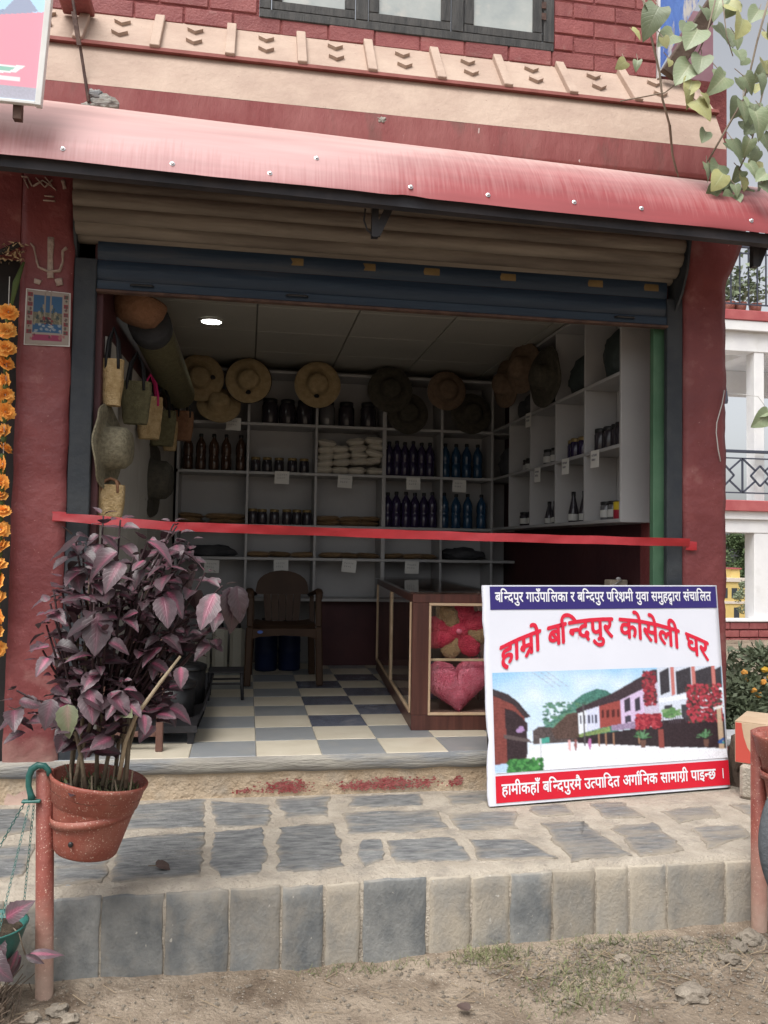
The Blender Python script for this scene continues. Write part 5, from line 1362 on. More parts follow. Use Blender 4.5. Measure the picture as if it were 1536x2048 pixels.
# ---- banner leaning on the right pillar
def banner():
    S = thing('banner', 'printed vinyl banner board leaning against the right pillar', 'banner', (0, 0, 0))
    W, H, th = 1.264, .975, .028
    m = MB(); rows = []
    nx = 40
    def edge(z): return .010 * noise.noise(Vector((0, z * 5, 2))) + .005 * noise.noise(Vector((0, z * 13, 2)))
    for k in range(25):
        z = H * k / 24; r = []
        r.append((edge(z) + .004, th, z)); r.append((edge(z), .004, z)); r.append((.012 + edge(z) * .8, 0, z))
        for i in range(1, nx): r.append((W * i / nx, .0012 * noise.noise(Vector((W * i / nx * 4, z * 4, 1))) + .001, z))
        r += [(W - .002, .003, z), (W, th, z)]; rows.append(r)
    m.grid(rows); part('vinyl_face', m, M['banner_white'], S, True, fix=False)
    for (x0, x1, z0, z1) in ((.006, .03, .004, H - .004), (W - .03, W - .006, .004, H - .004), (.031, W - .031, .004, .028), (.031, W - .031, H - .028, H - .004), (W / 2 - .012, W / 2 + .012, .029, H - .029)):
        part('frame_bar', MB().box(x0, x1, .006, th - .002, z0, z1), M['black_steel'], S)
    f = -.0016
    def sheet(x0, x1, z0, z1, mk, name):
        mm = MB(); mm.grid([[(x0 + (x1 - x0) * i / 20, f, z0 + (z1 - z0) * j / 2) for i in range(21)] for j in range(3)]); part(name, mm, M[mk], S)
    sheet(.030, W - .012, H - .112, H - .006, 'banner_navy', 'navy_band'); sheet(.030, W - .006, .012, .128, 'banner_red', 'red_band')
    def put(mb, mk):
        mb.v = [(v[0], f - .0012 + v[1], v[2]) for v in mb.v]; part('lettering', mb, M[mk], S, fix=False)
    t1 = 'ब ि H:न द पु र _ गा उँ पा ि ल का _ र _ ब ि H:न द पु र _ प ि र R:श मी _ यु वा _ स मु ह D: ा रा _ सं चा ि ल त'.split()
    t2 = 'हा R:म ो _ ब ि H:न द पु र _ को से ली _ घ र'.split()
    t3 = 'हा मी क हाँ _ ब ि H:न द पु र मै _ उ H:त पा ि द त _ अ P:गा ि न क _ सा मा R:ग ी _ पा इ H:न छ'.split()
    fix = lambda t_: [' ' if k == '_' else k for k in t_]
    put(lettering(fix(t1), .055, W - .045, H - .076, .042, .020), 'print_white')
    put(lettering(fix(t2), .072, W - .080, H - .268, .090, .028, lambda t_: -.125 * t_ * t_ + .022), 'print_red')
    put(lettering(fix(t3), .058, W - .085, .046, .044, .022), 'print_white'); put(lettering(['।'], W - .052, W - .036, .046, .044, .022), 'print_white')
    # printed street picture
    P = Paint(300, 128, 3); P.soft = 1; P.grad((.25, .55, .85), (.85, .88, .95))
    P.blobs(260, (.0, .8, .03, .45), .022, [(.60, .77, .92), (.70, .81, .92), (.52, .72, .90), (.78, .85, .93)], .9)
    for _ in range(3):
        Q = np.pad(P.C, ((4, 4), (4, 4), (0, 0)), 'edge'); P.C = sum(Q[i:i + P.h, j:j + P.w] for i in (0, 4, 8) for j in (0, 4, 8)) / 9
    for k in range(3): P.line((.16 + .03 * k, .0), (.25 + .03 * k, .17), .0022, (.35, .45, .6))
    P.poly([(.15, .72), (.19, .58), (.24, .50), (.30, .40), (.34, .30), (.37, .25), (.43, .20), (.47, .22), (.50, .27), (.55, .5), (.5, .72)], (.06, .20, .16), .5)
    P.blobs(300, (.2, .47, .33, .68), .008, [(.05, .14, .10), (.10, .24, .14), (.12, .28, .22)], 1.6)
    P.poly([(.0, .97), (.12, .88), (.17, .76), (.36, .74), (.70, .83), (.99, .93), (1, 1), (0, 1)], (.80, .82, .90), .06)
    P.poly([(0, .19), (.06, .24), (.10, .32), (.145, .46), (.125, .47), (.125, .92), (0, .95)], (.23, .055, .045), .25)
    for k in range(22): P.line((0, .24 + .033 * k), (.05, .27 + .03 * k), .0016, (.15, .03, .03))
    P.poly([(0, .16), (.06, .22), (.10, .30), (.15, .46), (.125, .47), (.08, .33), (0, .23)], (.05, .035, .04), .4)
    P.poly([(.045, .36), (.09, .40), (.135, .52), (.13, .86), (.05, .92)], (.04, .025, .03), .6); P.poly([(.04, .62), (.14, .68), (.15, .72), (.04, .66)], (.12, .09, .09))
    P.blobs(5, (.10, .12, .55, .6), .012, [(.4, .25, .5)], 1.5)
    P.poly([(.155, .60), (.18, .56), (.25, .58), (.34, .56), (.34, .74), (.155, .74)], (.09, .07, .07), .6)
    P.poly([(.23, .60), (.30, .45), (.345, .43), (.345, .70), (.25, .7)], (.10, .06, .05), .5)
    P.poly([(.335, .40), (.50, .25), (.65, .06), (.68, .02), (.72, .02), (.72, .22), (.53, .33), (.345, .46)], (.055, .035, .045), .4)
    P.poly([(.345, .45), (.38, .42), (.38, .64), (.345, .66)], (.75, .80, .88)); P.poly([(.38, .42), (.435, .385), (.435, .61), (.38, .64)], (.62, .66, .85))
    P.poly([(.435, .385), (.53, .33), (.53, .58), (.435, .61)], (.33, .06, .05), .15); P.poly([(.53, .33), (.635, .22), (.635, .55), (.53, .58)], (.62, .48, .72), .08); P.poly([(.635, .22), (.70, .15), (.70, .52), (.635, .55)], (.55, .50, .66), .1)
    for x in (.352, .366, .386, .402, .418): P.poly([(x, .47), (x + .009, .465), (x + .009, .555), (x, .56)], (.07, .07, .12))
    for x in (.445, .468, .49, .512): P.poly([(x, .43), (x + .012, .42), (x + .012, .50), (x, .51)], (.09, .02, .02))
    for x in (.548, .592): P.poly([(x, .33), (x + .026, .30), (x + .026, .44), (x, .46)], (.05, .04, .06)); P.poly([(x, .50), (x + .026, .49), (x + .026, .56), (x, .57)], (.06, .05, .08))
    P.poly([(.345, .66), (.48, .60), (.48, .65), (.345, .69)], (.20, .30, .10), .5); P.poly([(.485, .59), (.60, .56), (.60, .63), (.485, .645)], (.30, .22, .36), .3)
    P.poly([(.34, .69), (.60, .63), (.70, .62), (.70, .84), (.34, .75)], (.035, .025, .03), .4)
    for x in (.425, .455, .49, .60): P.poly([(x, .67), (x + .008, .665), (x + .008, .80), (x, .79)], (.33, .17, .10))
    P.poly([(.70, .0), (1, .0), (1, .90), (.70, .84)], (.60, .66, .78), .05)
    for (x, w_) in ((.71, .045), (.785, .07), (.875, .075), (.96, .04)): P.poly([(x, .05), (x + w_, .0), (x + w_, .26), (x, .30)], (.045, .04, .05), .4)
    for x in (.762, .858, .952): P.poly([(x, .0), (x + .016, .0), (x + .016, .29), (x, .31)], (.55, .16, .14))
    P.poly([(.70, .33), (1, .24), (1, .30), (.70, .38)], (.75, .80, .9))
    for x in (.725, .80): P.poly([(x, .41), (x + .035, .40), (x + .035, .55), (x, .55)], (.05, .05, .06))
    P.poly([(.69, .57), (1, .52), (1, .90), (.69, .84)], (.035, .022, .028), .5); P.poly([(.69, .66), (.715, .66), (.715, .86), (.69, .85)], (.28, .06, .05))
    for x in np.linspace(.705, .83, 14): P.line((x, .48), (x, .60), .0013, (.08, .06, .08))
    P.blobs(420, (.635, .69, .04, .40), .0065, [(.28, .02, .04), (.42, .04, .06), (.20, .015, .03), (.06, .03, .03), (.10, .05, .06)], 2.); P.blobs(420, (.595, .705, .49, .64), .0065, [(.36, .02, .04), (.5, .05, .07), (.22, .015, .03)], 2.)
    P.blobs(900, (.83, .99, .20, .60), .007, [(.36, .02, .04), (.48, .04, .07), (.2, .015, .03), (.42, .03, .05), (.05, .03, .03), (.08, .06, .05)], 2.); P.blobs(30, (.72, .80, .45, .53), .012, [(.1, .25, .08), (.2, .35, .15)], 1.5)
    P.poly([(.965, .46), (.985, .46), (.99, .90), (.965, .90)], (.52, .38, .25)); P.poly([(.955, .45), (.995, .43), (.995, .46), (.955, .48)], (.7, .68, .66)); P.blobs(8, (.97, .985, .8, .86), .008, [(.02, .1, .35), (.05, .3, .3)], 1.8)
    for (u, v) in ((.62, .74), (.905, .77)):
        for k in range(26):
            a_ = P.r.uniform(PI * 1.02, PI * 1.98); L_ = P.r.uniform(.02, .045); P.line((u, v), (u + math.cos(a_) * L_, v + math.sin(a_) * L_ * 2), .0025, [(.05, .16, .06), (.12, .28, .14)][k % 2])
        P.poly([(u - .012, v + .02), (u + .014, v + .02), (u + .01, v + .10), (u - .008, v + .10)], (.16, .08, .06))
    P.line((.185, .68), (.185, .93), .003, (.6, .63, .68)); P.poly([(.188, .68), (.222, .675), (.222, .73), (.188, .735)], (.05, .35, .28))
    for (u, c) in ((.305, (.75, .4, .4)), (.33, (.3, .1, .1)), (.39, (.5, .15, .4))): P.poly([(u - .005, .715), (u + .005, .715), (u + .006, .78), (u + .003, .82), (u - .003, .82), (u - .006, .78)], c); P.poly([(u - .003, .70), (u + .003, .70), (u + .003, .715), (u - .003, .715)], (.08, .05, .05))
    P.line((.37, .35), (.37, .78), .0028, (.10, .09, .1))
    P.poly([(.0, .92), (.10, .89), (.16, .90), (.17, .97), (.0, 1)], (.42, .62, .86)); P.blobs(300, (.05, .19, .88, 1.), .007, [(.04, .20, .05), (.08, .32, .08), (.03, .12, .04)], 2.)
    mm = P.mb(lambda u, v: (.030 + (W - .040) * u, f, .580 - .440 * v))
    part('printed_picture', mm, M['print'], S, fix=False)
    # stand it: base on the pavement, leaning back on the pillar
    b0, b1 = Vector((1.085, 3.580, .328)), Vector((2.345, 3.735, .332))
    ax = (b1 - b0).normalized(); n = Vector((ax.y, -ax.x, 0)).normalized()
    up = (Vector((0, 0, 1)) * math.cos(math.radians(5.5)) + (-n) * math.sin(math.radians(5.5))); up = (up - ax * up.dot(ax)).normalized(); yy = up.cross(ax)
    S.matrix_world = Matrix(((ax.x, yy.x, up.x, b0.x), (ax.y, yy.y, up.y, b0.y), (ax.z, yy.z, up.z, b0.z), (0, 0, 0, 1)))
banner()

# ---- poster on the left pillar: framed devotional style print, made up pattern
def poster():
    P = Paint(60, 80, 5); P.dim = .5; P.C[:] = (.50, .42, .36)
    P.poly([(.16, .08), (.84, .08), (.84, .78), (.16, .78)], (.05, .15, .30)); P.poly([(.16, .40), (.84, .40), (.84, .62), (.16, .62)], (.24, .22, .15), .4)
    for s in (-1, 1):
        for k in range(5):
            pts = [(.5 + s * (.06 + .05 * j / 4 + .05 * k), .30 + .07 * k + .05 * math.sin(j + k)) for j in range(5)]
            for a_, b2 in zip(pts, pts[1:]): P.line(a_, b2, .016, [(.42, .36, .24), (.07, .10, .10)][k % 2])
    for x in (.44, .56): P.line((x, .04), (x, .55), .017, (.40, .33, .27))
    P.blobs(50, (.2, .8, .62, .77), .03, [(.35, .42, .5), (.05, .16, .34), (.5, .52, .52)], .6); P.blobs(20, (.35, .65, .50, .62), .03, [(.05, .05, .06), (.3, .05, .06)], .7)
    for j in range(9):
        c = [(.34, .05, .07), (.45, .38, .3)][j % 2]
        for x0 in (.03, .87): P.poly([(x0, .05 + .085 * j), (x0 + .11, .05 + .085 * j), (x0 + .11, .125 + .085 * j), (x0, .125 + .085 * j)], c); P.blobs(2, (x0 + .03, x0 + .08, .07 + .085 * j, .1 + .085 * j), .025, [(.12, .12, .1), (.2, .1, .1)])
    P.poly([(.16, .82), (.84, .82), (.84, .93), (.16, .93)], (.42, .06, .14)); P.blobs(8, (.03, .97, .82, .92), .03, [(.5, .2, .2), (.2, .05, .08)])
    t = thing('poster', 'small pasted poster with blue centre and red and white border on the left pillar', 'poster', (-.90, 3.84, 2.338))
    c = [Vector((-.989, 3.8405, 2.582)), Vector((-.808, 3.8405, 2.572)), Vector((-.805, 3.8405, 2.339)), Vector((-.991, 3.8405, 2.337))]
    mm = P.mb(lambda u, v: tuple(c[0].lerp(c[1], u).lerp(c[3].lerp(c[2], u), v) + Vector((0, .0025 * math.sin(u * 5 + v * 3), 0))))
    part('printed_face', mm, M['poster'], t, fix=False)
    mm = MB(); mm.grid([[tuple(c[0] + Vector((-.004, .0035, .004))), tuple(c[1] + Vector((.004, .0035, .004)))], [tuple(c[3] + Vector((-.004, .0035, -.004))), tuple(c[2] + Vector((.004, .0035, -.004)))]]); part('paper', mm, M['paper'], t)
poster()

# ---- advertising board standing on the awning, top left
def adboard():
    P = Paint(250, 160, 9); P.grad((.42, .66, .90), (.55, .80, .95))
    P.blobs(50, (.45, 1, .0, .18), .06, [(.85, .88, .90), (.75, .83, .88), (.65, .76, .86)], 1.2); P.blobs(25, (.2, .8, .02, .22), .05, [(.86, .88, .88), (.78, .80, .82)], 1.2)
    hill = [(u, .44 - .20 * max(0, (u - .45)) + .03 * math.sin(u * 60) * (u > .5)) for u in np.linspace(0, 1, 40)]
    P.poly(hill + [(1, .6), (0, .6)], (.30, .36, .52), .2); P.poly([(.86, .26), (.90, .20), (.94, .27), (.97, .33), (.8, .4)], (.33, .38, .52))
    P.poly([(0, .56), (.5, .47), (1, .33), (1, .90), (0, .90)], (.76, .33, .42)); P.poly([(0, .90), (1, .90), (1, 1), (0, 1)], (.42, .42, .50), .08)
    P.poly([(.74, .80), (.78, .755), (.88, .75), (.94, .745), (.90, .80), (.83, .815), (.75, .82)], (.85, .85, .85)); P.poly([(.77, .795), (.80, .765), (.90, .762), (.87, .795)], (.30, .55, .46))
    for k in range(7): P.poly([(.42 + .045 * k, .795), (.455 + .045 * k, .795), (.455 + .045 * k, .82), (.42 + .045 * k, .82)], (.85, .82, .83))
    P.poly([(.70, .835), (.92, .835), (.92, .865), (.70, .865)], (.82, .78, .80))
    t = thing('sign_board', 'white framed picture board with pink field standing above the awning, top left', 'sign', (-1.0, 3.2, 3.05))
    y = 3.20; c = [Vector((-1.60, y, 3.62)), Vector((-.785, y, 3.62)), Vector((-.818, y, 3.105)), Vector((-1.60, y, 3.105))]
    part('printed_face', P.mb(lambda u, v: tuple(c[0].lerp(c[1], u).lerp(c[3].lerp(c[2], u), v))), M['print'], t, fix=False)
    part('frame_bar', MB().bar(c[1] + Vector((.012, 0, .02)), c[2] + Vector((.012, 0, -.02)), .022, .03, (0, 1, 0), .002), M['white_metal'], t)
    part('frame_bar', MB().bar(c[3] + Vector((0, 0, -.010)), c[2] + Vector((0, 0, -.010)), .02, .012, (0, 0, 1), .002), M['white_metal'], t)
    part('backing', MB().box(-1.6, -.83, y + .004, y + .012, 3.105, 3.62), M['white_metal'], t)
    part('support', MB().box(-1.30, -1.27, y + .013, y + .043, 3.02, 3.62), M['rust_steel'], t); part('support', MB().box(-.90, -.87, y + .013, y + .043, 3.04, 3.62), M['rust_steel'], t)
    t = thing('stay_rod', 'thin rusty rod fixed between the roof tile and the red fascia, top left', 'rod', (-.70, 3.65, 3.4))
    m = MB(); m.tube([(-.825, 3.72, 3.92), (-.782, 3.70, 3.70), (-.725, 3.695, 3.38)], .0065, 6); part('rod', m, M['rust_steel'], t)
    part('clamp', MB().bar((-.800, 3.69, 3.77), (-.770, 3.685, 3.62), .018, .01, (0, 1, 0)), M['rust_steel'], t)
    m = MB(); m.box(-.90, -.76, 3.70, 3.95, 3.915, 3.95, .006); m.box(-.83, -.765, 3.71, 3.9, 3.951, 3.99, .006); part('end_block', m, M['fascia'], t)
adboard()

# ================================================================== PLANTS, POTS AND STREET THINGS
def leaf_mesh(name, mk, kind, seed):
    rg = random.Random(seed); m = MB(); n, k = (13, 7); rows = []; uv = []
    droop = rg.uniform(.05, .62); fold = rg.uniform(-.04, .16); tw = rg.uniform(-.45, .45)
    for i in range(n):
        t_ = i / (n - 1)
        if kind == 'coleus': w = .36 * math.sin(PI * min(1, t_ ** .72)) ** .85 * (1 - .12 * t_) + .006
        elif kind == 'heart': w = .46 * (math.sin(PI * min(1, (t_ * .93 + .07) ** .62)) ** .8) + .004
        else: w = .17 * math.sin(PI * min(1, t_ ** .8)) + .004
        if kind == 'coleus' and 0 < i < n - 1: w *= 1.05 if i % 2 else .96
        row_ = []
        for j in range(k):
            u = -1 + 2 * j / (k - 1)
            y = t_ - (.09 * (abs(u) ** 2) * (1 - t_) * (1.6 if kind == 'heart' else .4) * (1 if t_ < .35 else .3))
            z = -droop * t_ ** 1.8 + fold * abs(u) * (w / .36) + .012 * math.sin(t_ * 20 + abs(u) * 4) * abs(u) + tw * u * w * t_
            row_.append((u * w, y, z)); uv.append(((u + 1) / 2, t_))
        rows.append(row_)
    m.grid(rows); m.uv = uv
    pet = MB()
    return m.mesh(name, M[mk], True, fix=False)
def leaf_matrix(p, d, nrm, L):
    d = Vector(d).normalized(); nrm = Vector(nrm); z = (nrm - d * nrm.dot(d)).normalized(); x = d.cross(z)
    return T(*p) @ Matrix(((x.x, d.x, z.x, 0), (x.y, d.y, z.y, 0), (x.z, d.z, z.z, 0), (0, 0, 0, 1))) @ Matrix.Diagonal((L, L, L, 1))
def place_leaf(me, parent, p, d, nrm, L, name='leaf'):
    """leaf with its base at p, pointing along d, upper face towards nrm"""
    o = link(name, me, parent); off = Vector(root_of(parent).location)
    o.matrix_local = leaf_matrix(Vector(p) - off, d, nrm, L); return o

def coleus():
    px, py = -.455, 2.775
    Pl = thing('coleus_plant', 'tall dark purple plant with pink veined leaves growing in the terracotta pot', 'plant', (px, py, .68))
    rg = random.Random(21)
    LV = [leaf_mesh('leaf', 'coleus', 'coleus', s) for s in range(10)]; LG = [leaf_mesh('leaf', 'coleus_green', 'coleus', s + 40) for s in range(2)]
    W = [(-0.42, 1.54), (-0.24, 1.53), (-0.5, 1.46), (-0.31, 1.47), (-0.36, 1.42), (-0.19, 1.47), (-0.57, 1.35), (-0.48, 1.34), (-0.26, 1.39), (-0.35, 1.34), (-0.17, 1.37), (-0.075, 1.33), (-0.19, 1.30), (-0.6, 1.31), (-0.5, 1.23), (-0.37, 1.25), (-0.27, 1.28), (-0.18, 1.22), (-0.62, 1.2), (-0.56, 1.18), (-0.41, 1.19), (-0.3, 1.2), (-0.24, 1.2), (-0.15, 1.19), (-0.61, 1.13), (-0.53, 1.13), (-0.44, 1.12), (-0.36, 1.1), (-0.23, 1.15), (-0.51, 1.05), (-0.42, 1.05), (-0.58, 1.05), (-0.695, 1.0), (-0.66, .93), (-0.54, .98), (-0.46, .99), (-0.385, 1.03), (-0.31, 1.05), (-0.43, .90), (-0.10, 1.20), (-.40, 1.33), (-.45, 1.28), (-.32, 1.15), (-.47, 1.40), (-.36, .97), (-.49, .93), (-.27, 1.02)]
    cnt = 0
    def leaf(p, az, tilt, L, green=False):
        d = Vector((math.cos(az) * math.cos(tilt), math.sin(az) * math.cos(tilt), math.sin(tilt)))
        nrm = Vector((math.cos(az) * -math.sin(tilt), math.sin(az) * -math.sin(tilt), math.cos(tilt))) + Vector((rg.uniform(-.35, .35), rg.uniform(-.75, .0), rg.uniform(-.2, .2)))
        base = Vector(p) + d * .012
        spec.append((base.y + 0 + .25 * L, rg.choice(LG if green else LV), base, d, nrm, L))
    spec = []; thin = MB()
    W = W + [(x + rg.uniform(-.055, .055), z + rg.uniform(-.05, .035)) for x, z in W if -.62 < x < -.14] + [(rg.uniform(-.56, -.22), rg.uniform(.93, 1.38)) for k in range(34)] + [(rg.uniform(-.54, -.31), rg.uniform(.86, .99)) for k in range(13)]
    for k, (x, z) in enumerate(W):
        y = py + rg.uniform(-.17, .14) * (1 - .3 * abs(x - px) / .3)
        if x > -.12 or x < -.64: y = py - .03
        p = Vector((x, y, z)); top = z > 1.42 or k in (11, 32)
        nl = 3 if not top else 4
        az0 = rg.uniform(0, PI)
        for lev in range(nl):
            zz = p + Vector((rg.uniform(-.006, .006), rg.uniform(-.006, .006), -.028 * lev))
            for s in (0, PI):
                if lev == nl - 1 and rg.random() < .3: continue
                L = (.032, .052, .062, .068)[lev] * rg.uniform(.65, 1.45)
                az = az0 + s + lev * PI / 2 + rg.uniform(-.3, .3)
                if math.sin(az) > .35 and rg.random() < .35: az = -az
                tilt = (.5, .1, -.2, -.4)[lev] + rg.uniform(-.35, .3)
                leaf(zz, az, tilt, L, green=(z < 1.22 and rg.random() < .02)); cnt += 1
        # branch down to a main stem
        bx = px + (x - px) * .42; by = py + (y - py) * .5; bz = max(.95, z - rg.uniform(.18, .38))
        q = [p, p.lerp(Vector((bx, by, bz)), .45) + Vector((rg.uniform(-.01, .01), 0, -.01)), Vector((bx, by, bz))]
        (thin if z > 1.1 else thin).tube(q, [.003, .0038, .0048], 5)
    part('branches', thin, M['stem_dark'], Pl, True, kind='stuff')
    for k, (x0, x1, z1) in enumerate(((-.545, -.53, 1.25), (-.535, -.50, 1.35), (-.50, -.485, 1.2), (-.505, -.42, 1.4), (-.45, -.44, 1.35), (-.43, -.36, 1.2), (-.41, -.32, 1.35), (-.385, -.36, 1.05), (-.365, -.30, 1.1), (-.47, -.55, 1.05), (-.355, -.345, .86))):
        y0 = py + rg.uniform(-.09, .09); m = MB()
        m.tube([(x0, y0, .70), (x0 + (x1 - x0) * .2 + rg.uniform(-.01, .01), y0, .80), (x0 + (x1 - x0) * .6, y0 + rg.uniform(-.03, .03), .95), (x1, py + rg.uniform(-.06, .06), z1)], [.0072, .0064, .0054, .0035], 7)
        part('stem', m, M['stem'], Pl, True)
    m = MB(); m.tube([(-.375, 2.70, .73), (-.355, 2.68, .85), (-.325, 2.665, .93), (-.25, 2.655, 1.04), (-.195, 2.65, 1.115)], [.006, .0065, .0065, .0055, .004], 7); part('bare_branch', m, M['twig'], Pl, True)
    # a few single lower leaves hanging on petioles
    for (x, z, az, tl, L) in ((-.19, 1.10, -1.4, -1.2, .075), (-.565, 1.0, -1.9, -1.1, .10), (-.52, .985, -1.3, -1.2, .11), (-.46, 1.03, -1.2, -1.0, .12), (-.40, 1.02, -.6, -.7, .11), (-.44, 1.26, -1.5, -1.1, .15), (-.25, 1.31, -1.2, -.8, .12), (-.05, 1.34, -.9, -1.2, .15), (-.09, 1.32, -2.2, -.9, .14), (-.03, 1.345, -.6, -1.3, .13), (-.38, 1.44, -2.8, -.5, .13), (-.49, 1.485, 3.0, -.55, .13), (-.31, 1.47, -.4, -.25, .115), (-.37, 1.41, -2.0, -.6, .11), (-.30, .95, -1.2, -1.0, .07)):
        leaf((x, 2.62 + rg.uniform(-.02, .02), z), az, tl, L * .86, green=(z == .985))
    spec.sort(key=lambda q: q[0])
    for q in spec[:288]: place_leaf(q[1], Pl, *q[2:])
    mass = MB(); mass.uv = []
    for q in spec[288:]:                      # the leaves behind, joined
        Mx = leaf_matrix(*q[2:]); me = q[1]
        uvs = {}
        for lp, d_ in zip(me.loops, me.uv_layers[0].data): uvs[lp.vertex_index] = tuple(d_.uv)
        mass.add([Mx @ v.co for v in me.vertices], [tuple(p_.vertices) for p_ in me.polygons]); mass.uv += [uvs[i] for i in range(len(me.vertices))]
    part('rear_leaves', mass, M['coleus'], Pl, True, kind='stuff', fix=False)
    return cnt
coleus()
def pot_and_pole():
    t = thing('iron_post', 'red oxide painted pipe post left of the terracotta pot', 'post', (-.585, 2.775, 0))
    m = MB(); m.lathe([(.027, -.1), (.027, .745), (.0235, .747), (.0235, .70)], 20, T(-.588, 2.775, 0) @ RY(math.radians(-1.6))); part('pipe', m, M['pole'], t, True)
    # pot (tilted, its foot swung to the left)
    Mt = T(-.447, 2.775, .695) @ RY(math.radians(9.5))
    p = thing('flower_pot', 'terracotta coloured plastic pot tilted in the ring of the left post', 'pot', (-.47, 2.775, .45))
    m = MB(); m.lathe([(0, -.208), (.092, -.208), (.097, -.202), (.105, -.165), (.1245, -.066), (.127, -.058), (.132, -.054), (.143, .0), (.1495, .012), (.1515, .022), (.147, .026), (.143, .020), (.130, -.04), (0, -.05)], 48, Mt); part('body', m, M['pot'], p, True)
    m = MB(); m.lathe([(0, -.012), (.06, -.006), (.11, -.014), (.1405, -.02)], 24, Mt)
    m.v = [(v[0], v[1], v[2] + .008 * noise.noise(Vector(v) * 30)) for v in m.v]; part('soil', m, M['soil'], p, True)
    m = MB(); m.blob((-.505, 2.666, .548), (.008, .006, .009), 1, .1, 2); part('drain_hole', m, M['black_plastic'], p, True)
    # ring clamp welded to the post
    R2 = T(-.462, 2.775, .606) @ RY(math.radians(-5))
    m = MB(); m.lathe([(.1225, -.013), (.1265, -.013), (.1265, .013), (.1225, .013), (.1225, -.013)], 40, R2); r = part('pot_ring', m, M['pot'], t, True)
    part('bracket', MB().bar((-.575, 2.775, .60), (-.56, 2.775, .598), .02, .012), M['pole'], t)
    # small weeds on the soil
    rg = random.Random(4); g = MB()
    for k in range(420):
        a_ = rg.uniform(0, 2 * PI); r_ = .135 * rg.random() ** .5; b = Mt @ Vector((r_ * math.cos(a_), r_ * math.sin(a_), -.012)); L = rg.uniform(.008, .024)
        d = Vector((rg.uniform(-.7, .7), rg.uniform(-.9, .4), 1)).normalized(); s = d.cross(Vector((rg.uniform(-1, 1), rg.uniform(-1, 1), .2))).normalized() * .0034
        g.add([b - s * .3, b + d * L * .5 - s, b + d * L, b + d * L * .5 + s], [(0, 1, 2, 3)])
    part('weeds', g, M['grass'], p, kind='stuff', fix=False)
    LV = [leaf_mesh('leaf', 'coleus', 'coleus', 90 + s) for s in range(2)]
    for (u, v, az) in ((-.05, -.10, -1.7), (-.02, -.11, -.8), (-.07, -.08, 2.8), (.0, -.10, -2.2)):
        b = Mt @ Vector((u, v, .004)); place_leaf(LV[0], p, b, (math.cos(az), math.sin(az), .1), (0, -.5, 1), .05, 'fallen_leaf')
    for k in range(14):
        b = Mt @ Vector((rg.uniform(-.10, .11), rg.uniform(-.10, .05), -.01)); m = MB(); m.tube([b, b + Vector((rg.uniform(-.02, .02), rg.uniform(-.02, .02), rg.uniform(.05, .14)))], [.0035, .0025], 5); part('dead_stalk', m, M['stem'], p)
pot_and_pole()
def right_post():
    t = thing('iron_post', 'red oxide pipe post at the right edge in front of the carton', 'post', (1.905, 2.84, 0))
    m = MB(); m.lathe([(.028, -.1), (.028, .80), (.024, .802), (.024, .75)], 20, T(1.906, 2.862, 0)); part('pipe', m, M['pole'], t, True)
    m = MB(); m.lathe([(.1185, -.013), (.1225, -.013), (.1225, .013), (.1185, .013), (.1185, -.013)], 36, T(1.985, 2.755, .66)); part('pot_ring', m, M['pot'], t, True)
    p = thing('flower_pot', 'terracotta coloured pot on the right post, cut by the edge of the photo', 'pot', (1.985, 2.755, .52))
    m = MB(); m.lathe([(0, .535), (.085, .535), (.098, .58), (.121, .72), (.13, .724), (.142, .785), (.151, .80), (.148, .808), (.138, .80), (.125, .75), (0, .74)], 40, T(1.985, 2.755, 0)); part('body', m, M['pot'], p, True)
    m = MB(); m.lathe([(0, .775), (.134, .77)], 24, T(1.985, 2.755, 0)); part('soil', m, M['soil'], p)
    b = thing('cloth_bag', 'grey fabric bag hanging in front of the right post', 'bag', (1.80, 2.57, .30))
    m = MB(); rows = []
    for i in range(13):
        v = i / 12; z = .66 - .36 * v; w = (.045 + .075 * math.sin(PI * min(1, v * 1.02)) ** .7) * (1 if v < .97 else .8); r = []
        for j in range(17):
            a_ = 2 * PI * j / 16; r.append((1.795 + w * .75 * math.cos(a_) + .015 * v, 2.57 + .035 * math.sin(a_) * (w / .1), z + .006 * noise.noise(Vector((a_, z * 9, 0)))))
        rows.append(r)
    m.grid(rows); part('body', m, M['grey_bag'], b, True)
    m = MB(); m.tube([(1.765, 2.57, .655), (1.78, 2.60, .73), (1.82, 2.60, .73), (1.825, 2.57, .655)], .006, 6); part('handle', m, M['grey_bag'], b, True)
right_post()
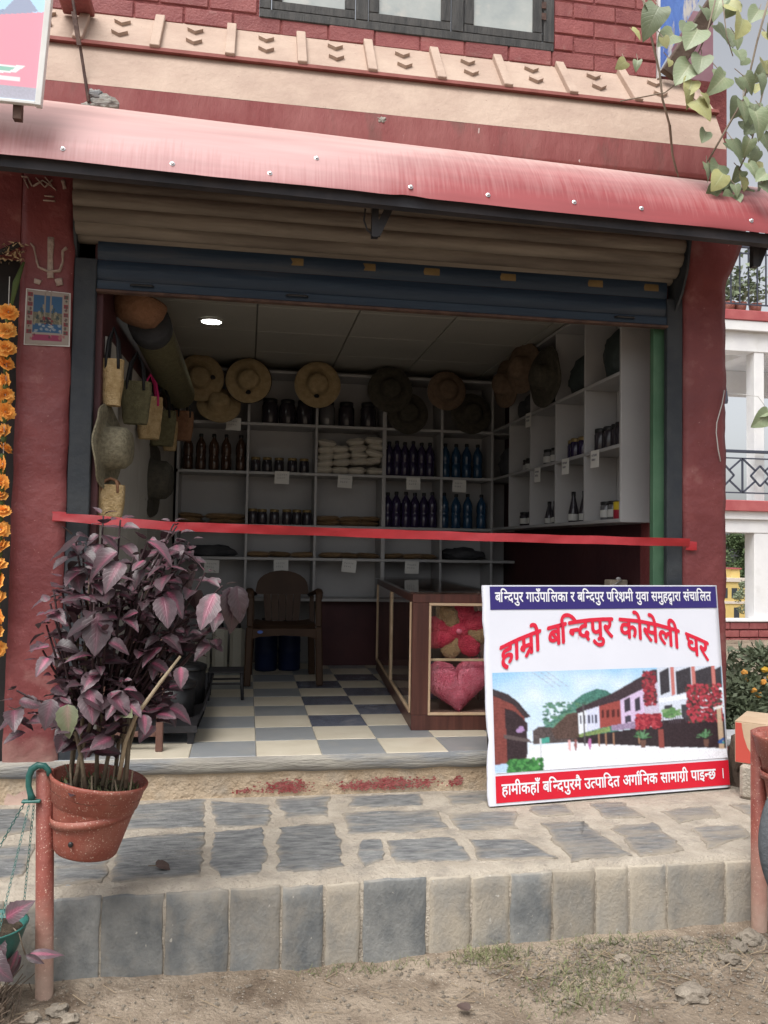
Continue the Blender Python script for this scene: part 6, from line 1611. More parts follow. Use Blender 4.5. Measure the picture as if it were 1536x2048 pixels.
def hanging_basket():
    t = thing('hanging_basket', 'green plastic hanging basket with chains hooked over the left post', 'planter', (-.68, 2.74, .20))
    g = M['green_plastic']
    m = MB(); m.tube([(-.590, 2.745, .735), (-.592, 2.745, .752), (-.605, 2.745, .766), (-.625, 2.745, .768), (-.642, 2.745, .757), (-.650, 2.745, .735), (-.650, 2.745, .705), (-.643, 2.745, .68), (-.638, 2.745, .664)], [.008, .009, .010, .011, .011, .010, .009, .010, .013], 8, True, .7); part('hook', m, g, t, True)
    part('crossbar', MB().box(-.668, -.612, 2.735, 2.755, .655, .663, .002), g, t)
    cx, cy, cz, R = -.735, 2.70, .305, .105
    lk = MB(); pts = [(.0035 * math.cos(a_), 0, .0075 * math.sin(a_)) for a_ in [2 * PI * k / 10 for k in range(10)]]
    lk.tube(pts, .0011, 4, closed=True)
    for (hx, ex, ey) in ((-.660, cx - .10, cy - .01), (-.645, cx + .045, cy - .085), (-.632, cx + .08, cy + .05)):
        a_ = Vector((hx, 2.745, .655)); b = Vector((ex, ey, cz + .004)); L = (b - a_).length; n = int(L / .0118); d = (b - a_).normalized(); q = d.to_track_quat('Z', 'Y').to_matrix().to_4x4(); ch = MB()
        for k in range(n):
            X = T(*a_.lerp(b, (k + .5) / n)) @ q @ RZ(PI / 2 * (k % 2) + .4); ch.add([X @ Vector(v) for v in lk.v], lk.f)
        part('chain', ch, g, t)
    m = MB(); m.lathe([(0, -.10), (.05, -.098), (.075, -.08), (.095, -.03), (R, 0), (R + .004, .004), (R - .004, .004), (.09, -.02), (0, -.03)], 32, T(cx, cy, cz)); part('bowl', m, g, t, True)
    m = MB(); m.lathe([(0, -.012), (.094, -.016)], 20, T(cx, cy, cz)); part('soil', m, M['soil'], t)
    rg = random.Random(9); s = MB()
    for k in range(150):
        b = Vector((cx + rg.uniform(-.09, .02), cy + rg.uniform(-.07, .06), cz - .01)); e = b + Vector((rg.uniform(-.05, .03), rg.uniform(-.06, .03), rg.uniform(.0, .05))); s.bar(b, e, .0016)
    part('straw', s, M['straw'], t, kind='stuff')
    LV = [leaf_mesh('leaf', 'coleus', 'narrow', 60 + k) for k in range(3)]; pu = leaf_mesh('leaf', 'coleus', 'coleus', 77)
    for (x, y, z, d, nn, L, me) in ((-.685, 2.68, .335, (.6, -.4, .6), (-.3, -1, .5), .085, pu), (-.70, 2.63, .30, (.25, -.5, -.5), (0, -1, .4), .075, pu), (-.735, 2.60, .265, (.8, -.4, -.25), (0, -.8, .9), .11, pu), (-.76, 2.60, .27, (.5, -.5, -.6), (0, -1, .5), .08, LV[0]), (-.645, 2.66, .245, (-.3, -.3, -1), (.2, -1, .2), .075, LV[1]),
                                (-.615, 2.69, .222, (1, -.25, .05), (0, -1, .6), .085, LV[2]), (-.625, 2.68, .222, (.8, -.3, -.25), (0, -1, .6), .06, LV[0]), (-.64, 2.68, .215, (-.55, -.3, -.8), (0, -1, .4), .08, LV[1]), (-.64, 2.68, .22, (-1, -.2, -.1), (0, -1, .6), .075, LV[2]), (-.665, 2.70, .335, (-.2, -.5, .8), (0, -1, .2), .05, LV[0])):
        place_leaf(me, t, (x, y, z), d, nn, L)
    m = MB(); m.tube([(-.66, 2.665, .31), (-.64, 2.65, .30), (-.632, 2.66, .26), (-.628, 2.685, .222)], .002, 5); part('trailing_stem', m, M['vine_stem'], t, True)
    u = thing('dry_clump', 'clump of dry dark stalks on the ground under the hanging basket', 'dead plant', (-.75, 2.70, .02)); s = MB()
    for k in range(190):
        b = Vector((-.74 + rg.gauss(0, .035), 2.68 + rg.gauss(0, .05), .02)); e = b + Vector((rg.gauss(0, .06), rg.gauss(-.01, .05), rg.uniform(.03, .13))); s.bar(b, e, .0025)
    part('stalks', s, M['straw_dark'], u, kind='stuff')
    for (a_, b) in (((-.70, 2.66, .03), (-.66, 2.68, .20)), ((-.725, 2.66, .03), (-.70, 2.68, .21)), ((-.70, 2.62, .02), (-.56, 2.66, .028))): m = MB(); m.tube([a_, b], .0028, 5); part('stalk', m, M['straw_dark'], u)
hanging_basket()

# ---- marigold strings and doorway trim on the left
def garland():
    FL = []
    for s in range(3):
        rg = random.Random(s); m = MB()
        for ring, (n, r, zt, tl) in enumerate(((11, .040, -.004, .15), (10, .034, .004, .5), (8, .025, .010, .9), (5, .014, .014, 1.2))):
            for k in range(n):
                a_ = 2 * PI * k / n + ring * .4 + rg.uniform(-.15, .15); c, s_ = math.cos(a_), math.sin(a_); d = Vector((c * math.cos(tl), s_ * math.cos(tl), math.sin(tl))); t_ = Vector((-s_, c, 0)); L = r * rg.uniform(.85, 1.2); w = L * .42
                b = Vector((c * .004, s_ * .004, zt)); up = Vector((0, 0, rg.uniform(-.004, .006)))
                m.add([b, b + d * L * .6 - t_ * w, b + d * L - t_ * w * .6 + up, b + d * L * .92, b + d * L + t_ * w * .6 - up, b + d * L * .6 + t_ * w], [(0, 1, 2, 3), (0, 3, 4, 5)])
        m.xf(Matrix.Scale(.84, 4)); FL.append(m.mesh('flower', M['marigold'], False, fix=False))
    sp = MB(); sp.lathe([(.004, -.030), (.010, -.022), (.014, -.008), (.010, .0)], 8); SP = sp.mesh('sepal', M['sepal'], True)
    for gi, (gx, gy, lab, ph) in enumerate(((-1.052, 3.80, 'string of orange marigolds hanging beside the left pillar', 0.), (-1.155, 3.84, 'second string of orange marigolds in the left doorway, at the edge of the photo', .03))):
        t = thing('marigold_garland', lab, 'garland', (gx, gy, .95), 'marigold strings'); rg = random.Random(gi + 3)
        m = MB(); m.tube([(gx, gy, 2.62), (gx + .002, gy - .002, 1.8), (gx, gy, .92)], .002, 5); part('string', m, M['label_white'], t)
        z = 2.46 + ph
        while z > .96:
            o = link('flower', rg.choice(FL), t, (rg.uniform(-.008, .008), rg.uniform(-.008, .008), z - .95)); s = rg.uniform(.85, 1.15)
            o.rotation_euler = (PI * .5 + rg.uniform(-.7, .7) - .4, rg.uniform(-.5, .5), rg.uniform(-.9, .9)); o.scale = (s, s, s)
            q = link('sepal', SP, t, (0, 0, z - .95 - .02)); z -= rg.uniform(.062, .085)
    t = thing('doorway_tinsel', 'gold tinsel trim hanging at the top of the left doorway', 'decoration', (-1.12, 3.82, 2.55)); rg = random.Random(5); m = MB()
    for k in range(170):
        x = rg.uniform(-1.30, -1.0); b = Vector((x, 3.83 + rg.uniform(-.02, .02), 2.71 + .25 * (x + 1.2) - .0 + rg.uniform(-.05, .03))); d = Vector((rg.uniform(-1, 1), rg.uniform(-1, .3), rg.uniform(-1, .6))).normalized() * rg.uniform(.012, .03); s = d.cross(Vector((rg.uniform(-1, 1), 1, rg.uniform(-1, 1)))).normalized() * .004
        m.add([b - s, b + s, b + d], [(0, 1, 2)])
    part('tinsel', m, M['tinsel'], t, kind='stuff', fix=False)
    m = MB(); m.tube([(-1.32, 3.84, 2.72), (-1.1, 3.84, 2.74), (-1.03, 3.84, 2.78)], .014, 8); part('cord', m, M['door_dark'], t, True)
    m = MB(); m.tube([(-1.005, 3.835, 2.70), (-1.03, 3.82, 2.60), (-1.05, 3.82, 2.47)], [.006, .014, .004], 8, True, .5); part('leaf', m, M['sepal'], t, True)
    b = thing('festoon_bulb', 'tiny glowing bulb among the marigolds at the left edge', 'bulb', (-1.105, 3.78, 2.385)); m = MB(); m.blob((-1.105, 3.78, 2.40), (.012, .012, .018), 1, .0, 2); part('glass', m, M['bulb_emit'], b, True); m = MB(); m.lathe([(.008, 2.416), (.008, 2.44), (0, 2.441)], 8, T(-1.105, 3.78, 0)); part('socket', m, M['cap_black'], b)
garland()
m = MB(); m.tube([(2.372, 3.838, 2.29), (2.355, 3.83, 2.22), (2.325, 3.83, 2.12), (2.322, 3.83, 2.07), (2.333, 3.832, 1.99), (2.348, 3.834, 1.925)], .003, 6)
single('loose_wire', 'thin white wire stuck on the right pillar', 'wire', m, M['label_white'], True)

# ---- carton, ledge and things beside the banner
def carton():
    W, D, H = .40, .30, .19
    t = thing('cardboard_carton', 'brown biscuit carton with red print beside the banner', 'box', (0, 0, 0))
    part('body', MB().box(0, W, 0, D, 0, H - .001, .003), M['cardboard'], t)
    part('lid_flap', MB().box(.001, W - .001, .001, D * .498, H - .0008, H + .002), M['cardboard'], t); part('lid_flap', MB().box(.001, W - .001, D * .502, D - .001, H - .0008, H + .002), M['cardboard'], t)
    m = MB(); pts = [(.003, .003), (.115, .003), (.085, .03), (.055, .075), (.040, .12), (.032, .165), (.030, H - .004), (.003, H - .004)]; m.add([(x, -.0012, z) for x, z in pts], [tuple(range(len(pts)))]); part('red_print', m, M['card_red'], t)
    m = MB(); m.add([(x, -.0012, z) for x, z in ((.105, .148), (.205, .148), (.205, .173), (.105, .173))], [(0, 1, 2, 3)]); part('red_print', m, M['card_red'], t)
    def word(s, x, z, h, w):
        vs, fs = glyph(s, .03); mx = max(v[0] for v in vs); k = MB(); k.add([(x + v[0] / mx * w, -.0018, z + v[1] * h / .7) for v in vs], fs); part('lettering', k, M['card_blue'], t, fix=False)
    word('Goo', .080, .096, .038, .105); word('Bh', .112, .050, .040, .065)
    m = MB(); m.bar((.10, -.0014, .142), (.21, -.0014, .142), .0015, .0015); m.bar((.11, -.0014, .040), (.20, -.0014, .040), .003, .0015); part('small_print', m, M['card_blue'], t)
    t.location = (2.285, 3.615, .484); t.rotation_euler = (0, 0, math.radians(-43))
carton()
m = MB(); m.box(0, .46, 0, .34, 0, .162, .015); m.xf(T(2.29, 3.592, .320) @ RZ(math.radians(-43))); m.v = [(v[0] + .006 * noise.noise(Vector(v) * 9), v[1] + .006 * noise.noise(Vector(v) * 9 + Vector((3, 0, 0))), v[2]) for v in m.v]
single('concrete_block', 'pale concrete block under the biscuit carton', 'block', m, M['mortar'])
m = MB(); m.blob((2.42, 3.80, .42), (.055, .06, .15), 4, .5, 3, 1.8); m.v = [(v[0], v[1], max(v[2], .321)) for v in m.v]
single('rough_stone', 'dark brown stone wedged between banner and concrete block', 'stone', m, M['strut'], False)
m = MB(); m.box(2.66, 2.96, 4.4, 4.55, .02, .37, .01); lw_ = thing('low_wall', 'low pinkish wall with white top behind the carton', 'wall', (2.8, 4.47, .02)); part('body', m, M['nb_red'], lw_); part('coping', MB().box(2.65, 2.97, 4.38, 4.57, .3705, .42, .01), M['nb_white'], lw_)

# ---- flower bush behind the carton
def bush(label, name, cx, cy, z0, rx, ry, h, n, mk, seed, flowers=()):
    t = thing(name, label, 'plant', (cx, cy, z0)); rg = random.Random(seed); m = MB()
    for k in range(n):
        a_ = rg.uniform(0, 2 * PI); zz = rg.random() ** .8; r_ = (rg.random() ** .5) * (.55 + .45 * math.sin(PI * min(1, zz * .9 + .1)))
        p = Vector((cx + rx * r_ * math.cos(a_), cy + ry * r_ * math.sin(a_), z0 + h * zz)); cl = noise.noise(p * 5)
        if cl < -.18: continue
        d = Vector((rg.gauss(0, 1), rg.gauss(0, 1), rg.gauss(.3, .7))).normalized(); s = d.cross(Vector((rg.gauss(0, 1), rg.gauss(0, 1), rg.gauss(0, 1)))).normalized(); L = rg.uniform(.03, .07)
        m.add([p, p + d * L * .5 + s * L * .22, p + d * L, p + d * L * .5 - s * L * .22], [(0, 1, 2, 3)])
    part('foliage', m, M[mk], t, kind='stuff', fix=False)
    for k in range(7):
        a_ = rg.uniform(0, 2 * PI); m = MB(); m.tube([(cx + .03 * math.cos(a_), cy + .03 * math.sin(a_), z0), (cx + rx * .5 * math.cos(a_), cy + ry * .5 * math.sin(a_), z0 + h * .75)], [.008, .004], 5); part('stem', m, M['stem'], t)
    for (x, y, z, c) in flowers:
        m = MB(); m.blob((x, y, z), (.021, .02, .017), x * 50, .6, 2, 5); part('flower', m, M[c], t)
    return t
fl = [(3.29, 4.78, .79, 'marigold'), (3.38, 4.78, .80, 'marigold_y'), (3.24, 4.80, .735, 'marigold_y'), (3.33, 4.80, .735, 'marigold_y'), (3.13, 4.85, .665, 'marigold'), (3.34, 4.78, .65, 'marigold'), (3.16, 4.80, .61, 'marigold'), (3.20, 4.80, .575, 'marigold'), (3.42, 4.8, .72, 'marigold'), (3.27, 4.78, .69, 'marigold_y'), (3.36, 4.77, .60, 'marigold'), (3.22, 4.78, .66, 'marigold'), (3.40, 4.77, .66, 'marigold_y'), (3.10, 4.8, .72, 'marigold')]
bush('flowering marigold bush in front of the red brick parapet', 'marigold_bush', 3.36, 4.98, .05, .38, .26, .80, 5200, 'foliage2', 3, fl)
bush('broad leafed green shrub at the foot of the right pillar', 'shrub', 3.06, 4.90, .05, .28, .22, .62, 4600, 'foliage2', 8)

# ---- neighbour house on the right
def neighbour():
    Hs = thing('balcony_house', 'white two storey house with red edged balconies, seen right of the pillar', 'house', (9, 13.5, -.6))
    w, r = M['nb_white'], M['nb_red']; Y = 12.5
    def P(n, m_, *a, ch=.01, par=Hs): return part(n, MB().box(*a, ch), m_, par)
    for (z0, z1) in ((2.165, 2.346), (5.341, 5.509)): P('slab_edge', r, 5.5, 11.5, Y - .06, Y + .0, z0, z1)
    P('slab', w, 5.5, 11.5, Y + .001, 16, 2.03, 2.34); P('slab', w, 5.5, 11.5, Y + .001, 16, 5.20, 5.50)
    P('beam', w, 5.5, 11.5, Y + .05, Y + .35, 1.811, 2.029); P('ledge', w, 5.5, 11.5, Y - .04, Y + .0005, 5.17, 5.3395); P('beam', w, 5.5, 11.5, Y + .05, Y + .35, 4.84, 5.199)
    P('beam', w, 5.5, 11.5, 15.4, 15.7, 4.72, 5.199); P('beam', w, 8.31, 8.6, Y + .351, 15.39, 4.86, 5.199)
    P('column', w, 8.31, 8.49, Y + .06, Y + .30, 2.3405, 4.8395); P('column', w, 8.30, 8.62, Y + .06, Y + .34, .381, 1.8105); P('column', w, 5.6, 5.9, Y + .06, Y + .34, .381, 1.8105); P('column', w, 5.6, 5.9, Y + .06, Y + .34, 2.3405, 4.8395)
    P('wall', w, 10.9, 11.5, Y + .5, 15.9, -.6, 2.03); P('wall', w, 10.9, 11.5, 14.2, 15.9, 2.3405, 5.199)
    bw = P('parapet', M['joint'], 5.5, 11.5, Y + .02, Y + .2, -.7, .350); P('parapet_cap', w, 5.5, 11.5, Y - .03, Y + .25, .3505, .395)
    mm = MB(); mm.box(-.165, .165, -.02, .02, -.052, .052, .006); me = mm.mesh('brick', M['brick'])
    for k in range(8):
        z = .285 - .128 * k; x = 7.3 + (.17 if k % 2 else 0)
        while x < 9.4: link('brick', me, bw, (x - 9, Y + .005 - 13.5, z + .6)); x += .342
    # balcony rails
    def rail(z0, z1, name, style):
        g = part(name, MB().box(5.5, 11.5, Y - .03, Y + .01, z1 - .05, z1, .005), M['rail'], Hs)
        b = lambda p, q, s=.022: part('bar', MB().bar(p, q, s, s, (0, 1, 0)), M['rail'], g)
        b((5.5, Y - .01, z0), (11.5, Y - .01, z0)); b((5.5, Y - .01, z1 - .14), (11.5, Y - .01, z1 - .14))
        if style == 1:
            x = 7.2
            while x < 9.2: b((x, Y - .01, z0), (x, Y - .01, z1 - .05), .02); x += .16
        else:
            for cx in (7.72, 8.36, 9.0):
                cz = (z0 + z1 - .14) / 2; h = .17
                for (p, q) in (((cx - h, cz), (cx, cz + h)), ((cx, cz + h), (cx + h, cz)), ((cx + h, cz), (cx, cz - h)), ((cx, cz - h), (cx - h, cz)), ((cx - .32, z0), (cx - h / 2, cz - h / 2)), ((cx + h / 2, cz + h / 2), (cx + .32, z1 - .14)), ((cx - .32, z1 - .14), (cx - h / 2, cz + h / 2)), ((cx + h / 2, cz - h / 2), (cx + .32, z0))): b((p[0], Y - .01, p[1]), (q[0], Y - .01, q[1]), .026)
                b((cx - .32, Y - .01, z0), (cx - .32, Y - .01, z1 - .14), .026)
    rail(2.47, 3.18, 'railing', 0); rail(5.62, 6.62, 'railing', 1)
    for i, (x, lab) in enumerate(((7.93, 'left potted plant on the upper white balcony'), (8.14, 'middle potted plant on the upper white balcony'), (8.42, 'right potted plant on the upper white balcony'))):
        t = thing('potted_plant', lab, 'potted plant', (x, Y + .2, 5.51), 'pots on the upper balcony'); m = MB(); m.lathe([(0, 5.511), (.08, 5.511), (.11, 5.70), (.095, 5.70), (0, 5.68)], 16, T(x, Y + .2, 0)); part('pot', m, M['pot'], t, True)
        rg = random.Random(i); m = MB()
        for k in range(170):
            p = Vector((x + rg.gauss(0, .11), Y + .2 + rg.gauss(0, .1), 5.75 + abs(rg.gauss(0, .33)))); d = Vector((rg.gauss(0, 1), rg.gauss(0, 1), rg.gauss(.2, .6))).normalized(); s = d.cross(Vector((rg.gauss(0, 1), rg.gauss(0, 1), 1))).normalized(); L = rg.uniform(.07, .15); m.add([p, p + d * L * .5 + s * L * .3, p + d * L, p + d * L * .5 - s * L * .3], [(0, 1, 2, 3)])
        part('foliage', m, M['foliage2'], t, kind='stuff', fix=False)
    t = thing('hanging_lantern', 'small dark lantern hanging under the upper balcony beside the pillar', 'lantern', (7.93, Y + .4, 4.0)); x = 7.93
    m = MB(); m.lathe([(0, 4.02), (.10, 4.02), (.11, 4.06), (.09, 4.22), (.03, 4.30), (.012, 4.36), (0, 4.36)], 6, T(x, Y + .4, 0)); part('body', m, M['rail'], t); m = MB(); m.tube([(x, Y + .4, 4.36), (x, Y + .4, 4.84)], .008, 5); part('chain', m, M['rail'], t)
    m = MB(); m.tube([(x - .10, Y + .4, 4.1), (x - .06, Y + .4, 4.34), (x, Y + .4, 4.40), (x + .06, Y + .4, 4.34), (x + .10, Y + .4, 4.1)], .012, 5); part('bow', m, M['rail'], t)
neighbour()

# ---- far trees and house
def tree(label, x, y, z0, h, rx, ry, n, seed, leaf=.5, mk='foliage', zc=.5):
    t = thing('tree', label, 'tree', (x, y, z0), 'trees behind the balcony house'); rg = random.Random(seed)
    tr = MB(); tr.tube([(x, y, z0), (x + rg.uniform(-.2, .2), y, z0 + h * .3), (x + rg.uniform(-.4, .4), y, z0 + h * .75)], [h * .03, h * .024, h * .008], 8); tk = part('trunk', tr, M['bark'], t, True)
    lobes = []
    for k in range(26):
        a_ = rg.uniform(0, 2 * PI); zz = rg.uniform(.18, .95); r_ = rg.random() ** .6 * (math.sin(PI * min(1, zz * .85 + .12)) ** .7); c = Vector((x + rx * r_ * math.cos(a_), y + ry * r_ * math.sin(a_), z0 + h * zz)); lobes.append((c, rg.uniform(.16, .30) * rx))
        if k < 8: m = MB(); m.tube([(x, y, z0 + h * .35), tuple(Vector((x, y, z0 + h * .45)).lerp(c, .5)), tuple(c)], [h * .012, h * .007, h * .003], 5); part('limb', m, M['bark'], t)
    m = MB(); per = n // 26
    for c, r in lobes:
        for k in range(per):
            v = Vector((rg.gauss(0, 1), rg.gauss(0, 1), rg.gauss(0, 1))).normalized() * r * rg.random() ** .33; p = c + v; d = Vector((rg.gauss(0, 1), rg.gauss(0, 1), rg.gauss(0, .6))).normalized(); s = d.cross(Vector((rg.gauss(0, 1), rg.gauss(0, 1), rg.gauss(0, 1)))).normalized(); L = leaf * rg.uniform(.6, 1.3)
            m.add([p, p + d * L * .5 + s * L * .3, p + d * L, p + d * L * .5 - s * L * .3], [(0, 1, 2, 3)])
    part('crown', m, M[mk], t, kind='stuff', fix=False)
GH = lambda y: ground_h(0, y)
tree('tall spreading tree behind the far yellow house', 92, 150, GH(150) - .3, 17, 9, 7, 9000, 1, .55)
tree('tall round tree right of the far yellow house', 101, 155, GH(155) - .3, 18, 8, 7, 8000, 2, .55)
tree('far leafy tree partly behind the pillar', 80, 146, GH(146) - .3, 15, 8, 7, 6000, 5, .55)
tree('small bright tree below the far yellow house', 74.0, 113, GH(113) - .3, 6.0, 2.6, 2.4, 3600, 3, .3, 'foliage2')
tree('slender bright tree right of the far yellow house', 80.5, 118, GH(118) - .3, 8.0, 2.0, 2.0, 3200, 4, .3, 'foliage2')
def far_house():
    x, y, z = 77.5, 122, GH(122) - .2; t = thing('far_house', 'small yellow house among trees seen through the balcony house opening', 'house', (x, y, z))
    def P(n, m_, *a, par=t): return part(n, MB().box(*a), m_, par)
    wl = P('wall', M['yellow_house'], x - 3, x + 1.7, y, y + 5, z, z + 6.2); P('parapet', M['pale_trim'], x - 3.2, x + 1.9, y - .2, y + 5.2, z + 6.2, z + 6.8); P('stair_room', M['yellow_house'], x - .3, x + 1.2, y + 1, y + 3.5, z + 6.8, z + 8.2); P('roof_slab', M['nb_red'], x - .5, x + 1.4, y + .8, y + 3.7, z + 8.2, z + 8.4)
    P('window', M['window_far'], x - .9, x + .1, y - .05, y, z + 3.6, z + 5.2); P('window', M['window_far'], x - 2.6, x - 1.6, y - .05, y, z + 3.6, z + 5.2); P('band', M['pale_trim'], x - 3.05, x + 1.75, y - .12, y - .001, z + 2.7, z + 3.1); P('door', M['window_far'], x - .5, x + .4, y - .05, y, z, z + 2.1)
far_house()
m = MB()
for k in range(2600):
    x = random.uniform(30, 130); y = random.uniform(125, 260); zz = ground_h(0, y); 
    p = Vector((x, y, zz + random.uniform(0, 2.2))); d = Vector((random.gauss(0, 1), random.gauss(0, 1), random.gauss(.4, .5))).normalized(); s = d.cross(Vector((random.gauss(0, 1), random.gauss(0, 1), 1))).normalized(); L = random.uniform(.8, 2.0); m.add([p, p + d * L * .5 + s * L * .3, p + d * L, p + d * L * .5 - s * L * .3], [(0, 1, 2, 3)])
single('far_scrub', 'green scrub covering the distant slope', 'scrub', m, M['foliage'], kind='stuff', fix=False)

# ---- vine hanging at the right corner
def vine():
    V = thing('climbing_vine', 'climbing vine with heart shaped leaves hanging over the right corner of the awning', 'vine', (2.0, 3.35, 3.1)); rg = random.Random(31)
    LV = [leaf_mesh('leaf', 'vine_leaf', 'heart', 100 + k) for k in range(5)]; LY = [leaf_mesh('leaf', 'vine_yellow', 'heart', 120 + k) for k in range(3)]
    def stem(pts, r=.006): m = MB(); m.tube(pts, [r] + [r * .8] * (len(pts) - 1), 6); part('stem', m, M['vine_stem'], V, True)
    stem([(1.70, 3.42, 4.05), (1.73, 3.40, 3.84), (1.78, 3.39, 3.62), (1.80, 3.40, 3.50), (1.86, 3.45, 3.42), (1.93, 3.55, 3.33), (1.97, 3.58, 3.26)], .007); stem([(1.87, 3.46, 3.42), (1.96, 3.60, 3.35), (2.01, 3.64, 3.27)], .004)
    stem([(2.02, 3.3, 4.0), (1.97, 3.32, 3.78), (1.90, 3.34, 3.60), (1.80, 3.38, 3.52), (1.62, 3.45, 3.50)], .004); stem([(2.3, 3.3, 4.1), (2.2, 3.3, 3.75), (2.15, 3.32, 3.5), (2.06, 3.35, 3.33), (2.0, 3.4, 3.2)], .006); stem([(2.35, 3.35, 3.9), (2.25, 3.33, 3.55), (2.2, 3.35, 3.30), (2.15, 3.4, 3.16)], .005)
    stem([(2.03, 3.3, 3.95), (2.04, 3.28, 3.75), (2.07, 3.28, 3.66)], .003)
    pts = [(1.735, 3.81, .15, 0), (1.69, 3.86, .11, 0), (1.75, 3.70, .06, 1), (1.90, 3.80, .10, 0), (1.83, 3.73, .13, 0), (1.93, 3.74, .15, 0), (1.94, 3.62, .12, 0), (1.90, 3.585, .15, 0), (1.90, 3.52, .10, 1), (1.88, 3.47, .09, 1), (1.95, 3.47, .075, 1), (1.915, 3.42, .13, 1), (1.615, 3.735, .07, 1), (1.60, 3.60, .07, 1), (1.64, 3.595, .05, 0), (1.795, 3.62, .045, 1)]
    for (x, z) in ((2.12, 3.88), (2.2, 3.82), (2.27, 3.76), (2.12, 3.75), (2.21, 3.70), (2.06, 3.63), (2.16, 3.60), (2.26, 3.62), (2.10, 3.50), (2.20, 3.50), (2.28, 3.52), (2.16, 3.42), (2.07, 3.40), (2.25, 3.42), (2.03, 3.30), (2.12, 3.33), (2.20, 3.33), (2.28, 3.34), (2.02, 3.20), (2.09, 3.24), (2.17, 3.25), (2.24, 3.22), (2.04, 3.12), (2.12, 3.15), (2.19, 3.14), (2.27, 3.13), (2.08, 3.06), (2.16, 3.08), (2.24, 3.05), (2.3, 3.9), (2.08, 3.95), (2.0, 3.88)):
        for k in range(2): pts.append((x + rg.uniform(-.06, .06), z + rg.uniform(-.06, .06), rg.choice((.06, .08, .09, .11, .125)), 1 if rg.random() < .12 else 0))
    for (x, z, L, c) in pts:
        L *= .88
        y = 3.30 + rg.uniform(-.10, .12) if x > 2.0 else 3.33 + rg.uniform(-.03, .03); az = rg.uniform(-PI, 0) if rg.random() < .8 else rg.uniform(0, PI); d = Vector((math.cos(az) * .7, -.25 + .2 * math.sin(az), -rg.uniform(.5, 1.2)))
        nrm = Vector((rg.uniform(-.5, .5), -1, rg.uniform(.1, .8))); place_leaf(rg.choice(LY if c else LV), V, (x, y, z + L * .4), d, nrm, L)
        if rg.random() < .5: m = MB(); p = Vector((x, y, z + L * .4)); m.tube([p, p + Vector((rg.uniform(-.03, .03), .03, .05))], .0018, 4); part('petiole', m, M['vine_stem'], V)
vine()
t = thing('hanging_leaf', 'single grey green folded leaf dangling on a thin thread in front of the balcony', 'leaf', (2.0, 3.0, 1.93)); t_me = leaf_mesh('leaf', 'vine_leaf', 'heart', 210)
place_leaf(t_me, t, (2.045, 3.0, 2.02), (-.75, -.1, -.55), (.2, -1, .3), .085, 'blade'); place_leaf(t_me, t, (2.05, 3.0, 2.03), (-.9, -.1, -.2), (.5, -.6, .9), .055, 'blade')
m = MB(); m.tube([(2.05, 3.0, 2.03), (2.0, 3.0, 2.09), (1.93, 3.02, 2.10)], .0015, 4); m.tube([(2.05, 3.0, 2.03), (2.2, 3.0, 2.06)], .0015, 4); part('thread', m, M['label_white'], t)

# ---- bits on the ground
def leaf_thing(x, y, z, az, L, label):
    t = thing('fallen_leaf', label, 'leaf', (x, y, z)); m = leaf_mesh('leaf', 'dry_leaf', 'coleus', int(x * 100) + 300); o = place_leaf(m, t, (x, y, z + .012), (math.cos(az), math.sin(az), .05), (.1, -.35, 1), L, 'blade')
    s = MB(); s.tube([(x, y, z + .012), (x - math.cos(az) * L * .35, y - math.sin(az) * L * .35, z + .018)], .0018, 5); part('stalk', s, M['stem'], t)
leaf_thing(-.285, 3.03, .328, .5, .085, 'dry curled brown leaf lying on the slate paving right of the pot')
leaf_thing(.70, 2.50, .05, 2.2, .05, 'small leaf lying on the bare dirt')
rg = random.Random(17); GROUP = 'loose stones on the dirt'
spots = [(-.53, 2.70, .035, 'white rubble stone at the foot of the left post'), (-.60, 2.66, .03, 'small rubble stone in front of the left post'), (-.49, 2.66, .028, 'pale stone right of the left post foot'), (-.56, 2.62, .022, 'pebble before the left post rubble'), (1.83, 2.80, .05, 'pale stone left of the right post foot'), (1.90, 2.70, .045, 'flat stone in front of the right post'),
         (1.74, 2.74, .04, 'broken stone among the rubble near the right post'), (1.66, 2.66, .035, 'grey stone at the left of the right hand rubble'), (1.42, 2.48, .052, 'wide flat stone sunk in the dirt at lower right'), (1.30, 2.72, .03, 'brown stone below the tan kerb slabs'), (1.80, 2.60, .035, 'pale stone near the lower right corner'), (1.58, 2.80, .03, 'small stone close under the kerb at right'), (1.02, 2.50, .02, 'small pebble in the weedy patch'), (.30, 2.42, .02, 'small pebble on bare dirt')]
for i, (x, y, r, lab) in enumerate(spots):
    m = MB(); m.blob((x, y, ground_h(x, y) + r * .2), (r, r * .8, r * .5), i * 3, .55, 3, 1.6); single('stone', lab, 'stone', m, M['stone'], False, GROUP)
g = MB()
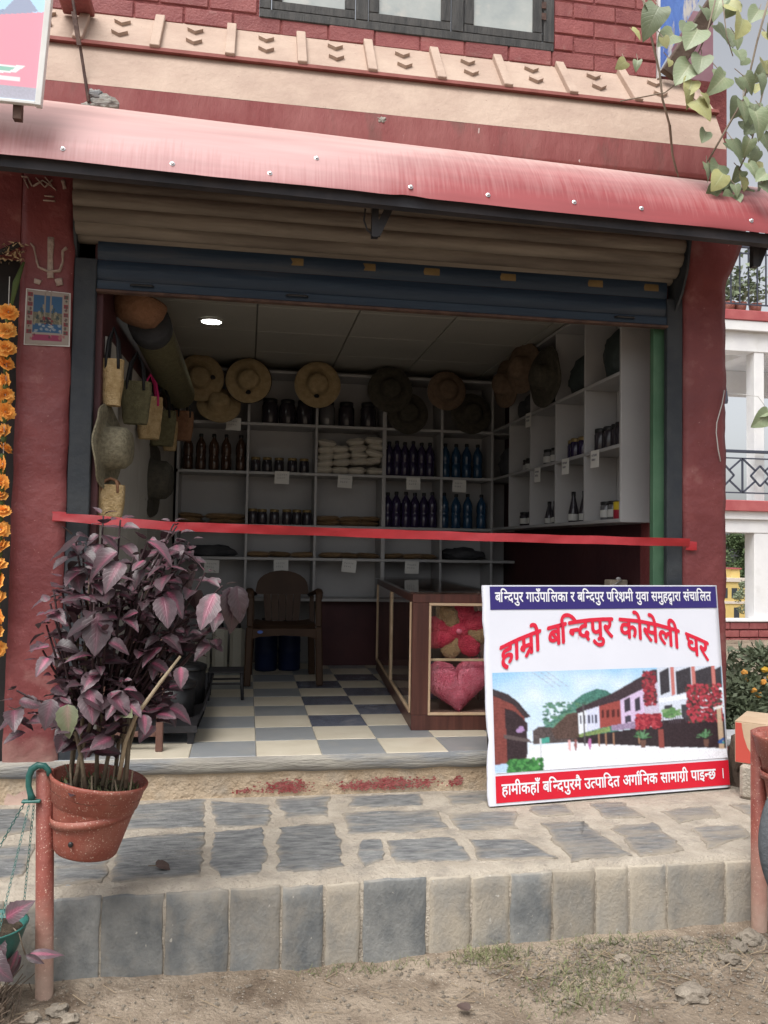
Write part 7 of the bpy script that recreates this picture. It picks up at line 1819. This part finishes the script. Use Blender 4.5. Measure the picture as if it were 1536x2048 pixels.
for k in range(3200):
    right = rg.random() < .6; x = rg.gauss(1.45, .4) if right else rg.uniform(-.7, 2.2); y = rg.uniform(2.2, 2.86) if not right else 2.84 - abs(rg.gauss(0, .2)); r = rg.uniform(.0025, .009) * (1.5 if right and rg.random() < .15 else 1); z = ground_h(x, y) + r * .3
    vs = [(x + r * rg.uniform(.6, 1.2) * a_, y + r * rg.uniform(.6, 1.2) * b, z + r * .7 * c) for a_, b, c in ((1, 0, 0), (-1, 0, 0), (0, 1, 0), (0, -1, 0), (0, 0, 1), (0, 0, -1))]
    g.add(vs, [(0, 2, 4), (2, 1, 4), (1, 3, 4), (3, 0, 4), (2, 0, 5), (1, 2, 5), (3, 1, 5), (0, 3, 5)])
single('gravel', 'loose gravel and crumbs scattered on the dirt', 'gravel', g, M['stone'], kind='stuff', fix=False)
g = MB()
for (cx, cy, sx, sy, n) in ((.86, 2.82, .07, .03, 420), (1.15, 2.62, .12, .07, 520), (1.05, 2.52, .08, .06, 260), (1.5, 2.74, .25, .06, 260), (.45, 2.84, .12, .015, 120), (1.28, 2.84, .1, .015, 120)):
    for k in range(n):
        x, y = rg.gauss(cx, sx), min(rg.gauss(cy, sy), 2.865); b = Vector((x, y, ground_h(x, y))); L = rg.uniform(.012, .05); d = Vector((rg.gauss(0, .6), rg.gauss(-.1, .6), .9)).normalized(); s = d.cross(Vector((rg.gauss(0, 1), rg.gauss(0, 1), 0))).normalized() * .0011; e = b + d * L + Vector((rg.gauss(0, .4), rg.gauss(0, .4), -.2)) * L * .5
        g.add([b - s, b + s, b + d * L * .6 + s * .7, e, b + d * L * .6 - s * .7], [(0, 1, 2, 3, 4)])
single('grass', 'thin dusty grass growing under the kerb and in the dirt', 'grass', g, M['grass'], kind='stuff', fix=False)
g = MB()
for k in range(230):
    right = rg.random() < .75; x = rg.gauss(1.45, .38) if right else rg.uniform(-.75, 1.2); y = min(2.78 - abs(rg.gauss(0, .17)), 2.8) if right else rg.uniform(2.3, 2.8); a_ = rg.uniform(0, PI); L = rg.uniform(.02, .09); z = ground_h(x, y) + .006
    g.bar((x, y, z), (x + L * math.cos(a_), y + L * math.sin(a_) * .6, z + rg.uniform(-.002, .014)), rg.uniform(.001, .0028), .0014)
single('straw_litter', 'bits of dry straw and twigs littering the dirt', 'litter', g, M['straw'], kind='stuff', fix=False)
